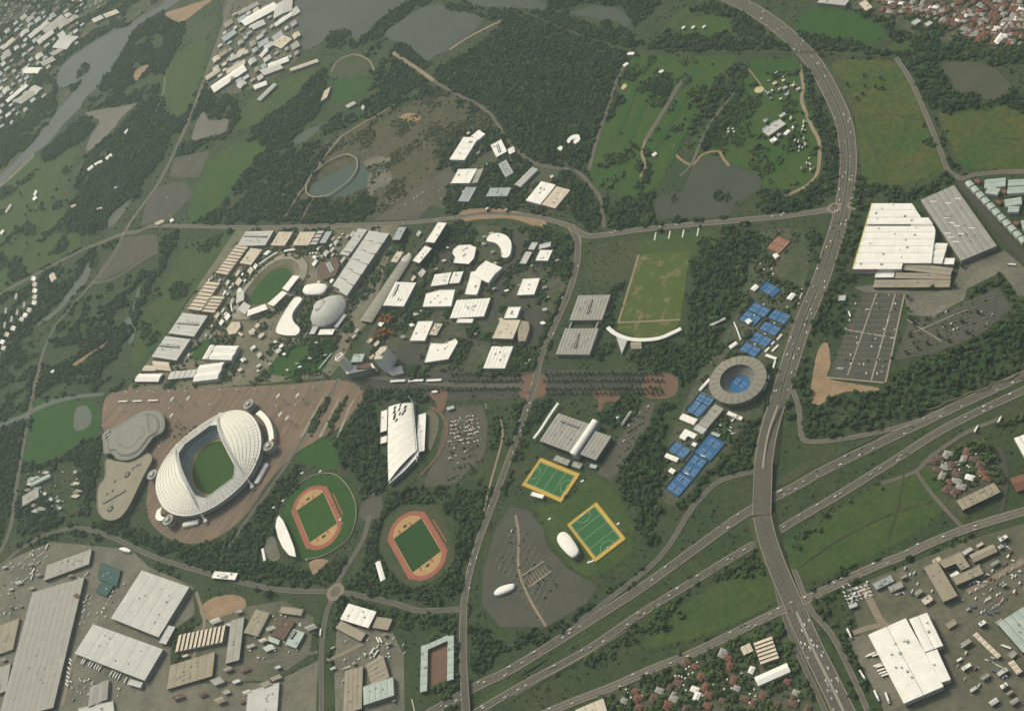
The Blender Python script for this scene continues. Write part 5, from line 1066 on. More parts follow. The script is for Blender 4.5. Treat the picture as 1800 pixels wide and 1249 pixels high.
# ------------------------------------------------------------------ tennis bowl
tc = G(1297, 668, 14)[:2]; tb = thing('tennis_bowl', 'round grey concrete tennis bowl with a blue centre court', 'tennis arena', tc)
BLOCK.append([tc+60*np.array([math.cos(i*.2618), math.sin(i*.2618)]) for i in range(24)])
M_BOWL = mat('bowl_concrete', (.27, .255, .205), (.22, .21, .175), .06, .85, .15); M_BLUE = mat('court_blue', (.028, .145, .33), (.024, .13, .30), .08, .8, .08)
M_BLUE2 = mat('court_blue_apron', (.030, .130, .28), (.028, .118, .25), .08, .8, .1)
k = 48
def cr(r, z): return [np.array([tc[0]+r*math.cos(6.2832*i/k), tc[1]+r*math.sin(6.2832*i/k), z]) for i in range(k)]
ring('outer_wall', [cr(52, -.2), cr(54.5, 15.5)], M_BOWL, tb)
for j in range(24):
    rows = [[np.array([tc[0]+r*math.cos(6.2832*(j+.03+.94*i/2)/24), tc[1]+r*math.sin(6.2832*(j+.03+.94*i/2)/24), z]) for i in range(3)] for r, z in ((56.5, 15), (56.5, 16.5), (34, 19.0), (34, 18.0))]
    ring('roof_segment', rows, M_BOWL, tb, closed=False)
M_TSEAT = mat('bowl_seats', (.16, .165, .14), (.12, .13, .125), .15, .85, .25)
ring('upper_seating', [cr(38, 15), cr(28, 8.5)], M_TSEAT, tb, flip=False); ring('lower_seating', [cr(28, 7), cr(20.5, 1.6)], M_TSEAT, tb); ring('tier_wall', [cr(28, 8.5), cr(28, 7)], M_BOWL, tb)
for j in range(20):
    a = 6.2832*j/20; u = np.array([math.cos(a), math.sin(a)]); v = np.array([-u[1], u[0]])
    q = [tc+u*21+v*.5, tc+u*21-v*.5, tc+u*37+v*.5, tc+u*37-v*.5]
    mesh('aisle', [(*q[0], 1.9), (*q[1], 1.9), (*q[3], 14.6), (*q[2], 14.6)], [(0, 1, 2, 3)], M_CONC, tb)
fq = rectify([G(*p)[:2] for p in ((1300, 660), (1321, 671), (1302, 688), (1281, 676))])
mesh('court_floor', [np.array([p[0], p[1], .9]) for p in cr(21, 0)], [tuple(range(k))], M_BLUE, tb)
def court_lines(c, u, v, z, parent, M=None, big=True):
    """u along a court, v across; 23.77 x 10.97 m"""
    b = B()
    def ln(a0, b0, a1, b1, w=.09):
        p, q = c+u*a0+v*b0, c+u*a1+v*b1; d = (q-p)/np.linalg.norm(q-p); n_ = np.array([-d[1], d[0]])*w
        b.add([(*(p-n_), z), (*(q-n_), z), (*(q+n_), z), (*(p+n_), z)], [(0, 1, 2, 3)])
    for s in (-1, 1):
        ln(-11.9, s*5.5, 11.9, s*5.5); ln(-11.9, s*4.1, 11.9, s*4.1); ln(s*11.9, -5.5, s*11.9, 5.5); ln(s*6.4, -4.1, s*6.4, 4.1)
    ln(-6.4, 0, 6.4, 0)
    b.make('court_lines', WHITE, parent)
    B().box(c, u, v, .1, 6.4, z, z+1.0).make('net', DARK, parent)
uu = np.array(fq[2]); uu = uu/np.linalg.norm(uu); vv = np.array([-uu[1], uu[0]])
mesh('centre_court', [(*(fq[1]+uu*a*16+vv*e*9), 1.0) for a, e in ((-1, -1), (1, -1), (1, 1), (-1, 1))], [(0, 1, 2, 3)], M_BLUE, tb)
court_lines(fq[1], uu, vv, 1.06, tb)
def courts(pts, n, label, clay=False, flipax=False):
    q = [G(*p)[:2] for p in P(pts)]; w, c, u, v = rectify(q); u = u*1.08; v = v*1.08; w = [c+(p-c)*1.08 for p in w]; lu, lv = np.linalg.norm(u), np.linalg.norm(v); eu, ev = u/lu, v/lv
    r = thing('tennis_courts', label, 'tennis court', c); BLOCK.append(w); z = layer()+.1
    mesh('court_apron', [(*p, z) for p in ccw(w)], [(0, 1, 2, 3)], M_BLUE2 if not clay else mat('clay_court', (.27, .125, .07), (.22, .105, .06), .08), r)
    for i in range(n):
        if flipax: cc = c+ev*(2*(i+.5)/n-1)*lv; a, e = eu, ev
        else: cc = c+eu*(2*(i+.5)/n-1)*lu; a, e = ev, eu
        mesh('court', [(*(cc+a*s*11.9+e*t*5.5), z+.02) for s, t in ((-1, -1), (1, -1), (1, 1), (-1, 1))], [(0, 1, 2, 3)] if np.cross(a, e) > 0 else [(3, 2, 1, 0)], M_BLUE if not clay else MATS['clay_court'], r)
        court_lines(cc, a, e, z+.05, r)
    b = B(); p = ccw(w)
    for i in range(4):
        a, e = np.array(p[i]), np.array(p[(i+1) % 4]); t = (e-a)/np.linalg.norm(e-a); nn = np.array([-t[1], t[0]])
        B().prism([a, e, e+nn*.15, a+nn*.15], 0, 3).make('fence', mat('fence_mesh', (.03, .05, .06), None, .2), r)
courts('1246,766 1276,780 1247,810 1219,796', 2, 'blue courts at the head of the long row', flipax=True)
courts('1221,798 1245,809 1220,841 1197,829', 2, 'blue courts in the middle of the long row', flipax=True)
courts('1196,831 1218,843 1193,873 1169,858', 2, 'blue courts at the foot of the long row', flipax=True)
courts('1188,776 1215,793 1202,805 1175,791', 2, 'blue courts beside the white marquees')
courts('1222,705 1244,716 1229,735 1207,720', 2, 'blue courts beside the large marquee', flipax=True)
courts('1230,691 1256,703 1246,714 1223,703', 2, 'pale blue courts touching the bowl')
courts('1327,532 1355,545 1343,559 1315,544', 2, 'blue courts at the top of the western row')
courts('1314,546 1336,559 1326,576 1299,561', 2, 'blue courts under the pitched white tent')
courts('1361,545 1391,555 1378,571 1350,558', 2, 'blue courts at the top of the ring road row')
courts('1345,565 1374,577 1362,591 1334,578', 2, 'blue courts second in the ring road row')
courts('1329,584 1358,597 1346,611 1317,597', 2, 'blue courts third in the ring road row')
courts('1311,602 1339,614 1327,628 1299,615', 2, 'blue courts nearest the bowl in the ring road row')
courts('1347,496 1373,510 1358,523 1334,508', 1, 'single blue court alone on the grass')
courts('1367,416 1390,425 1370,446 1347,437', 2, 'orange clay courts at the top of the tennis grounds', clay=True)
for x, y, u in [(1342.5, 535, 0), (1326, 553.5, 0), (1361.4, 567.7, 0), (1344.6, 586.5, 0), (1327, 605, 0)]:
    BL('gable', 3, 'W', 'w', 'court_shelter', 'shelter', 'tiny white shelter between blue courts', f'{x-2},{y} {x},{y-1.6} {x+2},{y-.6} {x},{y+1.2}', n=1, group='court shelters')
for x, y in [(1235.5, 802), (1207, 833)]:
    BL('flat', 3, 'W', 'w', 'court_shelter', 'shelter', 'long white player shelter across the long blue row', f'{x-4},{y-2} {x-3},{y-3.6} {x+4.5},{y} {x+3.5},{y+1.6}', group='player shelters')
for x, y in [(1336, 463.5), (1342.6, 472.8), (1356, 471.7), (1358.6, 481), (1333, 470), (1409, 507.6), (1409, 515.4), (1407.8, 519), (1406.6, 523), (1403.8, 533), (1383.8, 539)]:
    BL('gable', 3, 'W', 'w', 'stall_tent', 'tent', 'tiny white stall tent on the grass beside the tennis grounds', f'{x-1.8},{y+.6} {x},{y-1.4} {x+1.8},{y-.5} {x},{y+1.6}', n=1, group='tennis stall tents')
for a, e in (((1374, 587), (1366, 597)), ((1361, 600), (1356, 605)), ((1352, 610), (1345, 618)), ((1368, 606), (1357, 617)), ((1363, 633), (1359, 646)), ((1352, 659), (1350, 666)), ((1348, 671), (1342, 685))):
    BL('gable', 3, 'W', 'w', 'concession_row', 'tent', 'narrow white row of stalls along the ring road fence', f'{a[0]-1.5},{a[1]-.8} {a[0]+1.5},{a[1]+.8} {e[0]+1.5},{e[1]+.8} {e[0]-1.5},{e[1]-.8}', n=1, group='concession rows by the ring road')

# ------------------------------------------------------------------ hockey pitches, running tracks
M_HOCK = mat('hockey_green', (.035, .15, .045), (.03, .13, .04), .08, .85, .08); M_YEL = mat('hockey_yellow', (.48, .32, .06), (.42, .28, .052), .08, .85, .08)
def hockey(inn, out, label):
    q, c, u, v = rectify([G(*p)[:2] for p in P(inn)]); o, _, _, _ = rectify([G(*p)[:2] for p in P(out)]); r = thing('hockey_pitch', label, 'hockey pitch', c); BLOCK.append(o); z = layer()+.1
    mesh('run_off', [(*p, z) for p in ccw(o)], [(0, 1, 2, 3)], M_YEL, r); mesh('pitch', [(*p, z+.03) for p in ccw(q)], [(0, 1, 2, 3)], M_HOCK, r)
    lu, lv = np.linalg.norm(u), np.linalg.norm(v); eu, ev = u/lu, v/lv
    if lu < lv: lu, lv, eu, ev = lv, lu, ev, eu
    b = B()
    def ln(p, s):
        d = (s-p)/np.linalg.norm(s-p); n_ = np.array([-d[1], d[0]])*.14; b.add([(*(p-n_), z+.06), (*(s-n_), z+.06), (*(s+n_), z+.06), (*(p+n_), z+.06)], [(0, 1, 2, 3)])
    for s in (-.97, -.5, 0, .5, .97): ln(c+eu*lu*s-ev*lv*.96, c+eu*lu*s+ev*lv*.96)
    for s in (-.96, .96): ln(c-eu*lu*.97+ev*lv*s, c+eu*lu*.97+ev*lv*s)
    for s in (-1, 1):
        g0 = c+eu*lu*.97*s; pts_ = [g0-s*eu*14.6*math.cos(t)+ev*14.6*math.sin(t) for t in np.linspace(-1.57, 1.57, 14)]
        for i in range(13): ln(pts_[i], pts_[i+1])
        B().box(g0+eu*s*.8, eu, ev, .6, 1.9, z, z+2.1).make('goal', WHITE, r)
    b.make('pitch_lines', WHITE, r)
    p = ccw(o)
    for i in range(4):
        a, e = np.array(p[i]), np.array(p[(i+1) % 4]); t = (e-a)/np.linalg.norm(e-a); nn = np.array([t[1], -t[0]]); B().prism([a+nn, e+nn, e+nn*1.3, a+nn*1.3], 0, 1.6).make('barrier', M_YEL, r)
hockey('950,811.5 1011,836.5 985,876.5 926,848', '951,805 1020,833 987,882 917,853', 'green hockey pitch with yellow run off below the sports hall')
hockey('1047.5,889 1090,946 1049,980 1001,923', '1048.6,882 1100,947 1046,988 998.6,922', 'green hockey pitch with yellow run off beside the oval roofed stand')
def track(gr, label, fieldcol):
    q, c, u, v = rectify([G(*p)[:2] for p in P(gr)]); eu, ev = u/np.linalg.norm(u), v/np.linalg.norm(v); r = thing('athletics_track', label, 'running track', c); z = layer()+.12
    def ov(rad, n=20): return [c+ev*(42.2+0)*s+ (eu*math.cos(t)+ev*math.sin(t))*rad for s, ts_ in ((1, np.linspace(0, math.pi, n)), (-1, np.linspace(math.pi, 2*math.pi, n))) for t in ts_]
    BLOCK.append(ov(48)); 
    fl = area2(ov(10)) < 0
    ring('running_lanes', [[np.array([*p, z]) for p in ov(36.5)], [np.array([*p, z]) for p in ov(47)]], M_TRACK, r, flip=not fl if False else fl)
    for ln in (36.6, 41.4, 46.6): ring('lane_line', [[np.array([*p, z+.03]) for p in ov(ln)], [np.array([*p, z+.03]) for p in ov(ln+.12)]], WHITE, r, flip=fl)
    mesh('end_zone', [(*p, z-.03) for p in ccw(ov(36.6))], [tuple(range(40))], M_TAN, r)
    mesh('infield', [(*(c+eu*a*35.2+ev*e*51), z+.02) for a, e in ((-1, -1), (1, -1), (1, 1), (-1, 1))], [(0, 1, 2, 3)] if not fl else [(3, 2, 1, 0)], fieldcol, r)
    for s in (-1, 1):
        for a in (-18, 10): mesh('run_up', [(*(c+ev*s*e+eu*d), z+.04) for d, e in ((a-2, 51), (a+2, 51), (a+2, 62), (a-2, 62))], [(0, 1, 2, 3)] if (s > 0) != fl else [(3, 2, 1, 0)], M_TRACK, r)
        B().box(c+ev*s*60+eu*-2, eu, ev, 4, 2.5, z, z+.8).make('landing_mat', DARK, r)
    for s in (-1, 1): mesh('straight_apron', [(*(c+eu*s*e+ev*d), z+.015) for d, e in ((-62, 38), (62, 38), (62, 47.4), (-62, 47.4))], [(0, 1, 2, 3)] if (s < 0) != fl else [(3, 2, 1, 0)], M_TRACK, r)
    mesh('jump_strip', [(*(c+eu*e+ev*d), z+.02) for d, e in ((-30, 52), (40, 52), (40, 55), (-30, 55))], [(0, 1, 2, 3)] if fl else [(3, 2, 1, 0)], M_TRACK, r)
    return r, c, eu, ev, z
sheet('arena_lawn', '575,831 600,838 618,862 626,890 622,920 610,945 585,965 560,977 535,981 505,972 492,940 490,905 505,875 540,845', M_LAWN, 'sloping lawn around the athletics arena inside its pale ring wall', 'grass')
ribbon('ring_wall', 'thin pale ring wall around the athletics arena lawn', 'wall', '491,898 505,872 530,846 553,834 575,831 593,836 612,855 625,885 624,915 612,945 585,966 560,978 535,982', 2.2, 3, M_CONC, posts=False)
track('521,896 568,864.5 595,920 545,955', 'red running track around a light green infield in the athletics arena', M_PITCH)
sheet('track_surround', '700,895 735,884 765,890 780,910 795,945 800,975 785,1005 755,1025 725,1032 705,1020 680,990 668,955 680,915', M_BROWN, 'grass and earth apron around the warm up track', 'grass')
track('691,944 740,908 777,971 727,1010', 'red running track around a dark green infield of the warm up ground', mat('warm_turf', (.026, .092, .018), (.036, .104, .024), .03, .95, .15, .3))
sg = [G(*p, 14)[:2] for p in ((490, 905), (486, 912), (484, 925), (489, 945), (497, 962), (508, 975), (520, 978), (517, 962), (508, 938), (498, 915))]
gs = thing('athletics_grandstand', 'white crescent roofed grandstand beside the athletics track', 'grandstand', sum(sg)/len(sg)); BLOCK.append(sg)
B().prism(inset(sg, 2), -.2, 9).make('seating_block', WALL['g'], gs)
p = ccw(sg); B().prism(p, 12.6, 14, base=True).make('roof', ROOF['W'], gs)
for q in inset(sg, 1.5)[::2]: B().tube([(*q, 8), (*q, 13)], .4, 5).make('roof_post', STEEL, gs)
BL('gable', 6, 'W', 'w', 'site_hut', 'shed', 'white rectangular shed beside the warm up track', '657,990 666,986 680,1016 671,1020', n=1)
BL('gable', 4, 'W', 'w', 'site_hut', 'shed', 'small white shed on tan ground by the athletics stand', '457,965 462,964 469,982 465,985', n=1)
sheet('tan_forecourt', '465,958 480,940 488,960 493,980 480,986 468,975', M_YARD, 'tan forecourt behind the athletics grandstand', 'paving')
sheet('tan_forecourt', '545,988 560,982 578,986 566,998 552,1010 546,1000', M_DIRT, 'orange earth patch below the athletics arena', 'ground')

# ------------------------------------------------------------------ overpasses, walls, masts
def bridge(name, label, pa, pb, w, h, M=M_ROAD):
    a, e = G(*pa, h)[:2], G(*pb, h)[:2]; d = np.linalg.norm(e-a); t = (e-a)/d; nn = np.array([-t[1], t[0]]); c = (a+e)/2
    r = thing(name, label, 'bridge', c); BLOCK.append([a+nn*w/2, a-nn*w/2, e-nn*w/2, e+nn*w/2])
    B().box(c, t, nn, d/2, w/2, h-1.3, h+ZL[0]+.02).make('deck', M, r)
    for s in (-1, 1): B().box(c+nn*s*(w/2+.3), t, nn, d/2, .5, h-1.6, h+1.4).make('parapet', M_CONC, r)
    B().box(c, t, nn, d/2, .9, h, h+1.2).make('median_barrier', M_CONC, r)
    for f in (-.5, 0, .5):
        for s in (-.6, 0, .6): B().box(c+t*f*d/2*1.2+nn*s*w/2, t, nn, 1, 1.5, -.2, h-1.2).make('pier', WALL['w'], r)
    return r
bridge('road_overpass', 'wide concrete overpass carrying the ring road across the motorway', (1342, 815), (1339, 905), 32, 7)
bridge('road_overpass', 'narrow overpass with white parapets carrying the avenue across the motorway', (816, 1190), (821, 1275), 14, 7)
BL('flat', 2, 'C', 't', 'barrier_wall', 'wall', 'long pale barrier wall beside the narrow overpass', '723,1228 725,1228 733,1262 731,1262')
ribbon('noise_wall', 'long pale noise wall along the southern motorway carriageway', 'wall', '905,1222 960,1190 1030,1151 1102,1107', 1.6, 4, M_CONC, posts=False)
ribbon('noise_wall', 'wavy brown retaining wall above the motorway', 'wall', '1592,733 1620,722 1650,714 1662,706 1690,698 1702,690 1735,682 1745,672 1770,667 1790,655', 1.6, 3, M_PATH, posts=False)
def mast(name, label, cat, x, y, h, r, head, group=None, M=STEEL):
    c = G(x, y); t = thing(name, label, cat, c, group)
    B().tube([(*c[:2], 0), (*c[:2], h)], [r*1.4, r], 6).make('pole', M, t)
    B().box(c, (1, 0), (0, 1), head, head*.5, h, h+head*.8).make('lamp_head', WHITE, t)
for x, y in ((459, 818), (512, 893), (545, 845), (612, 927), (577, 842), (496, 905)):
    mast('light_mast', 'tall white floodlight mast around the athletics arena', 'light mast', x, y, 32, .6, 3.0, 'athletics floodlight masts')
for x, y in ((977, 926), (1034, 860), (1097, 935), (1046, 1002), (1095, 749), (1052, 1000)):
    mast('light_mast', 'tall pale floodlight mast beside the hockey pitches', 'light mast', x, y, 30, .6, 3.0, 'hockey floodlight masts')
for x, y in ((211, 694), (225, 692), (245, 691), (266, 690), (272, 693), (301, 692), (330, 691), (360, 690), (390, 689), (420, 688), (452, 687), (485, 686), (520, 685), (553, 684), (190, 722), (216, 722), (301, 721), (330, 719), (490, 717), (523, 715), (184, 751), (372, 714)):
    mast('plaza_lamp', 'short white lamp column on the red brown plaza', 'lamp', x, y, 9, .5, 1.8, 'plaza lamp columns')
for x, y in ((314, 709), (342, 708), (313, 738), (500, 704), (534, 703), (504, 736), (516, 743)):
    c = G(x, y); t = thing('plaza_pylon', 'pale solar lighting pylon with a slanting panel on the plaza', 'pylon', c, 'plaza solar pylons')
    B().tube([(*c[:2], 0), (c[0]-4, c[1]+2, 24)], .8, 6).make('mast', STEEL, t)
    mesh('solar_panel', [c+np.array(q) for q in ((-9, -4, 22), (3, -3, 25), (3, 4, 26), (-9, 3, 23))], [(0, 1, 2, 3)], ROOF['LG'], t)
for pa, pb, lab in (((1500, 473), (1541, 474), 'long red store sign above the entrance with white lettering strip'),):
    a, e = G(*pa, 12)[:2], G(*pb, 12)[:2]; d = np.linalg.norm(e-a); t = (e-a)/d; nn = np.array([t[1], -t[0]]); r = thing('store_sign', lab, 'sign', (a+e)/2)
    B().box((a+e)/2+nn*1.2, t, nn, d/2, .4, 8, 15).make('sign_board', M_RED, r); B().box((a+e)/2+nn*1.7+t*4, t, nn, d/3, .1, 10.6, 12.8).make('lettering_strip', WHITE, r)
BL('flat', 12, 'R', 'r', 'red_entrance', 'building', 'small red entrance block on the long sawtooth factory', '128,1046 136,1042 142,1047 134,1052')
BL('flat', 6, 'LG', 'g', 'white_kiosk', 'kiosk', 'white box kiosk at the store car park', '1474,519 1487,519 1486,528 1473,528')
# ------------------------------------------------------------------ far industrial blocks
FG = 'industrial peninsula sheds'
rows = [
 ('367,150 428,116 436,124 378,160', 'W', 'long white shed at the peninsula end'), ('360,135 385,119 388,125 364,141', 'C', 'cream shed beside the straight road below the long white one'),
 ('395,123 430,105 432,113 400,128', 'T', 'tan roofed shed in the middle of the peninsula'), ('400,102 435,87 437,92 405,108', 'LG', 'pale narrow shed above the tan one'),
 ('388,66 412,52 416,58 395,74', 'BG', 'grey open shed frame by the straight road'), ('415,22 452,3 456,8 420,27', 'G', 'grey shed at the top of the peninsula'),
 ('420,36 482,4 490,13 432,46', 'W', 'broad white shed above the parking lanes'), ('476,40 487,6 516,-4 512,14', 'LG', 'large pale square shed by the bay'),
 ('440,44 462,34 468,42 444,53', 'LG', 'pale shed inland of the large square one'), ('480,42 512,22 515,27 486,46', 'W', 'thin white shed along the bay wall'),
 ('452,75 470,66 474,74 456,84', 'BG', 'grey shed among the container stacks'), ('480,72 495,62 512,66 492,92', 'T', 'pinkish container yard office block'),
 ('455,98 468,84 472,88 460,102', 'W', 'small white shed beside the container yard'), ('470,112 506,100 508,106 474,122', 'W', 'white roofed gatehouse sheds at the creek'),
 ('455,122 490,112 498,118 465,134', 'LG', 'pale low sheds by the creek bridge'), ('452,175 480,146 486,149 458,178', 'LG', 'thin pale shed beside the creek slope'),
 ('445,150 468,142 470,148 448,158', 'W', 'small pale shed below the gatehouse'), ('508,120 558,104 560,108 512,126', 'C', 'long cream wall shed along the creek road'),
 ('415,150 428,140 434,146 422,157', 'LG', 'pale shed behind the long white one'), ('400,138 412,130 416,136 404,144', 'B', 'beige hut behind the long white shed'),
 ('606,186 622,178 626,182 612,190', 'LG', 'grey visitor building by the wooded road'), ('562,178 572,160 580,152 576,172', 'T', 'sandy depot building below the mound'),
 ('634,190 638,184 642,187 639,194', 'LG', 'small grey tank house by the wooded road'),
]
for pts, c, lab in rows: BL('flat' if c in ('BG', 'T') else 'gable', 8, c, 'g', 'industrial_shed', 'shed', lab, pts, n=1 if c not in ('BG', 'T') else 0, units=2 if c in ('BG', 'T') else 0)
rows = ['47,63 82,36 88,40 55,67', '72,52 108,27 118,33 84,62', '62,72 90,52 96,57 70,78', '88,86 112,64 143,62 118,84', '86,95 104,84 112,88 94,98', '0,84 22,66 28,70 6,88', '33,60 48,50 52,55 38,66',
 '112,27 122,22 128,26 118,32', '84,32 96,24 100,28 88,36', '118,35 134,26 140,30 124,40', '100,44 118,34 124,40 106,52', '70,110 92,98 98,106 76,116', '40,127 50,118 74,119 66,131', '60,100 72,92 78,97 66,106',
 '8,176 46,148 50,151 14,180', '20,180 52,158 66,164 38,182', '50,160 62,148 74,156 62,168', '0,100 16,90 22,96 4,108', '180,25 204,17 210,22 186,32', '160,34 178,26 182,32 166,40', '44,36 56,27 62,31 50,41', '2,160 14,152 20,157 8,166']
cols = ['LG', 'G', 'LG', 'LG', 'G', 'C', 'LG', 'LG', 'G', 'G', 'G', 'G', 'W', 'LG', 'W', 'G', 'LG', 'G', 'C', 'LG', 'G', 'LG']
for pts, c in zip(rows, cols):
    BL('gable', 8, c, 'g', 'far_factory', 'factory', {'LG': 'pale grey factory shed across the river', 'G': 'dark grey factory shed across the river', 'C': 'cream factory shed across the river', 'W': 'bright white factory shed across the river'}[c], pts, n=1, group='factories across the river')
r_ = random.Random(8)
RP = np.array([(*q[:2], w_/2) for l_, w_ in ROADLINES for q in l_])
def shed_field(poly, n, dx, dy, where, group, labs, cols_, size):
    pg = P(poly); x0, x1 = min(p[0] for p in pg), max(p[0] for p in pg); y0, y1 = min(p[1] for p in pg), max(p[1] for p in pg); got = []; tries = 0
    for pg2 in ['skip']: pass
    while len(got) < n and tries < 4000:
        tries += 1; x, y = r_.uniform(x0, x1), r_.uniform(y0, y1); a = r_.uniform(*size); bq = a*r_.uniform(.3, .6)
        if not inpoly(x, y, pg) or any(abs(x-u)*.7+abs(y-v) < (a+c_)*.62 for u, v, c_ in got): continue
        if any(inpoly(*G(x+ox, y+oy)[:2], z) for z in BFOOT for ox, oy in ((0, 0), (a*.4, -a*.25), (-a*.4, a*.25))): continue
        gp = G(x, y)[:2]
        if np.min(np.linalg.norm(RP[:, :2]-gp, axis=1)-RP[:, 2]) < a*.6: continue
        got.append((x, y, a)); c = r_.choice(cols_); ux, uy = dx*a/2, dy*a/2; vx, vy = bq*.42, bq*.42
        BL(r_.choice(('gable', 'flat', 'ribs')), r_.uniform(5, 9), c, 'g', 'works_shed', 'shed', labs[c]+where, f'{x-ux-vx},{y-uy-vy} {x+ux-vx},{y+uy-vy} {x+ux+vx},{y+uy+vy} {x-ux+vx},{y-uy+vy}', n=1 if True else 0, units=r_.randrange(2), group=group)
def inpoly(x, y, p):
    s = False
    for i in range(len(p)):
        (x0, y0), (x1, y1) = p[i-1][:2], p[i][:2]
        if (y0 > y) != (y1 > y) and x < (x1-x0)*(y-y0)/(y1-y0)+x0: s = not s
    return s
LB = {'LG': 'pale grey ', 'G': 'mid grey ', 'B': 'beige ', 'C': 'cream ', 'BG': 'blue grey ', 'W': 'white ', 'T': 'tan ', 'BR': 'brown '}
shed_field('-10,70 40,28 110,12 150,38 150,62 110,100 66,132 0,190', 75, .82, -.58, 'works shed among the factories across the river', 'works sheds across the river', LB, ['LG', 'G', 'G', 'G', 'BG', 'BR'], (6, 14))
shed_field('-10,190 60,150 80,170 40,200 -10,240', 16, .82, -.58, 'works shed on the lower river bank', 'lower river bank sheds', LB, ['G', 'G', 'LG', 'BG'], (6, 12))
shed_field('400,30 440,10 520,5 522,95 455,140 385,148 375,120', 60, .86, -.5, 'works shed packed on the peninsula', 'packed peninsula sheds', LB, ['LG', 'LG', 'G', 'B', 'BG', 'C', 'T'], (7, 20))
# white stepped flats on the creek flats
for i, (x, y) in enumerate(((59, 490), (61, 500), (61, 511), (61, 522), (60, 532), (51, 545), (44, 554), (38, 561), (23, 577), (12, 588), (4, 601), (6, 612), (-4, 622))):
    BL('flat', 10, 'C' if i % 2 else 'W', 'w', 'apartment_block', 'apartment block', 'small white stepped apartment block in a chain on the creek flats', f'{x-5},{y+2} {x-2},{y-5} {x+5},{y-3} {x+2},{y+4}', units=1, group='stepped apartment blocks')
for i, (x, y) in enumerate(((42, 535), (30, 548), (20, 560), (10, 545), (28, 520), (8, 570))):
    BL('flat', 9, 'G', 'w', 'apartment_block', 'apartment block', 'grey roofed apartment block behind the white chain', f'{x-3},{y+5} {x-1},{y-5} {x+3},{y-4} {x+1},{y+6}', group='grey apartment blocks')
# river wharf sheds and reserve stores
for pts in ('152,297 162,290 165,293 156,300', '164,288 178,281 181,284 168,291', '184,277 195,270 198,273 188,281'):
    BL('gable', 6, 'W', 'w', 'magazine_store', 'shed', 'white store house in a row of three inside the dark reserve', pts, n=1, group='reserve store houses')
for pts, lab in (('58,342 62,334 66,336 62,345', 'white hut on the tree dotted meadow'), ('56,350 63,344 66,348 60,353', 'pale hut below the white meadow hut'), ('0,410 5,403 8,406 3,413', 'white hut by the frame edge meadow'), ('8,372 18,358 21,360 11,375', 'pale shed at the river wall'),
   ('200,329 208,327 209,330 201,332', 'tan hut in the dark reserve'), ('170,366 179,363 180,366 171,369', 'pale tan hut near the leaf shaped pond'), ('124,362 132,358 134,361 126,365', 'dull hut near the reserve edge'), ('218,232 224,226 226,229 220,236', 'white hut at the mud flat'),
   ('88,653 94,649 96,652 90,656', 'white hut by the wetland creek'), ('84,485 94,480 101,488 92,496', 'pale green water tank house by the creek road'), ('270,392 285,386 290,389 276,396', 'brown gate building at the footbridge end'), ('298,388 304,383 306,388 300,391', 'white drum kiosk at the footbridge end')):
    BL('gable', 5, 'W' if 'white' in lab else 'C', 'w', 'hut', 'hut', lab, pts, n=1)
# works cluster below the arena car park
r_ = random.Random(5)
for i in range(26):
    x = 45+r_.random()*92; y = 822+r_.random()*78
    if abs((x-90)*.45+(y-862)) > 40: continue
    a = r_.choice([(5, 3), (7, 3), (4, 4), (9, 4)])
    c = r_.choice(['C', 'B', 'GN', 'LG', 'G', 'T', 'BG'])
    BL('flat', r_.uniform(4, 8), c, 'g', 'plant_building', 'works building', {'C': 'cream', 'B': 'beige', 'GN': 'greenish', 'LG': 'pale', 'G': 'grey', 'T': 'tan', 'BG': 'blue grey'}[c]+' small works building in the cluttered treatment plant by the arena', f'{x-a[0]},{y+a[1]*.3} {x-1},{y-a[1]} {x+a[0]},{y-a[1]*.4} {x+1},{y+a[1]}', units=r_.randrange(3), group='treatment plant buildings')
BL('ribs', 8, 'G', 'd', 'plant_hall', 'works building', 'grey hall of the treatment plant', '40,872 66,855 70,872 38,890', n=3)
BL('barrel', 7, 'GN', 'g', 'plant_tank', 'works building', 'long rounded pale tank of the treatment plant', '52,849 88,832 90,838 55,856', n=-1, dome=3)
# ------------------------------------------------------------------ houses
def house_mesh(nm, lx, ly, hw, rise, Mr, Mw, ell):
    w = B(); rf = B(); e = .6
    blocks = [(0, 0, lx, ly)]+([(lx*.25, -ly*.55, lx*.45, ly*.8)] if ell else [])
    for (cx, cy, a, d) in blocks:
        w.box((cx, cy), (1, 0), (0, 1), a/2, d/2, -.2, hw)
        a2, d2 = a/2+e, d/2+e; s = min(a2, d2)
        if a >= d: rid = [(cx-a2+s, cy), (cx+a2-s, cy)]
        else: rid = [(cx, cy-d2+s), (cx, cy+d2-s)]
        V = [(cx-a2, cy-d2, hw), (cx+a2, cy-d2, hw), (cx+a2, cy+d2, hw), (cx-a2, cy+d2, hw), (*rid[0], hw+rise), (*rid[1], hw+rise)]
        F = [(0, 1, 5, 4), (2, 3, 4, 5), (1, 2, 5), (3, 0, 4), (3, 2, 1, 0)] if a >= d else [(1, 2, 5, 4), (3, 0, 4, 5), (0, 1, 4), (2, 3, 5), (3, 2, 1, 0)]
        rf.add(V, F)
    def me(n, b, M):
        x = bpy.data.meshes.new(n); x.from_pydata([tuple(v) for v in b.V], [], b.F); x.materials.append(M); x.update(); return x
    return me('wall', w, Mw), me('roof', rf, Mr)
HT = {}
for cname, rk in (('terracotta', 'R'), ('brown', 'BR'), ('grey', 'G'), ('white', 'W')):
    HT[cname] = [house_mesh(cname, lx, ly, 3, 2.6, ROOF[rk], WALL['b' if k else 't'], k == 1) for k, (lx, ly) in enumerate(((15, 10), (16, 11), (12, 9)))]
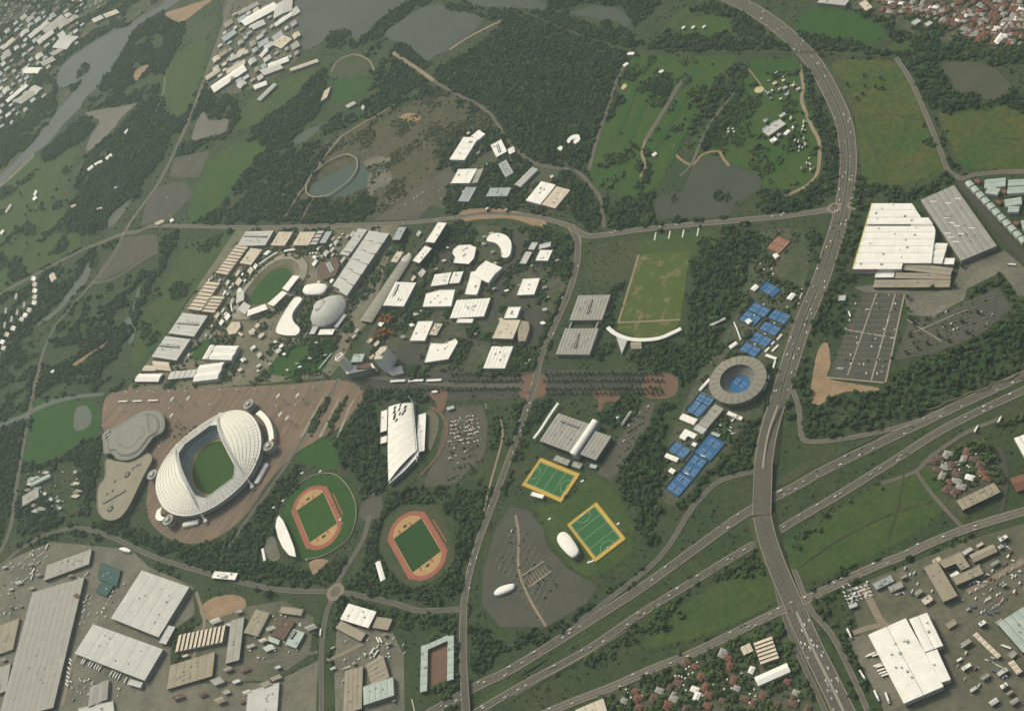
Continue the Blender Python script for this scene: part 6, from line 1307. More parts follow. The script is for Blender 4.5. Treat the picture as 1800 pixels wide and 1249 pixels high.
def house(x, y, rz, cname, where, group, sc=1.0):
    wm, rm = random.choice(HT[cname]); c = G(x, y); t = thing('house', f'{cname} roofed house {where}', 'house', c, group); t.rotation_euler = (0, 0, rz)
    for n_, me in (('wall', wm), ('roof', rm)):
        o = bpy.data.objects.new(n_, me); COL.objects.link(o); o.parent = t; o.scale = (sc, sc, sc)
    BLOCK.append([c[:2]+np.array([8*math.cos(a), 8*math.sin(a)])*sc for a in (0, 1.57, 3.14, 4.71)])
def inpoly(x, y, p):
    s = False
    for i in range(len(p)):
        (x0, y0), (x1, y1) = p[i-1], p[i]
        if (y0 > y) != (y1 > y) and x < (x1-x0)*(y-y0)/(y1-y0)+x0: s = not s
    return s
r_ = random.Random(11); sub = P('1520,-5 1800,-5 1800,75 1745,80 1690,62 1620,28 1560,25 1525,8')
for j in range(11):
    for i in range(36):
        x = 1515+i*9.2+(j % 2)*4+r_.uniform(-2, 2); y = -2+j*8+r_.uniform(-1.8, 1.8)-(x-1650)*.02
        if inpoly(x, y, sub) and r_.random() < .72 and i % 7 != 3: house(x, y, R(28)+r_.choice((0, 1.57)), r_.choices(('terracotta', 'brown', 'grey', 'white'), (5, 6, 4, 1))[0], 'in the dense suburb beyond the ring road', 'suburb houses beyond the ring road', .95)
for x, y, c in ((1730, 62, 'terracotta'), (1722, 70, 'terracotta'), (1760, 66, 'white'), (1768, 58, 'brown'), (1754, 74, 'white')): house(x, y, .4, c, 'at the suburb edge near the salt marsh', 'houses by the salt marsh', 1.2)
fen = [(1640, 812, 'brown'), (1652, 806, 'brown'), (1664, 800, 'grey'), (1648, 826, 'brown'), (1661, 822, 'grey'), (1672, 818, 'brown'), (1656, 838, 'grey'), (1669, 848, 'terracotta'), (1681, 846, 'grey'), (1664, 860, 'brown'), (1678, 866, 'brown'), (1700, 795, 'terracotta'), (1712, 808, 'brown'), (1694, 808, 'grey'), (1727, 832, 'terracotta'), (1722, 818, 'brown'), (1735, 842, 'terracotta'), (1690, 856, 'grey'), (1705, 840, 'white'), (1682, 834, 'brown')]
for x, y, c in fen: house(x, y, R(32)+r_.choice((0, 1.57)), c, 'in the fenced lots by the motorway', 'fenced lot houses', .95)
bot = [(1118, 1215, 'terracotta'), (1120, 1228, 'terracotta'), (1124, 1243, 'terracotta'), (1172, 1240, 'terracotta'), (1185, 1228, 'grey'), (1222, 1172, 'terracotta'), (1232, 1190, 'terracotta'), (1240, 1208, 'terracotta'), (1246, 1222, 'terracotta'), (1244, 1240, 'terracotta'), (1280, 1157, 'terracotta'), (1283, 1172, 'terracotta'), (1290, 1196, 'terracotta'), (1296, 1210, 'grey'), (1222, 1212, 'white'), (1226, 1224, 'white'), (1192, 1200, 'brown'), (1178, 1208, 'brown'), (1160, 1214, 'grey'), (1148, 1228, 'brown'), (1205, 1164, 'brown'), (1310, 1228, 'brown'), (1325, 1236, 'brown'), (1270, 1148, 'grey'), (1322, 1178, 'white'), (1342, 1222, 'brown'), (1385, 1198, 'terracotta'), (1400, 1218, 'grey'), (1395, 1236, 'brown'), (1420, 1246, 'brown'), (1365, 1238, 'brown'), (1098, 1232, 'grey'), (1270, 1232, 'brown'), (1205, 1246, 'brown')]
for x, y, c in bot: house(x, y, R(32)+r_.choice((0, 1.57)), c, 'in the street below the trunk road', 'trunk road houses', .95)
far = P('-20,-15 270,-15 200,20 130,30 110,20 40,25 -20,60')
for j in range(9):
    for i in range(34):
        x = -15+i*8.4+r_.uniform(-2.5, 2.5); y = -10+j*6.5+r_.uniform(-2, 2)
        if inpoly(x, y, far) and r_.random() < .42: house(x, y, R(r_.choice((10, 100))), r_.choices(('brown', 'grey', 'white', 'terracotta'), (4, 5, 1, 1))[0], 'in the hazy suburb across the river', 'hazy suburb houses', 1.05)
# town houses with pale green roofs
TG = 'pale green town houses'
l0, l1 = np.array((1702., 322.)), np.array((1800., 425.))
for i in range(11):
    p = l0+(l1-l0)*i/10.5; x, y = p
    BL('gable', 8, 'GN', 'w', 'town_house', 'town house', 'pale green roofed town house in the stepped row along the lane', f'{x-7},{y-1} {x+4},{y-6} {x+11},{y+1.5} {x+1},{y+7}', n=1, group=TG)
for pts in ('1729,315 1767,313 1768,330 1733,328', '1731,328 1768,331 1745,342 1738,340', '1773,316 1805,314 1805,326 1771,327', '1771,328 1805,328 1805,340 1771,339', '1765,351 1794,346 1798,360 1767,362', '1768,363 1797,362 1786,374 1776,372', '1792,388 1815,384 1820,402 1800,404'):
    BL('gable', 8, 'GN', 'w', 'town_house', 'town house', 'pale green roofed town house block inside the estate', pts, n=-2, group='pale green estate blocks')
for x, y in ((1718, 318), (1755, 355), (1765, 336), (1786, 392)):
    BL('gable', 7, 'R', 'b', 'town_house', 'town house', 'small terracotta roofed town house between pale green ones', f'{x-6},{y} {x-1},{y-5} {x+6},{y-1} {x+2},{y+5}', n=1, group='terracotta town houses')

# ------------------------------------------------------------------ vehicles
PAINT = {k: mat('paint_'+k, v, tuple(q*.95 for q in v), .5, .35, .03, spec=.5) for k, v in dict(white=(.80, .79, .76), silver=(.42, .43, .43), dark=(.05, .055, .06), red=(.34, .04, .03), blue=(.05, .09, .20), yellow=(.62, .42, .06)).items()}
def raw(name, b, mats):
    me = bpy.data.meshes.new(name); me.from_pydata([tuple(v) for v in b.V], [], b.F)
    for m_ in mats: me.materials.append(m_)
    me.polygons.foreach_set('material_index', b.mi); me.update(); return me
CARM = {}
for cn, pm in PAINT.items():
    b = B(); b.prism([(-2.3, -.9), (2.3, -.9), (2.3, .9), (-2.3, .9)], .35, .95)
    V = [(-1.9, -.85, .95), (1.2, -.85, .95), (1.2, .85, .95), (-1.9, .85, .95), (-1.4, -.7, 1.5), (.5, -.7, 1.5), (.5, .7, 1.5), (-1.4, .7, 1.5)]
    b.m = 1; b.add(V, [(0, 1, 5, 4), (1, 2, 6, 5), (2, 3, 7, 6), (3, 0, 4, 7)]); b.m = 0; b.add(V, [(4, 5, 6, 7)]); b.m = 2
    for x in (-1.45, 1.45):
        for y in (-.92, .92): b.tube([(x, y-.1, .35), (x, y+.1, .35)], .35, 8)
    CARM[cn] = raw('car_body', b, [pm, GLASS, DARK])
NCAR = [0]
def car(x, y, rz, cn, where, group, z=.9, world=None):
    if NCAR[0] >= 298: return
    NCAR[0] += 1
    c = G(x, y) if world is None else world
    o = bpy.data.objects.new('car', CARM[cn]); COL.objects.link(o); o.location = (c[0], c[1], z); o.rotation_euler = (0, 0, rz); o.scale = (1.1, 1.1, 1.1)
    put(o, f'{cn} car {where}', 'car', group)
TRM = {}
b = B(); b.box((0, 0), (1, 0), (0, 1), 6.2, 1.3, 1.1, 3.9); TRM['box'] = raw('trailer', b, [PAINT['white']])
b = B(); b.box((7.6, 0), (1, 0), (0, 1), 1.2, 1.25, .8, 3.1); b.box((1, 0), (1, 0), (0, 1), 7, .5, .7, 1.1)
b.m = 1
for x in (-5, -3.6, 4.8, 7.5):
    for y in (-1.1, 1.1): b.tube([(x, y-.2, .5), (x, y+.2, .5)], .5, 8)
b.m = 2; b.box((8.75, 0), (1, 0), (0, 1), .1, 1.1, 1.9, 2.8); TRM['cab'] = raw('cab', b, [PAINT['silver'], DARK, GLASS])
def truck(x, y, rz, where, group=None, sc=1.0, z=.9):
    c = G(x, y); t = thing('truck', 'white box truck '+where, 'truck', c, group); t.rotation_euler = (0, 0, rz); t.location.z = z; t.scale = (sc, sc, sc)
    for n_, me in (('trailer', TRM['box']), ('cab', TRM['cab'])):
        o = bpy.data.objects.new(n_, me); COL.objects.link(o); o.parent = t
def ang(pa, pb): a, e = G(*pa), G(*pb); return math.atan2(e[1]-a[1], e[0]-a[0])
a1 = ang((150, 1160), (143, 1172)); 
for x, y in ((147, 1161), (150, 1163), (160, 1166), (164, 1168), (170, 1170), (174, 1172), (178, 1174), (198, 1183), (203, 1185), (207, 1187), (212, 1189), (223, 1195)): truck(x, y, a1, 'backed to the docks of the pale dock warehouse', 'dock trucks of the pale warehouse', .9)
for x, y in ((126, 1160), (125, 1166), (123, 1175), (122, 1183), (121, 1190), (120, 1197), (119, 1203)): truck(x, y, a1+1.3, 'parked side by side along the long grey factory', 'trucks along the sawtooth factory', .9)
a2 = ang((1534, 1149), (1545, 1145))
for x, y in ((1533, 1150), (1540, 1152), (1542, 1170), (1546, 1172), (1549, 1178), (1552, 1183), (1556, 1187), (1528, 1153)): truck(x, y, a2, 'at the docks of the long white warehouse', 'dock trucks of the long white warehouse', .9)
for x, y, q, w_ in ((1493, 1113, 1498, 'by the fence of the truck yard gate'), (1516, 1186, 1523, 'by the fence in the middle of the truck yard'), (1541, 1222, 1546, 'by the fence at the end of the truck yard'), (1560, 1226, 1564, 'near the end corner of the long white warehouse')): truck(x, y, ang((x, y), (q, y+11)), w_, sc=1.2)
for x, y, rz, w_ in ((397, 959, ang((390, 970), (404, 947)), 'on the service road below the plaza'), (565, 1113, ang((564, 1130), (567, 1090)), 'on the road past the white depot'), (666, 1126, 1.7, 'in the yard below the white depot'), (671, 1126, 1.7, 'second in the yard below the white depot'), (655, 1146, .5, 'in the tan yard among vans'), (662, 1150, .5, 'second in the tan yard among vans'), (1718, 1002, .5, 'at the courtyard office'), (1770, 1138, 2.1, 'by the small grey hut'), (1757, 740, .5, 'on the estate road by the frame edge'), (1716, 756, .5, 'beside the estate road bend'), (1780, 467, 2.2, 'on the loading apron'), (1494, 554, 1.2, 'in the store car park corner'), (84, 962, .9, 'beside the grey factory'), (60, 1004, 1.0, 'at the corner of the grey factory'), (58, 1015, 1.0, 'second at the corner of the grey factory')): truck(x, y, rz, w_)
r_ = random.Random(3)
def pick(): return r_.choices(('white', 'silver', 'dark', 'red', 'blue'), (5, 4, 2, 1, 1))[0]
def along(pts, n, off, where, group, z=1.0, zs=None):
    line = [G(q[0], q[1])[:2] for q in smooth(P(pts), 6, False)]; seg = [np.linalg.norm(line[i+1]-line[i]) for i in range(len(line)-1)]; tot = sum(seg)
    for k in range(n):
        s = r_.random()*tot; i = 0
        while i < len(seg)-1 and s > seg[i]: s -= seg[i]; i += 1
        t = (line[i+1]-line[i])/seg[i]; o = r_.choice(off); p = line[i]+t*s+np.array([-t[1], t[0]])*o
        car(0, 0, math.atan2(t[1], t[0])+(math.pi if o > 0 else 0), pick(), where, group, z, (p[0], p[1]))
along('1340,28 1387,64 1430,110 1462,165 1483,215 1491,270 1488,330 1477,385 1460,440 1440,500 1415,560 1391,630', 40, (-13.8, -9.5, -5, 5, 9.5, 13.8), 'driving on the curved ring road', 'ring road cars')
along('1405,1085 1428,1138 1462,1206 1495,1275', 13, (-13, -8.5, -4, 4, 8.5, 13), 'on the southern ring road', 'southern ring road cars')
along(MA, 26, (-5.4, 0, 5.4), 'on the northern motorway carriageway', 'northern carriageway cars')
along(MB_, 22, (-4, 0, 4), 'on the southern motorway carriageway', 'southern carriageway cars')
along('1075,1207 1150,1174 1350,1083 1525,1001 1650,948', 12, (-5, -1.8, 1.8, 5), 'on the trunk road', 'trunk road cars')
along('1014,465 976,570 938,680 890,820 845,942 816,1060', 8, (-4.5, 4.5), 'on the avenue', 'avenue cars')
for k in range(8):                                            # car rows beside the swimming hall
    for i in range(12):
        x = 793+i*4.1+(k % 2)*1.5; y = 736-i*.55+k*6.4
        if k > 5: y += 2; x -= 4
        if r_.random() < (.62 if k < 7 else .4) and x < 838: car(x, y, r_.uniform(-.1, .1)+2.0, pick(), 'parked in rows beside the swimming hall', 'swimming hall car park cars')
for k in range(3):
    for i in range(9): 
        if r_.random() < .6: car(1483+i*3.4+k*1.5, 1032+k*9-i*1.1, R(100), pick(), 'in the crowded car yard by the trunk road', 'car yard cars')
for x0, y0, n_, dx, dy, w_, g_ in ((1523, 545, 4, 3.0, .2, 'in the store car park row near the kiosk', 'store car park cars'), (1473, 648, 4, 3.5, .3, 'at the far end of the store car park', 'store car park end cars'), (1700, 1015, 5, 7, 4, 'beside the courtyard office', 'courtyard office cars'), (1745, 1070, 6, 3.5, -3, 'parked among the southern yards', 'southern yard cars'), (1735, 1160, 6, 6, 3, 'by the slanting tan shed', 'tan shed cars'), (1280, 755, 4, 4, 2.5, 'by the tennis service building', 'tennis service cars'), (855, 712, 2, .3, 5, 'at the swimming hall car park end', 'swimming hall end cars'), (651, 871, 6, 3, -.8, 'in the oval car park between the tracks', 'oval car park cars'), (1755, 945, 6, 4, 4, 'near the red walled shed', 'red walled shed cars'), (152, 1050, 7, -1, 7, 'in a line beside the teal roof', 'teal roof cars'), (200, 1040, 8, -4, 7, 'beside the plain square warehouse', 'square warehouse cars'), (604, 1175, 5, 3, -1, 'in the tan yard', 'tan yard cars'), (540, 984, 1, 4, 0, 'by the athletics arena', 'athletics cars'), (277, 792, 4, 3, -8, 'between arena and stadium', 'stadium forecourt cars'), (1575, 1045, 5, 3.2, -.8, 'outside the service station', 'service station cars')):
    for i in range(n_): car(x0+i*dx+r_.uniform(-.5, .5), y0+i*dy+r_.uniform(-.5, .5), r_.choice((.5, 2.0)), r_.choices(('white', 'silver', 'dark'), (6, 3, 1))[0], w_, g_)
while NCAR[0] < 290:
    x, y = r_.choice(((1700, 1180), (1640, 1000), (60, 980), (1760, 1000), (20, 1060), (690, 1130), (1520, 600), (1545, 640), (1710, 1045), (30, 1010), (500, 1100), (1660, 540)))
    car(x+r_.uniform(-22, 22), y+r_.uniform(-18, 18), r_.choice((.5, 2.0)), pick(), 'parked loosely in an industrial yard or retail car park', 'loosely parked yard cars')
# pale median strips of the store car park, white blocks of trolleys
for pa, pb in (((1541, 516), (1490, 660)), ((1574, 517), (1532, 668)), ((1488, 580), (1558, 592)), ((1455, 664), (1555, 673)), ((1590, 518), (1557, 672))):
    path([pa, pb], 3, M_CONC, 'pale median strip in the store car park', 'median', cat='median', n=2, z=layer()+.05, group='pale car park strips')
for pa, pb in (((1594, 562), (1655, 600)), ((1605, 585), (1700, 545))): path([pa, pb], 2, M_CONC, 'pale kerb line across the sparse car park', 'median', cat='median', n=2, z=layer()+.05, group='pale car park strips')
for pa, pb in (((918, 1012), (958, 985)), ((930, 1032), (970, 1003))): path([pa, pb], 3, M_CONC, 'pale kerb beside the bus bays of the coach park', 'median', cat='median', n=2, z=layer()+.05, group='pale car park strips')
for i in range(8):
    x = 922+i*5; y = 1018-i*3.3; path([(x, y), (x+9, y+14)], 1.5, M_PATH, 'thin tan bay line in the coach park', 'marking', cat='marking', n=2, z=layer()+.05, group='coach bay lines')
# vans, containers and garden sheds that clutter the yards
b = B(); b.box((-.4, 0), (1, 0), (0, 1), 2.2, 1.0, .45, 2.3); b.add([(1.8, -1, .45), (2.7, -1, .45), (2.7, 1, .45), (1.8, 1, .45), (1.8, -1, 2.2), (2.5, -1, 1.2), (2.5, 1, 1.2), (1.8, 1, 2.2), ], [(0, 1, 5, 4), (3, 7, 6, 2), (1, 2, 6, 5)])
b.m = 1; b.add([(1.82, -.9, 2.15), (2.48, -.9, 1.25), (2.48, .9, 1.25), (1.82, .9, 2.15)], [(0, 1, 2, 3)]); b.m = 2
for x in (-1.7, 1.8):
    for y in (-1, 1): b.tube([(x, y-.1, .4), (x, y+.1, .4)], .4, 8)
VANM = raw('van_body', b, [PAINT['white'], GLASS, DARK])
def ribbox(lx, ly, lz):
    q = B(); n_ = 10
    q.box((0, 0), (1, 0), (0, 1), lx/2, ly/2, 0, lz)
    for i in range(n_): q.box((-lx/2+(i+.5)*lx/n_, 0), (1, 0), (0, 1), lx/n_*.3, ly/2+.06, .1, lz-.1)
    q.m = 1; q.box((lx/2+.03, 0), (1, 0), (0, 1), .04, ly/2-.15, .1, lz-.15); return q
CONM = {k: raw('container', ribbox(6.1, 2.4, 2.6), [m_, WALL['g']]) for k, m_ in (('white', PAINT['white']), ('cream', ROOF['C']), ('red', ROOF['R']), ('blue', PAINT['blue']), ('grey', ROOF['LG']))}
r_ = random.Random(17)
def flat_clear(c, rad):
    for pg in BFOOT:
        if inpoly(c[0], c[1], pg): return False
    return True
YARDS = (('in the yard beside the long grey factory', '6,1000 60,960 80,985 50,1030 30,1080 8,1080', 16), ('in the yard between grey factories and teal roof', '140,1010 165,1000 160,1090 140,1120 128,1140', 7), ('in the truck yard below the dock warehouse', '125,1185 220,1205 200,1225 120,1240', 11), ('by the wall of the plain square warehouse', '222,1010 236,1016 185,1088 172,1078', 8), ('among the small factories', '440,1075 540,1085 520,1150 440,1160', 8), ('in the tan yard by the white depot', '600,1120 690,1115 700,1150 640,1160', 7),
         ('in the yards round the courtyard office', '1590,1000 1620,990 1660,1060 1600,1060', 6), ('in the southern yards', '1690,1030 1790,960 1800,1040 1720,1100', 18), ('by the slanting tan shed', '1690,1130 1760,1160 1780,1200 1700,1220', 12), ('in the car yard', '1480,1035 1530,1020 1520,1060 1485,1060', 6), ('on the container peninsula', '440,60 520,50 515,100 445,110', 21), ('on the northern peninsula lots', '395,40 440,20 420,90 385,100', 11), ('in the treatment plant', '50,830 135,820 140,880 60,905', 16), ('behind the golf clubhouse', '1380,200 1425,210 1425,300 1405,290', 9), ('around the golf practice huts', '1335,130 1405,135 1400,165 1340,165', 8), ('at the sheltered tennis service yard', '1275,735 1310,745 1290,770 1255,765', 6))
for where, pts, n_ in YARDS:
    pg = P(pts); x0, x1 = min(p[0] for p in pg), max(p[0] for p in pg); y0, y1 = min(p[1] for p in pg), max(p[1] for p in pg); k = 0; tries = 0
    while k < n_ and tries < 600:
        tries += 1; x, y = r_.uniform(x0, x1), r_.uniform(y0, y1)
        if not inpoly(x, y, pg): continue
        c = G(x, y)
        if not flat_clear(c, 3): continue
        k += 1
        if r_.random() < .5:
            o = bpy.data.objects.new('van', VANM); lab, cat_, g_ = 'small white van '+where, 'van', 'vans '+where
        else:
            cn = r_.choices(('white', 'cream', 'red', 'blue', 'grey'), (2, 3, 2, 2, 4))[0]; o = bpy.data.objects.new('shipping_container', CONM[cn]); lab, cat_, g_ = f'{cn} shipping container {where}', 'container', 'containers '+where
        COL.objects.link(o); o.location = (c[0], c[1], ZL[0]+.02); o.rotation_euler = (0, 0, r_.choice((.5, 2.07, .45, 2.1))); put(o, lab, cat_, g_)
for i in range(60):
    x, y = r_.choice(((1118, 1215), (1172, 1230), (1222, 1172), (1240, 1208), (1290, 1196), (1222, 1212), (1192, 1200), (1310, 1228), (1342, 1222), (1395, 1236), (1640, 812), (1672, 818), (1664, 860), (1712, 808), (1690, 856), (1727, 832))); x += r_.uniform(-18, 18); y += r_.uniform(-14, 14)
    if flat_clear(G(x, y), 3): BL('gable', 2.6, 'W', 'w', 'garden_shed', 'shed', 'small white garden shed behind a street house', f'{x-2},{y+.7} {x},{y-1.6} {x+2.4},{y-.5} {x+.4},{y+1.8}', n=1, group='garden sheds')

# the rest of the parked and moving cars, past the three hundred single ones
ex = B(); r_ = random.Random(77)
def extra(c, rz):
    u = np.array([math.cos(rz), math.sin(rz)]); v = np.array([-u[1], u[0]]); ex.m = r_.choices((0, 1, 2, 3), (5, 4, 2, 1))[0]
    z = ZL[0]+.3; ex.box(c, u, v, 2.4, .95, z, z+.65); ex.box(np.array(c[:2])-u*.3, u, v, 1.3, .8, z+.65, z+1.2)
def lot(p0, p1, p2, nr, nc, fillp, rz):
    a, bq, d = (G(*q)[:2] for q in (p0, p1, p2))
    for i in range(nr):
        for j in range(nc):
            if r_.random() < fillp: extra(a+(bq-a)*j/max(nc-1, 1)+(d-a)*i/max(nr-1, 1), rz)
lot((792, 742), (838, 730), (800, 785), 7, 16, .45, 2.0)
lot((790, 792), (830, 775), (790, 835), 4, 14, .12, 2.0)
lot((1110, 735), (1140, 715), (1080, 830), 8, 5, .25, .4)
lot((1500, 520), (1585, 520), (1470, 655), 10, 24, .10, 1.2)
lot((1610, 570), (1750, 515), (1600, 622), 5, 22, .06, .6)
lot((870, 985), (905, 925), (930, 1090), 8, 8, .05, 1.0)
lot((660, 380), (745, 322), (730, 382), 4, 18, .3, .6)
lot((255, 385), (320, 325), (295, 385), 4, 14, .12, .8)
lot((305, 305), (315, 280), (345, 305), 3, 8, .2, .8)
lot((1700, 1030), (1780, 985), (1720, 1080), 5, 16, .3, .5)
lot((1600, 1010), (1630, 1000), (1640, 1060), 4, 6, .3, .5)
lot((1484, 1042), (1525, 1028), (1492, 1060), 4, 12, .75, 1.9)
lot((10, 1010), (70, 965), (30, 1030), 4, 16, .4, .6)
lot((145, 1015), (165, 1005), (135, 1100), 10, 4, .3, .6)
lot((130, 1190), (215, 1212), (125, 1225), 4, 16, .2, 1.2)
lot((596, 1128), (680, 1122), (600, 1160), 3, 14, .25, .5)
lot((450, 1120), (530, 1100), (450, 1160), 3, 12, .3, .5)
for q, n_, offs in ((N1, 60, (-13.8, -9.5, -5, 5, 9.5, 13.8)), (MA, 34, (-5.4, 0, 5.4)), (MB_, 30, (-4, 0, 4)), ('1400,1075 1428,1138 1462,1206 1500,1285', 26, (-13, -8, -4, 4, 8, 13)), ('937,1262 1075,1207 1225,1144 1350,1083 1525,1001 1650,948 1830,890', 26, (-5, -1.8, 1.8, 5)), ('1014,465 976,570 938,680 890,820 845,942 816,1060', 14, (-5, 5)), ('262,398 450,400 700,393 850,375', 12, (-3, 3)), ('1030,414 1225,394 1465,368', 10, (-3, 3)), ('410,-12 370,110 300,282 217,411', 12, (-3, 3))):
    line = [G(*p)[:2] for p in smooth(P(q), 6, False)]
    for _ in range(n_):
        i = r_.randrange(len(line)-1); t = line[i+1]-line[i]; L_ = np.linalg.norm(t); t = t/L_; extra(line[i]+t*L_*r_.random()+np.array([-t[1], t[0]])*r_.choice(offs), math.atan2(t[1], t[0]))
put(ex.make('parked_cars', None, None, mats=[PAINT['white'], PAINT['silver'], PAINT['dark'], PAINT['red']]), 'many small parked and moving cars across the car parks and roads', 'cars', None, 'stuff')
# small kiosks and sheds that fill the gaps
SMALL = dict(LB)
shed_field('300,600 360,500 420,420 470,440 400,560 330,650', 16, .55, -.8, 'kiosk between the showground sheds', 'showground kiosks', SMALL, ['W', 'C', 'LG', 'T'], (4, 7))
shed_field('430,565 540,590 600,600 560,650 470,655 400,650', 12, .9, -.3, 'kiosk along the showground avenue', 'showground avenue kiosks', SMALL, ['W', 'C', 'LG'], (4, 7))
shed_field('540,440 600,405 640,405 600,450 560,455', 10, .6, -.7, 'kiosk behind the arena tents', 'arena kiosks', SMALL, ['W', 'LG', 'T'], (4, 8))
shed_field('700,470 740,480 800,405 880,400 990,420 960,560 930,640 700,600', 26, .9, -.3, 'outbuilding among the white roofed offices', 'office outbuildings', SMALL, ['W', 'C', 'LG', 'G'], (4, 9))
shed_field('345,1090 440,1060 550,1085 545,1150 480,1195 440,1240 300,1240 310,1160', 22, .9, -.35, 'outbuilding among the small factories', 'small factory outbuildings', SMALL, ['LG', 'G', 'B', 'C', 'BR'], (9, 20))
shed_field('0,1000 80,950 160,1000 150,1100 40,1130 0,1240', 10, .9, -.3, 'outbuilding beside the long grey factory', 'long grey factory outbuildings', SMALL, ['LG', 'G', 'B'], (5, 12))
shed_field('1560,1010 1800,930 1800,1240 1690,1240 1670,1100', 24, .85, -.45, 'outbuilding in the southern yards', 'southern yard outbuildings', SMALL, ['LG', 'G', 'B', 'T', 'W'], (9, 22))
shed_field('580,1110 700,1100 710,1240 590,1240', 8, .9, -.4, 'outbuilding in the tan depot yard', 'depot yard outbuildings', SMALL, ['LG', 'B', 'C'], (5, 10))
shed_field('800,235 860,228 950,290 1000,340 900,370 790,365', 10, .8, -.4, 'outbuilding in the wooded factory estate', 'factory estate outbuildings', SMALL, ['LG', 'C', 'G'], (4, 8))
shed_field('385,500 440,425 480,445 450,470 405,560 375,575', 12, .55, -.8, 'pavilion between the sawtooth sheds and arena', 'showground pavilions', SMALL, ['W', 'C', 'LG'], (8, 13))
shed_field('430,560 530,570 480,640 400,660 430,600', 9, .8, -.5, 'pavilion on the showground avenue', 'avenue pavilions', SMALL, ['W', 'LG', 'C'], (8, 14))
shed_field('525,440 600,405 640,408 605,455 600,500 560,500', 9, .6, -.75, 'pavilion behind the amphitheatre', 'amphitheatre pavilions', SMALL, ['W', 'LG', 'BG'], (8, 13))
shed_field('620,590 700,470 735,400 800,395 760,480 660,640', 12, .6, -.75, 'building along the station street', 'station street buildings', SMALL, ['W', 'LG', 'G', 'C'], (7, 14))
shed_field('1335,125 1405,130 1420,170 1350,175', 12, .8, -.5, 'hut among the golf practice mounds', 'golf practice huts', SMALL, ['W', 'LG', 'C', 'BG'], (4, 9))
shed_field('1385,195 1425,205 1432,300 1405,300', 14, .4, -.8, 'hut behind the golf clubhouse', 'golf clubhouse huts', SMALL, ['W', 'LG', 'C'], (4, 7))
shed_field('1345,205 1385,190 1390,215 1360,250 1340,245', 6, .8, -.55, 'wing around the golf clubhouse', 'golf clubhouse wings', SMALL, ['LG', 'BG', 'W'], (7, 12))
# parking bay lines
bl = B()
for p0, p1, p2, nr in (((792, 742), (838, 730), (790, 835), 9), ((1110, 735), (1140, 715), (1080, 830), 10), ((1500, 520), (1585, 520), (1470, 655), 14), ((1600, 565), (1750, 512), (1590, 625), 9), ((868, 985), (905, 915), (950, 1095), 12), ((660, 380), (745, 322), (730, 382), 6), ((258, 385), (322, 325), (300, 385), 6)):
    a, bq, d = (G(*q)[:2] for q in (p0, p1, p2))
    for i in range(nr):
        s0 = a+(d-a)*(i+.5)/nr; s1 = bq+(d-a)*(i+.5)/nr; t = (s1-s0)/np.linalg.norm(s1-s0); nn = np.array([-t[1], t[0]]); z = ZL[0]+.03
        bl.add([(*(s0-nn*.35), z), (*(s1-nn*.35), z), (*(s1+nn*.35), z), (*(s0+nn*.35), z)], [(0, 1, 2, 3)])
o = bl.make('bay_lines', mat('bay_paint', (.24, .225, .18), None, .1)); put(o, 'faint pale parking bay lines across the car parks', 'marking', None, 'stuff')
# distant houses behind the ones that can be told apart
dh = B(); r_ = random.Random(31)
for poly, n_, hmat in (('1500,-12 1830,-12 1830,85 1690,60 1600,20', 260, (0, 1, 2)), ('-40,-40 300,-40 200,15 100,18 -40,70', 260, (1, 2, 2)), ('-40,60 60,140 -40,220', 40, (1, 2, 3))):
    pg = P(poly); x0, x1 = min(p[0] for p in pg), max(p[0] for p in pg); y0, y1 = min(p[1] for p in pg), max(p[1] for p in pg); k = 0
    while k < n_:
        x, y = r_.uniform(x0, x1), r_.uniform(y0, y1)
        if not inpoly(x, y, pg): continue
        k += 1; c = G(x, y)[:2]; a = R(28)+r_.choice((0, 1.57)); u = np.array([math.cos(a), math.sin(a)]); v = np.array([-u[1], u[0]]); dh.m = r_.choice(hmat); hx, hy = r_.uniform(5, 8), r_.uniform(4, 5.5)
        q = [c-u*hx-v*hy, c+u*hx-v*hy, c+u*hx+v*hy, c-u*hx+v*hy]; V = [(*p, 0) for p in q]+[(*p, 3) for p in q]+[(*(c-u*(hx-hy)), 5.4), (*(c+u*(hx-hy)), 5.4)]
        dh.add(V, [(4, 5, 9, 8), (6, 7, 8, 9), (5, 6, 9), (7, 4, 8), (0, 1, 5, 4), (1, 2, 6, 5), (2, 3, 7, 6), (3, 0, 4, 7)])
put(dh.make('distant_houses', None, None, mats=[ROOF['R'], ROOF['BR'], ROOF['G'], ROOF['LG']]), 'mass of small distant houses in the hazy suburbs', 'houses', None, 'stuff')
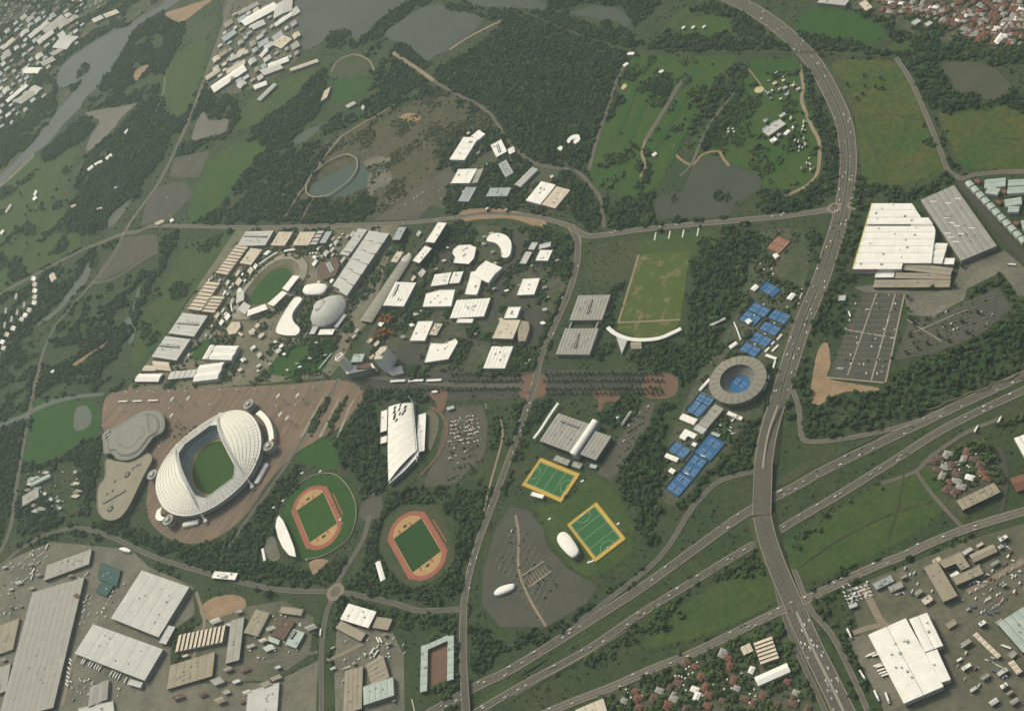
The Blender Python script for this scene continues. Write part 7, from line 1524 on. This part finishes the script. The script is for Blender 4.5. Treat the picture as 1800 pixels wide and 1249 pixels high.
# ------------------------------------------------------------------ vegetation
M_LEAF = mat('foliage_dark', (.024, .066, .024), (.066, .100, .032), .02, .9, .35, .5, rnd=.42)
M_LEAFB = mat('foliage_mixed', (.034, .088, .024), (.088, .116, .036), .03, .9, .35, .5, rnd=.42)
M_LEAFS = mat('foliage_scrub', (.048, .082, .030), (.078, .090, .040), .02, .9, .3, .5, rnd=.3)
M_RUST = mat('foliage_rust', (.32, .115, .045), (.22, .10, .045), .1, .9, .3, .5)
ICO = None
def ico():
    t = (1+5**.5)/2
    V = np.array([(-1, t, 0), (1, t, 0), (-1, -t, 0), (1, -t, 0), (0, -1, t), (0, 1, t), (0, -1, -t), (0, 1, -t), (t, 0, -1), (t, 0, 1), (-t, 0, -1), (-t, 0, 1)])/math.hypot(1, t)
    F = [(0, 11, 5), (0, 5, 1), (0, 1, 7), (0, 7, 10), (0, 10, 11), (1, 5, 9), (5, 11, 4), (11, 10, 2), (10, 7, 6), (7, 1, 8), (3, 9, 4), (3, 4, 2), (3, 2, 6), (3, 6, 8), (3, 8, 9), (4, 9, 5), (2, 4, 11), (6, 2, 10), (8, 6, 7), (9, 8, 1)]
    return V, F
IV, IF = ico()
def crown_mesh(name, M, n, rx, rz, seed, lumps=.42, z0=0):
    r = np.random.default_rng(seed); V = []; F = []
    for i in range(n):
        d = r.normal(size=3); d /= np.linalg.norm(d); rad = r.random()**.45
        c = d*rad*np.array([rx, rx, rz])*.78+np.array([0, 0, rz+z0]); s = rx*lumps*r.uniform(.6, 1.25)
        q, _ = np.linalg.qr(r.normal(size=(3, 3))); k = len(V)
        V += list((IV*r.uniform(.65, 1.25, size=(12, 1)))@q*s*np.array([1, 1, .85])+c); F += [tuple(a+k for a in f) for f in IF]
    me = bpy.data.meshes.new(name); me.from_pydata([tuple(v) for v in V], [], F); me.materials.append(M); me.update(); return me
def protos(nm, M, n, rx, rz, z0):
    out = []
    for i in range(4): out.append(bpy.data.objects.new(nm, crown_mesh(nm, M, n, rx*(1+.12*(i-1.5)), rz*(1-.1*(i-1.5)), 100+i, z0=z0)))
    c = bpy.data.collections.new(nm+'_shapes')
    for o in out: c.objects.link(o)
    return c
# raster of what keeps trees away
GX0, GY0, CELL = -2400., 200., 4.0; NXg, NYg = 1200, 1900
mask = np.zeros((NYg, NXg), bool)
def fill(poly, arr, val=True):
    p = np.array([q[:2] for q in poly]); x0, y0 = p.min(0); x1, y1 = p.max(0)
    i0, i1 = max(0, int((x0-GX0)/CELL)), min(NXg-1, int((x1-GX0)/CELL)+1); j0, j1 = max(0, int((y0-GY0)/CELL)), min(NYg-1, int((y1-GY0)/CELL)+1)
    if i1 <= i0 or j1 <= j0: return
    X, Y = np.meshgrid(GX0+(np.arange(i0, i1)+.5)*CELL, GY0+(np.arange(j0, j1)+.5)*CELL); s = np.zeros(X.shape, bool)
    for k in range(len(p)):
        (ax, ay), (bx, by) = p[k-1], p[k]
        if ay == by: continue
        s ^= ((ay > Y) != (by > Y)) & (X < (bx-ax)*(Y-ay)/(by-ay)+ax)
    arr[j0:j1, i0:i1][s] = val
for pg in BLOCK: fill([np.array(q[:2]) for q in (inset(pg, -3) if len(pg) < 40 else pg)], mask)
for line, w in ROADLINES:
    L, Rr = strip_poly(line, w)
    for i in range(len(L)-1): fill([L[i], L[i+1], Rr[i+1], Rr[i]], mask)
def free(x, y):
    i = ((x-GX0)/CELL).astype(int); j = ((y-GY0)/CELL).astype(int); ok = (i >= 0) & (i < NXg) & (j >= 0) & (j < NYg)
    i = np.clip(i, 0, NXg-1); j = np.clip(j, 0, NYg-1); return ok & ~mask[j, i]
def vnoise(x, y, s, seed):
    r = np.random.default_rng(seed); T = r.random((64, 64)); u, v = x/s, y/s; i, j = np.floor(u).astype(int), np.floor(v).astype(int); a, b_ = u-i, v-j
    a = a*a*(3-2*a); b_ = b_*b_*(3-2*b_); g = lambda p, q: T[q % 64, p % 64]
    return (g(i, j)*(1-a)+g(i+1, j)*a)*(1-b_)+(g(i, j+1)*(1-a)+g(i+1, j+1)*a)*b_
PTS = {'dark': [], 'mixed': [], 'scrub': []}
def sow(kind, pts, dens, smin, smax, patch=0, curve=True, keep=True):
    """dens: plants per hundred square metres; patch > 0 leaves clearings"""
    p = np.array([G(q[0], q[1])[:2] for q in (smooth(P(pts), 4) if curve else P(pts))]); x0, y0 = p.min(0); x1, y1 = p.max(0)
    n = int((x1-x0)*(y1-y0)*dens/100); x = rng.uniform(x0, x1, n); y = rng.uniform(y0, y1, n); s = np.zeros(n, bool); xr, yr = x, y
    if keep and n: xr = x+34*(vnoise(x, y, 30, 8)-.5)+16*(vnoise(x, y, 11, 9)-.5); yr = y+34*(vnoise(x, y, 30, 10)-.5)+16*(vnoise(x, y, 11, 12)-.5)
    for k in range(len(p)):
        (ax, ay), (bx, by) = p[k-1], p[k]
        if ay == by: continue
        s ^= ((ay > yr) != (by > yr)) & (xr < (bx-ax)*(yr-ay)/(by-ay)+ax)
    if keep: s &= free(x, y)
    if patch: s &= (.6*vnoise(x, y, 60, 5)+.4*vnoise(x, y, 22, 6)) > patch
    x, y = x[s], y[s]; sz = rng.uniform(smin, smax, len(x))*np.where(rng.random(len(x)) < .3, rng.uniform(.5, .8, len(x)), rng.uniform(.9, 1.25, len(x)))*np.where(rng.random(len(x)) < .07, 1.45, 1)
    PTS[kind].append(np.stack([x, y, sz], 1))
D = 3.2
for kind, d, a, e, patch, pts in [
 ('dark', D, .7, 1.15, .0, '765,125 850,75 900,22 1010,50 1130,95 1100,112 1078,182 1046,262 1010,300 960,288 905,250 852,200 785,155'),
 ('dark', D, .7, 1.1, .2, '905,20 960,15 1000,28 1060,42 1100,52 1130,88 1010,55'), ('dark', D, .6, 1.1, 0, '1110,45 1160,10 1130,-10 1000,-10 960,8 1000,18 1060,8 1100,20'),
 ('dark', D, .7, 1.1, 0, '1165,60 1200,66 1290,66 1340,88 1250,92 1140,90'), ('dark', D, .6, 1.1, .1, '1210,18 1260,2 1330,40 1390,85 1370,90 1300,60 1280,30'),
 ('dark', D, .6, 1.0, .2, '560,68 620,85 680,60 720,20 760,0 730,-5 690,15 660,40 630,72 600,58'), ('dark', D, .6, 1.0, .2, '780,12 820,0 840,10 900,16 900,28 850,36 822,24'),
 ('dark', D, .6, 1.0, .3, '640,95 680,70 720,85 760,112 740,125 700,105 665,130 660,110'), ('dark', D, .7, 1.1, .25, '660,110 690,100 760,150 850,200 780,165 700,185 650,205 600,225 560,240 600,190 650,160'),
 ('dark', D, .7, 1.1, .15, '440,230 520,170 560,125 580,120 570,150 560,190 540,225 500,270 460,300 440,340 410,380 480,385 490,345 540,280 560,250 520,260 470,262'),
 ('dark', D, .7, 1.1, .1, '480,390 500,340 540,290 575,262 560,300 535,330 535,350 560,352 600,352 640,345 660,350 640,385 560,390'),
 ('dark', D, .6, 1.1, .25, '150,185 200,110 230,62 290,20 330,40 320,70 300,105 280,150 300,205 330,200 300,260 270,300 235,350 190,400 150,410 115,400 130,330 150,280 205,228 245,180 220,182 175,190'),
 ('dark', D, .7, 1.1, .1, '200,270 260,190 300,215 290,270 255,320 215,352 190,385 160,400 140,380 150,320'),
 ('mixed', D, .6, 1.0, .25, '225,50 290,8 285,25 250,48 232,65'), ('dark', D, .6, 1.0, .1, '100,160 60,225 10,290 -20,300 0,265 40,240 85,190 90,165'), ('dark', D, .6, 1.0, .1, '105,150 130,160 150,138 140,145 112,156'),
 ('dark', 2.2, .6, .9, 0, '148,112 156,112 157,122 150,130 137,138 134,132 140,120'), ('dark', D, .6, 1.0, .15, '90,120 110,100 160,70 220,42 215,35 150,60 105,92 88,112'),
 ('dark', D, .6, 1.0, .1, '145,205 165,210 155,240 130,255 85,280 75,270 110,235'), ('dark', D, .6, 1.0, .25, '330,205 345,165 360,130 368,160 400,170 420,180 412,225 400,240 350,262 310,275 330,245 400,235 402,210 370,210 356,196 340,220'),
 ('dark', D, .7, 1.1, .2, '320,395 350,390 400,350 430,300 470,265 520,285 490,340 480,390 420,395'), ('mixed', D, .6, 1.0, .56, '230,640 250,560 300,480 330,430 420,408 398,444 368,486 332,524 302,566 272,612'),
 ('dark', D, .7, 1.1, .33, '160,690 185,600 215,540 245,480 290,415 320,410 300,450 262,520 240,580 222,640 210,690'), ('dark', D, .6, 1.0, .3, '60,700 80,620 110,560 165,500 200,500 230,480 215,540 180,610 160,690 110,698'),
 ('mixed', D, .6, 1.0, .35, '-10,640 60,580 60,700 40,720 -10,735'), ('dark', D, .6, 1.1, .1, '-10,760 30,735 60,720 45,770 35,830 10,930 -10,960'), ('dark', D, .7, 1.1, .1, '42,828 90,808 170,765 185,770 178,810 172,850 165,905 120,910 60,930 30,930 38,860 60,830 130,815 140,830 140,860 150,890 110,905'),
 ('dark', D, .7, 1.1, .1, '20,960 60,940 130,925 200,920 250,930 300,960 380,990 330,985 230,955 130,940 60,965'), ('dark', D, .7, 1.1, .15, '250,935 340,962 420,925 480,860 500,830 530,815 515,870 480,910 480,945 450,970 500,990 540,1000 600,985 620,960 605,1000 560,1030 480,1030 400,1010 300,985'),
 ('dark', D, .7, 1.2, 0, '600,700 640,700 660,720 668,760 672,800 680,850 660,865 630,850 600,820 598,780 610,740'), ('dark', D, .7, 1.2, .1, '640,690 760,690 750,705 690,705 660,715'),
 ('dark', D, .7, 1.1, .1, '630,850 690,855 740,855 780,870 850,850 855,900 830,960 810,1050 760,1060 700,1050 640,1040 600,1030 640,1000 668,980 690,1015 730,1035 790,1005 803,970 790,915 765,885 700,890 672,920 665,960 640,1000 655,920'),
 ('mixed', D, .6, 1.0, .3, '745,860 800,850 850,800 860,740 880,730 890,800 870,860 845,930 820,920 800,880'), ('dark', D, .6, 1.0, .2, '880,900 850,960 830,1020 830,1070 850,1100 960,1105 1040,1060 1120,1000 1180,940 1130,1020 1060,1080 940,1150 830,1190 826,1100 835,1000'),
 ('dark', D, .7, 1.1, .2, '910,705 940,702 970,705 960,730 940,760 920,800 900,850 880,880 900,800'), ('dark', D, .7, 1.1, .15, '1090,700 1130,705 1100,745 1070,740 1050,730'), ('dark', D, .7, 1.2, .05, '1105,790 1150,720 1178,700 1170,780 1160,860 1165,900 1140,960 1115,900 1080,860 1085,845'),
 ('dark', D, .7, 1.2, 0, '1190,690 1235,640 1275,575 1300,520 1320,470 1335,415 1345,405 1330,400 1240,415 1225,450 1218,490 1205,560 1205,600 1230,600 1225,620 1190,650'),
 ('dark', D, .6, 1.0, .3, '1185,600 1230,610 1200,650 1150,650 1100,640 1060,640 1040,620 1080,600 1130,610'), ('dark', D, .7, 1.2, 0, '1100,490 1085,530 1070,575 1055,575 1065,520 1085,505'),
 ('dark', 1.9, .8, 1.2, 0, '1385,700 1420,575 1452,490 1480,400 1500,340 1530,345 1500,440 1470,560 1440,580 1425,660 1420,700 1430,765 1412,765'),
 ('dark', 1.9, .8, 1.2, 0, '1430,765 1412,700 1500,692 1555,680 1600,640 1700,600 1790,560 1830,545 1830,640 1740,675 1650,712 1560,745 1480,765'), ('mixed', D, .7, 1.1, .3, '1560,680 1600,560 1640,620 1720,590 1800,520 1830,540 1700,605'),
 ('dark', 1.9, .7, 1.2, 0, '1335,715 1375,620 1405,560 1430,480 1445,420 1420,408 1425,470 1408,560 1378,640 1350,720'), ('dark', D, .7, 1.1, .1, '1275,800 1330,735 1335,800 1310,830 1260,840 1215,885 1195,900 1190,885'),
 ('dark', D, .7, 1.2, .05, '1412,110 1440,170 1465,240 1468,320 1450,352 1400,368 1340,375 1345,335 1400,340 1435,315 1444,250 1425,190'), ('dark', D, .7, 1.2, .05, '1100,350 1150,340 1145,370 1160,385 1230,386 1340,378 1360,384 1230,392 1120,402 1070,405 1072,370'),
 ('dark', D, .7, 1.1, .1, '1130,140 1180,136 1175,150 1130,150'), ('dark', D, .7, 1.1, .1, '1085,132 1118,128 1118,142 1088,145'), ('dark', D, .7, 1.1, .1, '1075,172 1105,170 1100,180 1078,180'), ('dark', D, .7, 1.1, .1, '1125,155 1180,152 1172,168 1128,168'),
 ('dark', 1.9, .7, 1.2, 0, '1235,170 1285,120 1320,110 1300,140 1260,190 1235,225 1205,235 1215,205'), ('dark', D, .7, 1.1, .2, '1300,140 1290,200 1255,250 1240,262 1230,255 1262,205'), ('dark', D, .7, 1.1, .1, '1060,285 1115,255 1110,265 1070,292 1045,297'), ('dark', D, .7, 1.1, .15, '1122,265 1140,265 1142,310 1130,345 1120,330'),
 ('dark', D, .6, 1.0, .3, '1020,320 1050,345 1090,350 1060,400 1030,400 1010,380 1005,350'), ('dark', D, .7, 1.2, .1, '1360,95 1455,92 1500,95 1575,98 1620,92 1600,85 1560,90 1530,82 1460,68 1400,55 1380,45 1400,80'),
 ('dark', D, .7, 1.1, .1, '1490,10 1560,35 1620,65 1700,85 1640,92 1560,66 1555,45 1495,20'), ('dark', D, .7, 1.1, .1, '1590,105 1660,95 1800,95 1830,110 1780,120 1700,106 1655,112 1660,140 1690,168 1730,176 1780,160 1830,165 1830,192 1700,186 1650,198 1625,180 1605,140'),
 ('dark', D, .6, 1.0, .2, '1645,210 1665,255 1690,292 1720,300 1690,302 1665,280'), ('dark', D, .6, 1.1, .1, '1505,300 1560,335 1620,325 1680,300 1690,312 1620,345 1605,352 1530,352 1500,345'), ('mixed', D, .6, 1.0, .1, '1630,200 1640,220 1665,285 1660,295 1640,250'),
 ('mixed', D, .6, 1.0, .42, '1380,950 1480,885 1560,845 1640,800 1700,755 1800,700 1830,690 1830,740 1750,740 1640,795 1560,850 1470,900 1400,960'), ('mixed', D, .7, 1.1, .3, '1200,1030 1300,975 1360,960 1370,1010 1300,1000 1230,1040 1160,1100 1100,1140 980,1190 900,1225 1000,1160 1100,1090'),
 ('dark', D, .7, 1.1, .15, '1400,1060 1440,1030 1500,1000 1600,970 1620,975 1500,1020 1450,1055 1480,1110 1520,1190 1550,1260 1530,1260 1500,1200 1470,1130'), ('mixed', D, .7, 1.1, .3, '1100,1205 1300,1110 1390,1085 1420,1180 1450,1260 1020,1260'),
 ('mixed', D, .7, 1.1, .3, '1640,810 1730,775 1760,810 1760,860 1690,890'), ('mixed', D, .7, 1.1, .45, '700,1080 800,1080 808,1150 812,1250 700,1255 712,1150'), ('mixed', D, .7, 1.1, .4, '440,1200 560,1150 560,1260 440,1260'), ('dark', D, .7, 1.1, .2, '590,1050 640,1055 720,1075 700,1090 660,1072 612,1056 600,1080 590,1120 580,1100'),
 ('mixed', D, .6, 1.0, .34, '640,640 700,520 740,440 790,395 900,400 1000,418 1012,450 972,560 935,652'), ('dark', D, .7, 1.1, .54, '640,640 700,520 740,440 790,395 900,400 1000,418 1012,450 972,560 935,652'), ('dark', D, .7, 1.1, .3, '770,300 800,240 850,222 905,235 960,280 1010,310 1020,350 980,372 900,372 800,372 745,360'),
 ('dark', D, .7, 1.1, .1, '532,612 560,604 590,604 578,628 556,632 540,624'), ('mixed', D, .6, 1.0, .5, '225,690 300,590 420,402 700,398 650,560 600,640 580,660 300,685'), ('dark', D, .7, 1.1, .05, '595,445 605,460 600,485 580,495 600,500 615,470'),
 ('mixed', 2.2, .5, .9, 0, '545,745 575,700 582,700 560,748 545,770'), ('mixed', 2.2, .5, .9, 0, '575,745 605,700 612,700 590,748 578,770'), ('dark', D, .7, 1.1, .1, '768,722 782,724 787,748 786,770 778,790 768,800 772,770 774,745'),
 ('mixed', D, .6, 1.0, .4, '1600,0 1830,0 1830,90 1700,90 1620,60'), ('mixed', D, .7, 1.2, .38, '-60,-40 290,-40 240,30 190,60 130,90 105,120 100,150 90,215 50,262 0,310 -60,350'), ('mixed', D, .6, 1.0, .63, '-20,350 15,315 60,275 85,282 140,252 130,285 110,340 125,395 140,432 60,475 -20,520'),
 ('scrub', D, .5, 1.0, .5, '487,360 520,300 570,250 640,215 700,190 780,165 860,195 870,225 820,240 780,290 745,330 700,372 640,385 500,386'), ('mixed', D, .6, 1.0, .35, '865,225 900,235 960,285 1035,300 1040,262 1070,190 1000,300 940,290'), ('mixed', D, .6, 1.0, .45, '1290,500 1320,420 1400,410 1415,470 1370,640 1330,730 1270,790 1190,880 1165,860 1180,770'),
 ('dark', D, .6, 1.0, .35, '-20,440 60,475 140,440 215,418 205,445 130,520 70,570 0,640 -20,640'), ('mixed', D, .6, 1.1, .5, '1490,1040 1800,920 1830,1250 1580,1250'), ('mixed', D, .6, 1.0, .55, '0,1000 250,960 340,1040 560,1080 560,1249 0,1249'), ('dark', D, .6, 1.0, .2, '1600,480 1690,500 1700,530 1650,560 1740,560 1790,510 1770,480 1700,510'),
  ('mixed', 2.4, .5, 1.0, .6, '1100,130 1120,93 1190,97 1260,100 1290,96 1290,112 1240,180 1208,235 1186,270 1170,302 1150,332 1110,347 1045,322 1035,290 1050,258 1070,190'), ('mixed', 2.4, .5, 1.0, .58, '1285,190 1310,118 1345,105 1400,108 1412,150 1432,200 1440,250 1432,312 1400,335 1342,325 1320,302 1280,287 1228,272 1218,250 1250,215'),
]: sow(kind, pts, d, a, e, patch+.09 if .2 <= patch < .5 else patch)
for pts in ('545,745 575,702 582,702 558,748 547,768', '577,745 604,702 611,702 588,748 579,768', '548,740 572,704 581,704 560,744 549,764', '580,740 602,704 611,704 590,744 581,764', '1255,338 1272,330 1285,345 1275,358 1258,350', '1180,350 1188,340 1192,352 1186,358', '148,112 156,112 157,122 150,130 137,138 134,132 140,120', '575,60 590,54 612,53 616,60 606,68 590,70'): sow('mixed', pts, 4, .5, .9, keep=False)
# rough shrubs everywhere else on the scrubland
for pg in LAWNS: fill(pg, mask)
sow('scrub', '-200,-120 1900,-60 1950,1300 -200,1350', .5, .3, .8, .36, curve=False)
for p0, p1, p2, nr, nc, jit in (((790, 748), (842, 735), (785, 850), 7, 16, 3), ((1110, 735), (1140, 715), (1080, 830), 5, 8, 2), ((1600, 565), (1755, 512), (1585, 628), 5, 16, 4), ((868, 985), (905, 915), (950, 1095), 6, 9, 4), ((1500, 520), (1585, 520), (1470, 655), 3, 6, 2)):
    a, bq, d = (G(*q)[:2] for q in (p0, p1, p2)); q = np.array([a+(bq-a)*(j+.5)/nc+(d-a)*(i+.5)/nr for i in range(nr) for j in range(nc)]); q = q[rng.random(len(q)) < .7]
    PTS['mixed'].append(np.stack([q[:, 0]+rng.normal(0, jit, len(q)), q[:, 1]+rng.normal(0, jit, len(q)), rng.uniform(.35, .7, len(q))], 1))
def wood(name, label, cat, coll, P3):
    me = bpy.data.meshes.new(name); n = len(P3); V = np.zeros((n, 3)); V[:, :2] = P3[:, :2]; me.vertices.add(n); me.vertices.foreach_set('co', V.ravel())
    a = me.attributes.new('size', 'FLOAT_VECTOR', 'POINT'); s3 = np.stack([P3[:, 2]*rng.uniform(.85, 1.15, n), P3[:, 2]*rng.uniform(.85, 1.15, n), P3[:, 2]*rng.uniform(.75, 1.2, n)], 1); a.data.foreach_set('vector', s3.ravel())
    t = me.attributes.new('turn', 'FLOAT_VECTOR', 'POINT'); t3 = np.zeros((n, 3)); t3[:, 2] = rng.uniform(0, 6.28, n); t.data.foreach_set('vector', t3.ravel())
    o = bpy.data.objects.new(name, me); COL.objects.link(o); put(o, label, cat, None, 'stuff')
    ng = bpy.data.node_groups.new(name, 'GeometryNodeTree'); ng.interface.new_socket('Geometry', in_out='INPUT', socket_type='NodeSocketGeometry'); ng.interface.new_socket('Geometry', in_out='OUTPUT', socket_type='NodeSocketGeometry')
    N = ng.nodes; L = ng.links; gi = N.new('NodeGroupInput'); go = N.new('NodeGroupOutput'); ip = N.new('GeometryNodeInstanceOnPoints'); ci = N.new('GeometryNodeCollectionInfo')
    ci.inputs['Collection'].default_value = coll; ci.inputs['Separate Children'].default_value = True; ci.inputs['Reset Children'].default_value = True; ip.inputs['Pick Instance'].default_value = True
    n1 = N.new('GeometryNodeInputNamedAttribute'); n1.data_type = 'FLOAT_VECTOR'; n1.inputs[0].default_value = 'size'; n2 = N.new('GeometryNodeInputNamedAttribute'); n2.data_type = 'FLOAT_VECTOR'; n2.inputs[0].default_value = 'turn'
    L.new(gi.outputs[0], ip.inputs['Points']); L.new(ci.outputs[0], ip.inputs['Instance']); L.new(n1.outputs[0], ip.inputs['Scale']); L.new(n2.outputs[0], ip.inputs['Rotation']); L.new(ip.outputs[0], go.inputs[0])
    md = o.modifiers.new('scatter', 'NODES'); md.node_group = ng
    return o
for kind, nm, lab, M, rx, rz, z0 in (('dark', 'woodland', 'dense dark woodland and mangrove canopy covering the reserves and verges', M_LEAF, 4.2, 3.0, .6), ('mixed', 'park_trees', 'mixed green parkland trees scattered among buildings and lots', M_LEAFB, 3.7, 2.9, .6), ('scrub', 'scrub', 'low scattered scrub bushes on rough ground', M_LEAFS, 3.2, 1.8, -.5)):
    P3 = np.concatenate(PTS[kind]); print(kind, len(P3)); wood(nm, lab, 'trees' if kind != 'scrub' else 'bushes', protos(nm, M, 20, rx, rz, z0), P3)

# single trees one can tell apart
TR = []
for i in range(3):
    b = B(); b.tube([(0, 0, -.2), (.1, 0, 2.2), (.2, .1, 4.5)], [.34, .26, .16], 6); b.tube([(.1, 0, 2.2), (1.3, .5, 4.4)], [.18, .09], 5); b.tube([(.1, 0, 2.4), (-1.0, -.9, 4.6)], [.17, .09], 5); b.tube([(.15, .05, 3), (-.3, 1.3, 5)], [.15, .08], 5)
    TR.append((raw('trunk', b, [BARK]), {k: crown_mesh('crown', M, 18, 3.3, 2.6, 40+i, z0=2.0) for k, M in (('g', M_LEAF), ('m', M_LEAFB), ('r', M_RUST))}))
NT = [0]
def tree(x, y, s, label, group, k='g'):
    if NT[0] >= 296: return
    NT[0] += 1
    tm, cm = TR[NT[0] % 3]; c = G(x, y); t = thing('street_tree', label, 'tree', c, group); t.rotation_euler = (0, 0, NT[0]*2.4); t.scale = (s, s, s)
    for n_, me in (('trunk', tm), ('crown', cm[k])):
        o = bpy.data.objects.new(n_, me); COL.objects.link(o); o.parent = t
r_ = random.Random(21)
for row, (y0, lab) in enumerate(((660, 'hotel side'), (672, 'middle'), (686, 'swimming hall side'), (694, 'outer'))):
    for i in range(62):
        x = 655+i*8.3+(row % 2)*4; y = y0-(x-655)*.004+r_.uniform(-.7, .7)
        if 920 < x < 957 or (x < 790 and row < 2) or (row == 3 and not 960 < x < 1180): continue
        tree(x, y, r_.uniform(.95, 1.35), 'round street tree in the long '+lab+' row of the boulevard', 'boulevard trees')
for x, y in ((1519, 135), (1548, 140), (1540, 156), (1551, 157), (1520, 154), (1491, 152), (1506, 175), (1517, 168)): tree(x, y, 1.5, 'dark lone tree in the rough field inside the bend', 'rough field trees')
for x, y in ((1658, 573), (1690, 565), (1720, 552), (1630, 605), (1668, 600), (1700, 585), (1630, 562), (1600, 590), (1650, 590), (1612, 612), (1608, 570), (1593, 620)): tree(x, y, 1.3, 'small round tree in the sparse car park', 'sparse car park trees')
for x, y in ((1492, 492), (1488, 486), (1497, 494), (1486, 495), (1500, 487)): tree(x, y, 1.7, 'dark tree clumped around the pale store totem', 'store totem trees')
for x, y in ((1453, 578), (1462, 580), (1470, 577), (1476, 584), (1446, 584), (1465, 588)): tree(x, y, 1.8, 'dark bushy tree at the store car park corner', 'store car park corner trees')
for x, y in ((295, 752), (303, 757), (311, 750), (320, 755), (298, 765), (308, 768), (326, 752), (337, 758), (342, 752), (330, 764), (318, 764), (346, 750)): tree(x, y, 1.0, 'dark plaza tree between arena and stadium', 'plaza trees')
for x, y in ((676, 560), (682, 562), (687, 560), (691, 564), (680, 568), (686, 569), (673, 567)): tree(x, y, 2.1, 'rust orange tree in the upper clump behind the hotels', 'upper rust tree clump', 'r')
for x, y in ((668, 588), (674, 585), (681, 584), (688, 586), (693, 589), (662, 597), (670, 594), (678, 592)): tree(x, y, 1.95, 'rust orange tree in the lower clump behind the hotels', 'lower rust tree clump', 'r')
for x, y in ((40, 345), (48, 380), (30, 400), (62, 400), (80, 370), (20, 430), (50, 430), (80, 420), (100, 400), (70, 450), (35, 460), (95, 350), (50, 365), (14, 455), (104, 430)): tree(x, y, 1.8, 'round tree standing alone on the creek meadow', 'creek meadow trees', 'm')
for x, y in ((1692, 470), (1640, 508), (1678, 505), (1500, 520), (1597, 525), (1600, 560), (1596, 545)): tree(x, y, 1.5, 'dark tree at the edge of the loading apron', 'loading apron trees')
# ------------------------------------------------------------------ the air
b = B(); b.prism([(-9300, -5400), (9300, -5400), (9300, 13300), (-9300, 13300)], -1.5, 1900, base=True)
hz = mesh('haze', b.V, b.F, None); put(hz, 'thin pale haze in the air over the whole precinct', 'haze', None, 'stuff')
M = bpy.data.materials.new('haze'); M.use_nodes = True; M.node_tree.nodes.clear()
vo = M.node_tree.nodes.new('ShaderNodeVolumePrincipled'); om = M.node_tree.nodes.new('ShaderNodeOutputMaterial'); M.node_tree.links.new(vo.outputs[0], om.inputs['Volume'])
vo.inputs['Color'].default_value = (.75, .96, .93, 1); vo.inputs['Density'].default_value = 4.5e-5; vo.inputs['Anisotropy'].default_value = .2
hz.data.materials.clear(); hz.data.materials.append(M)
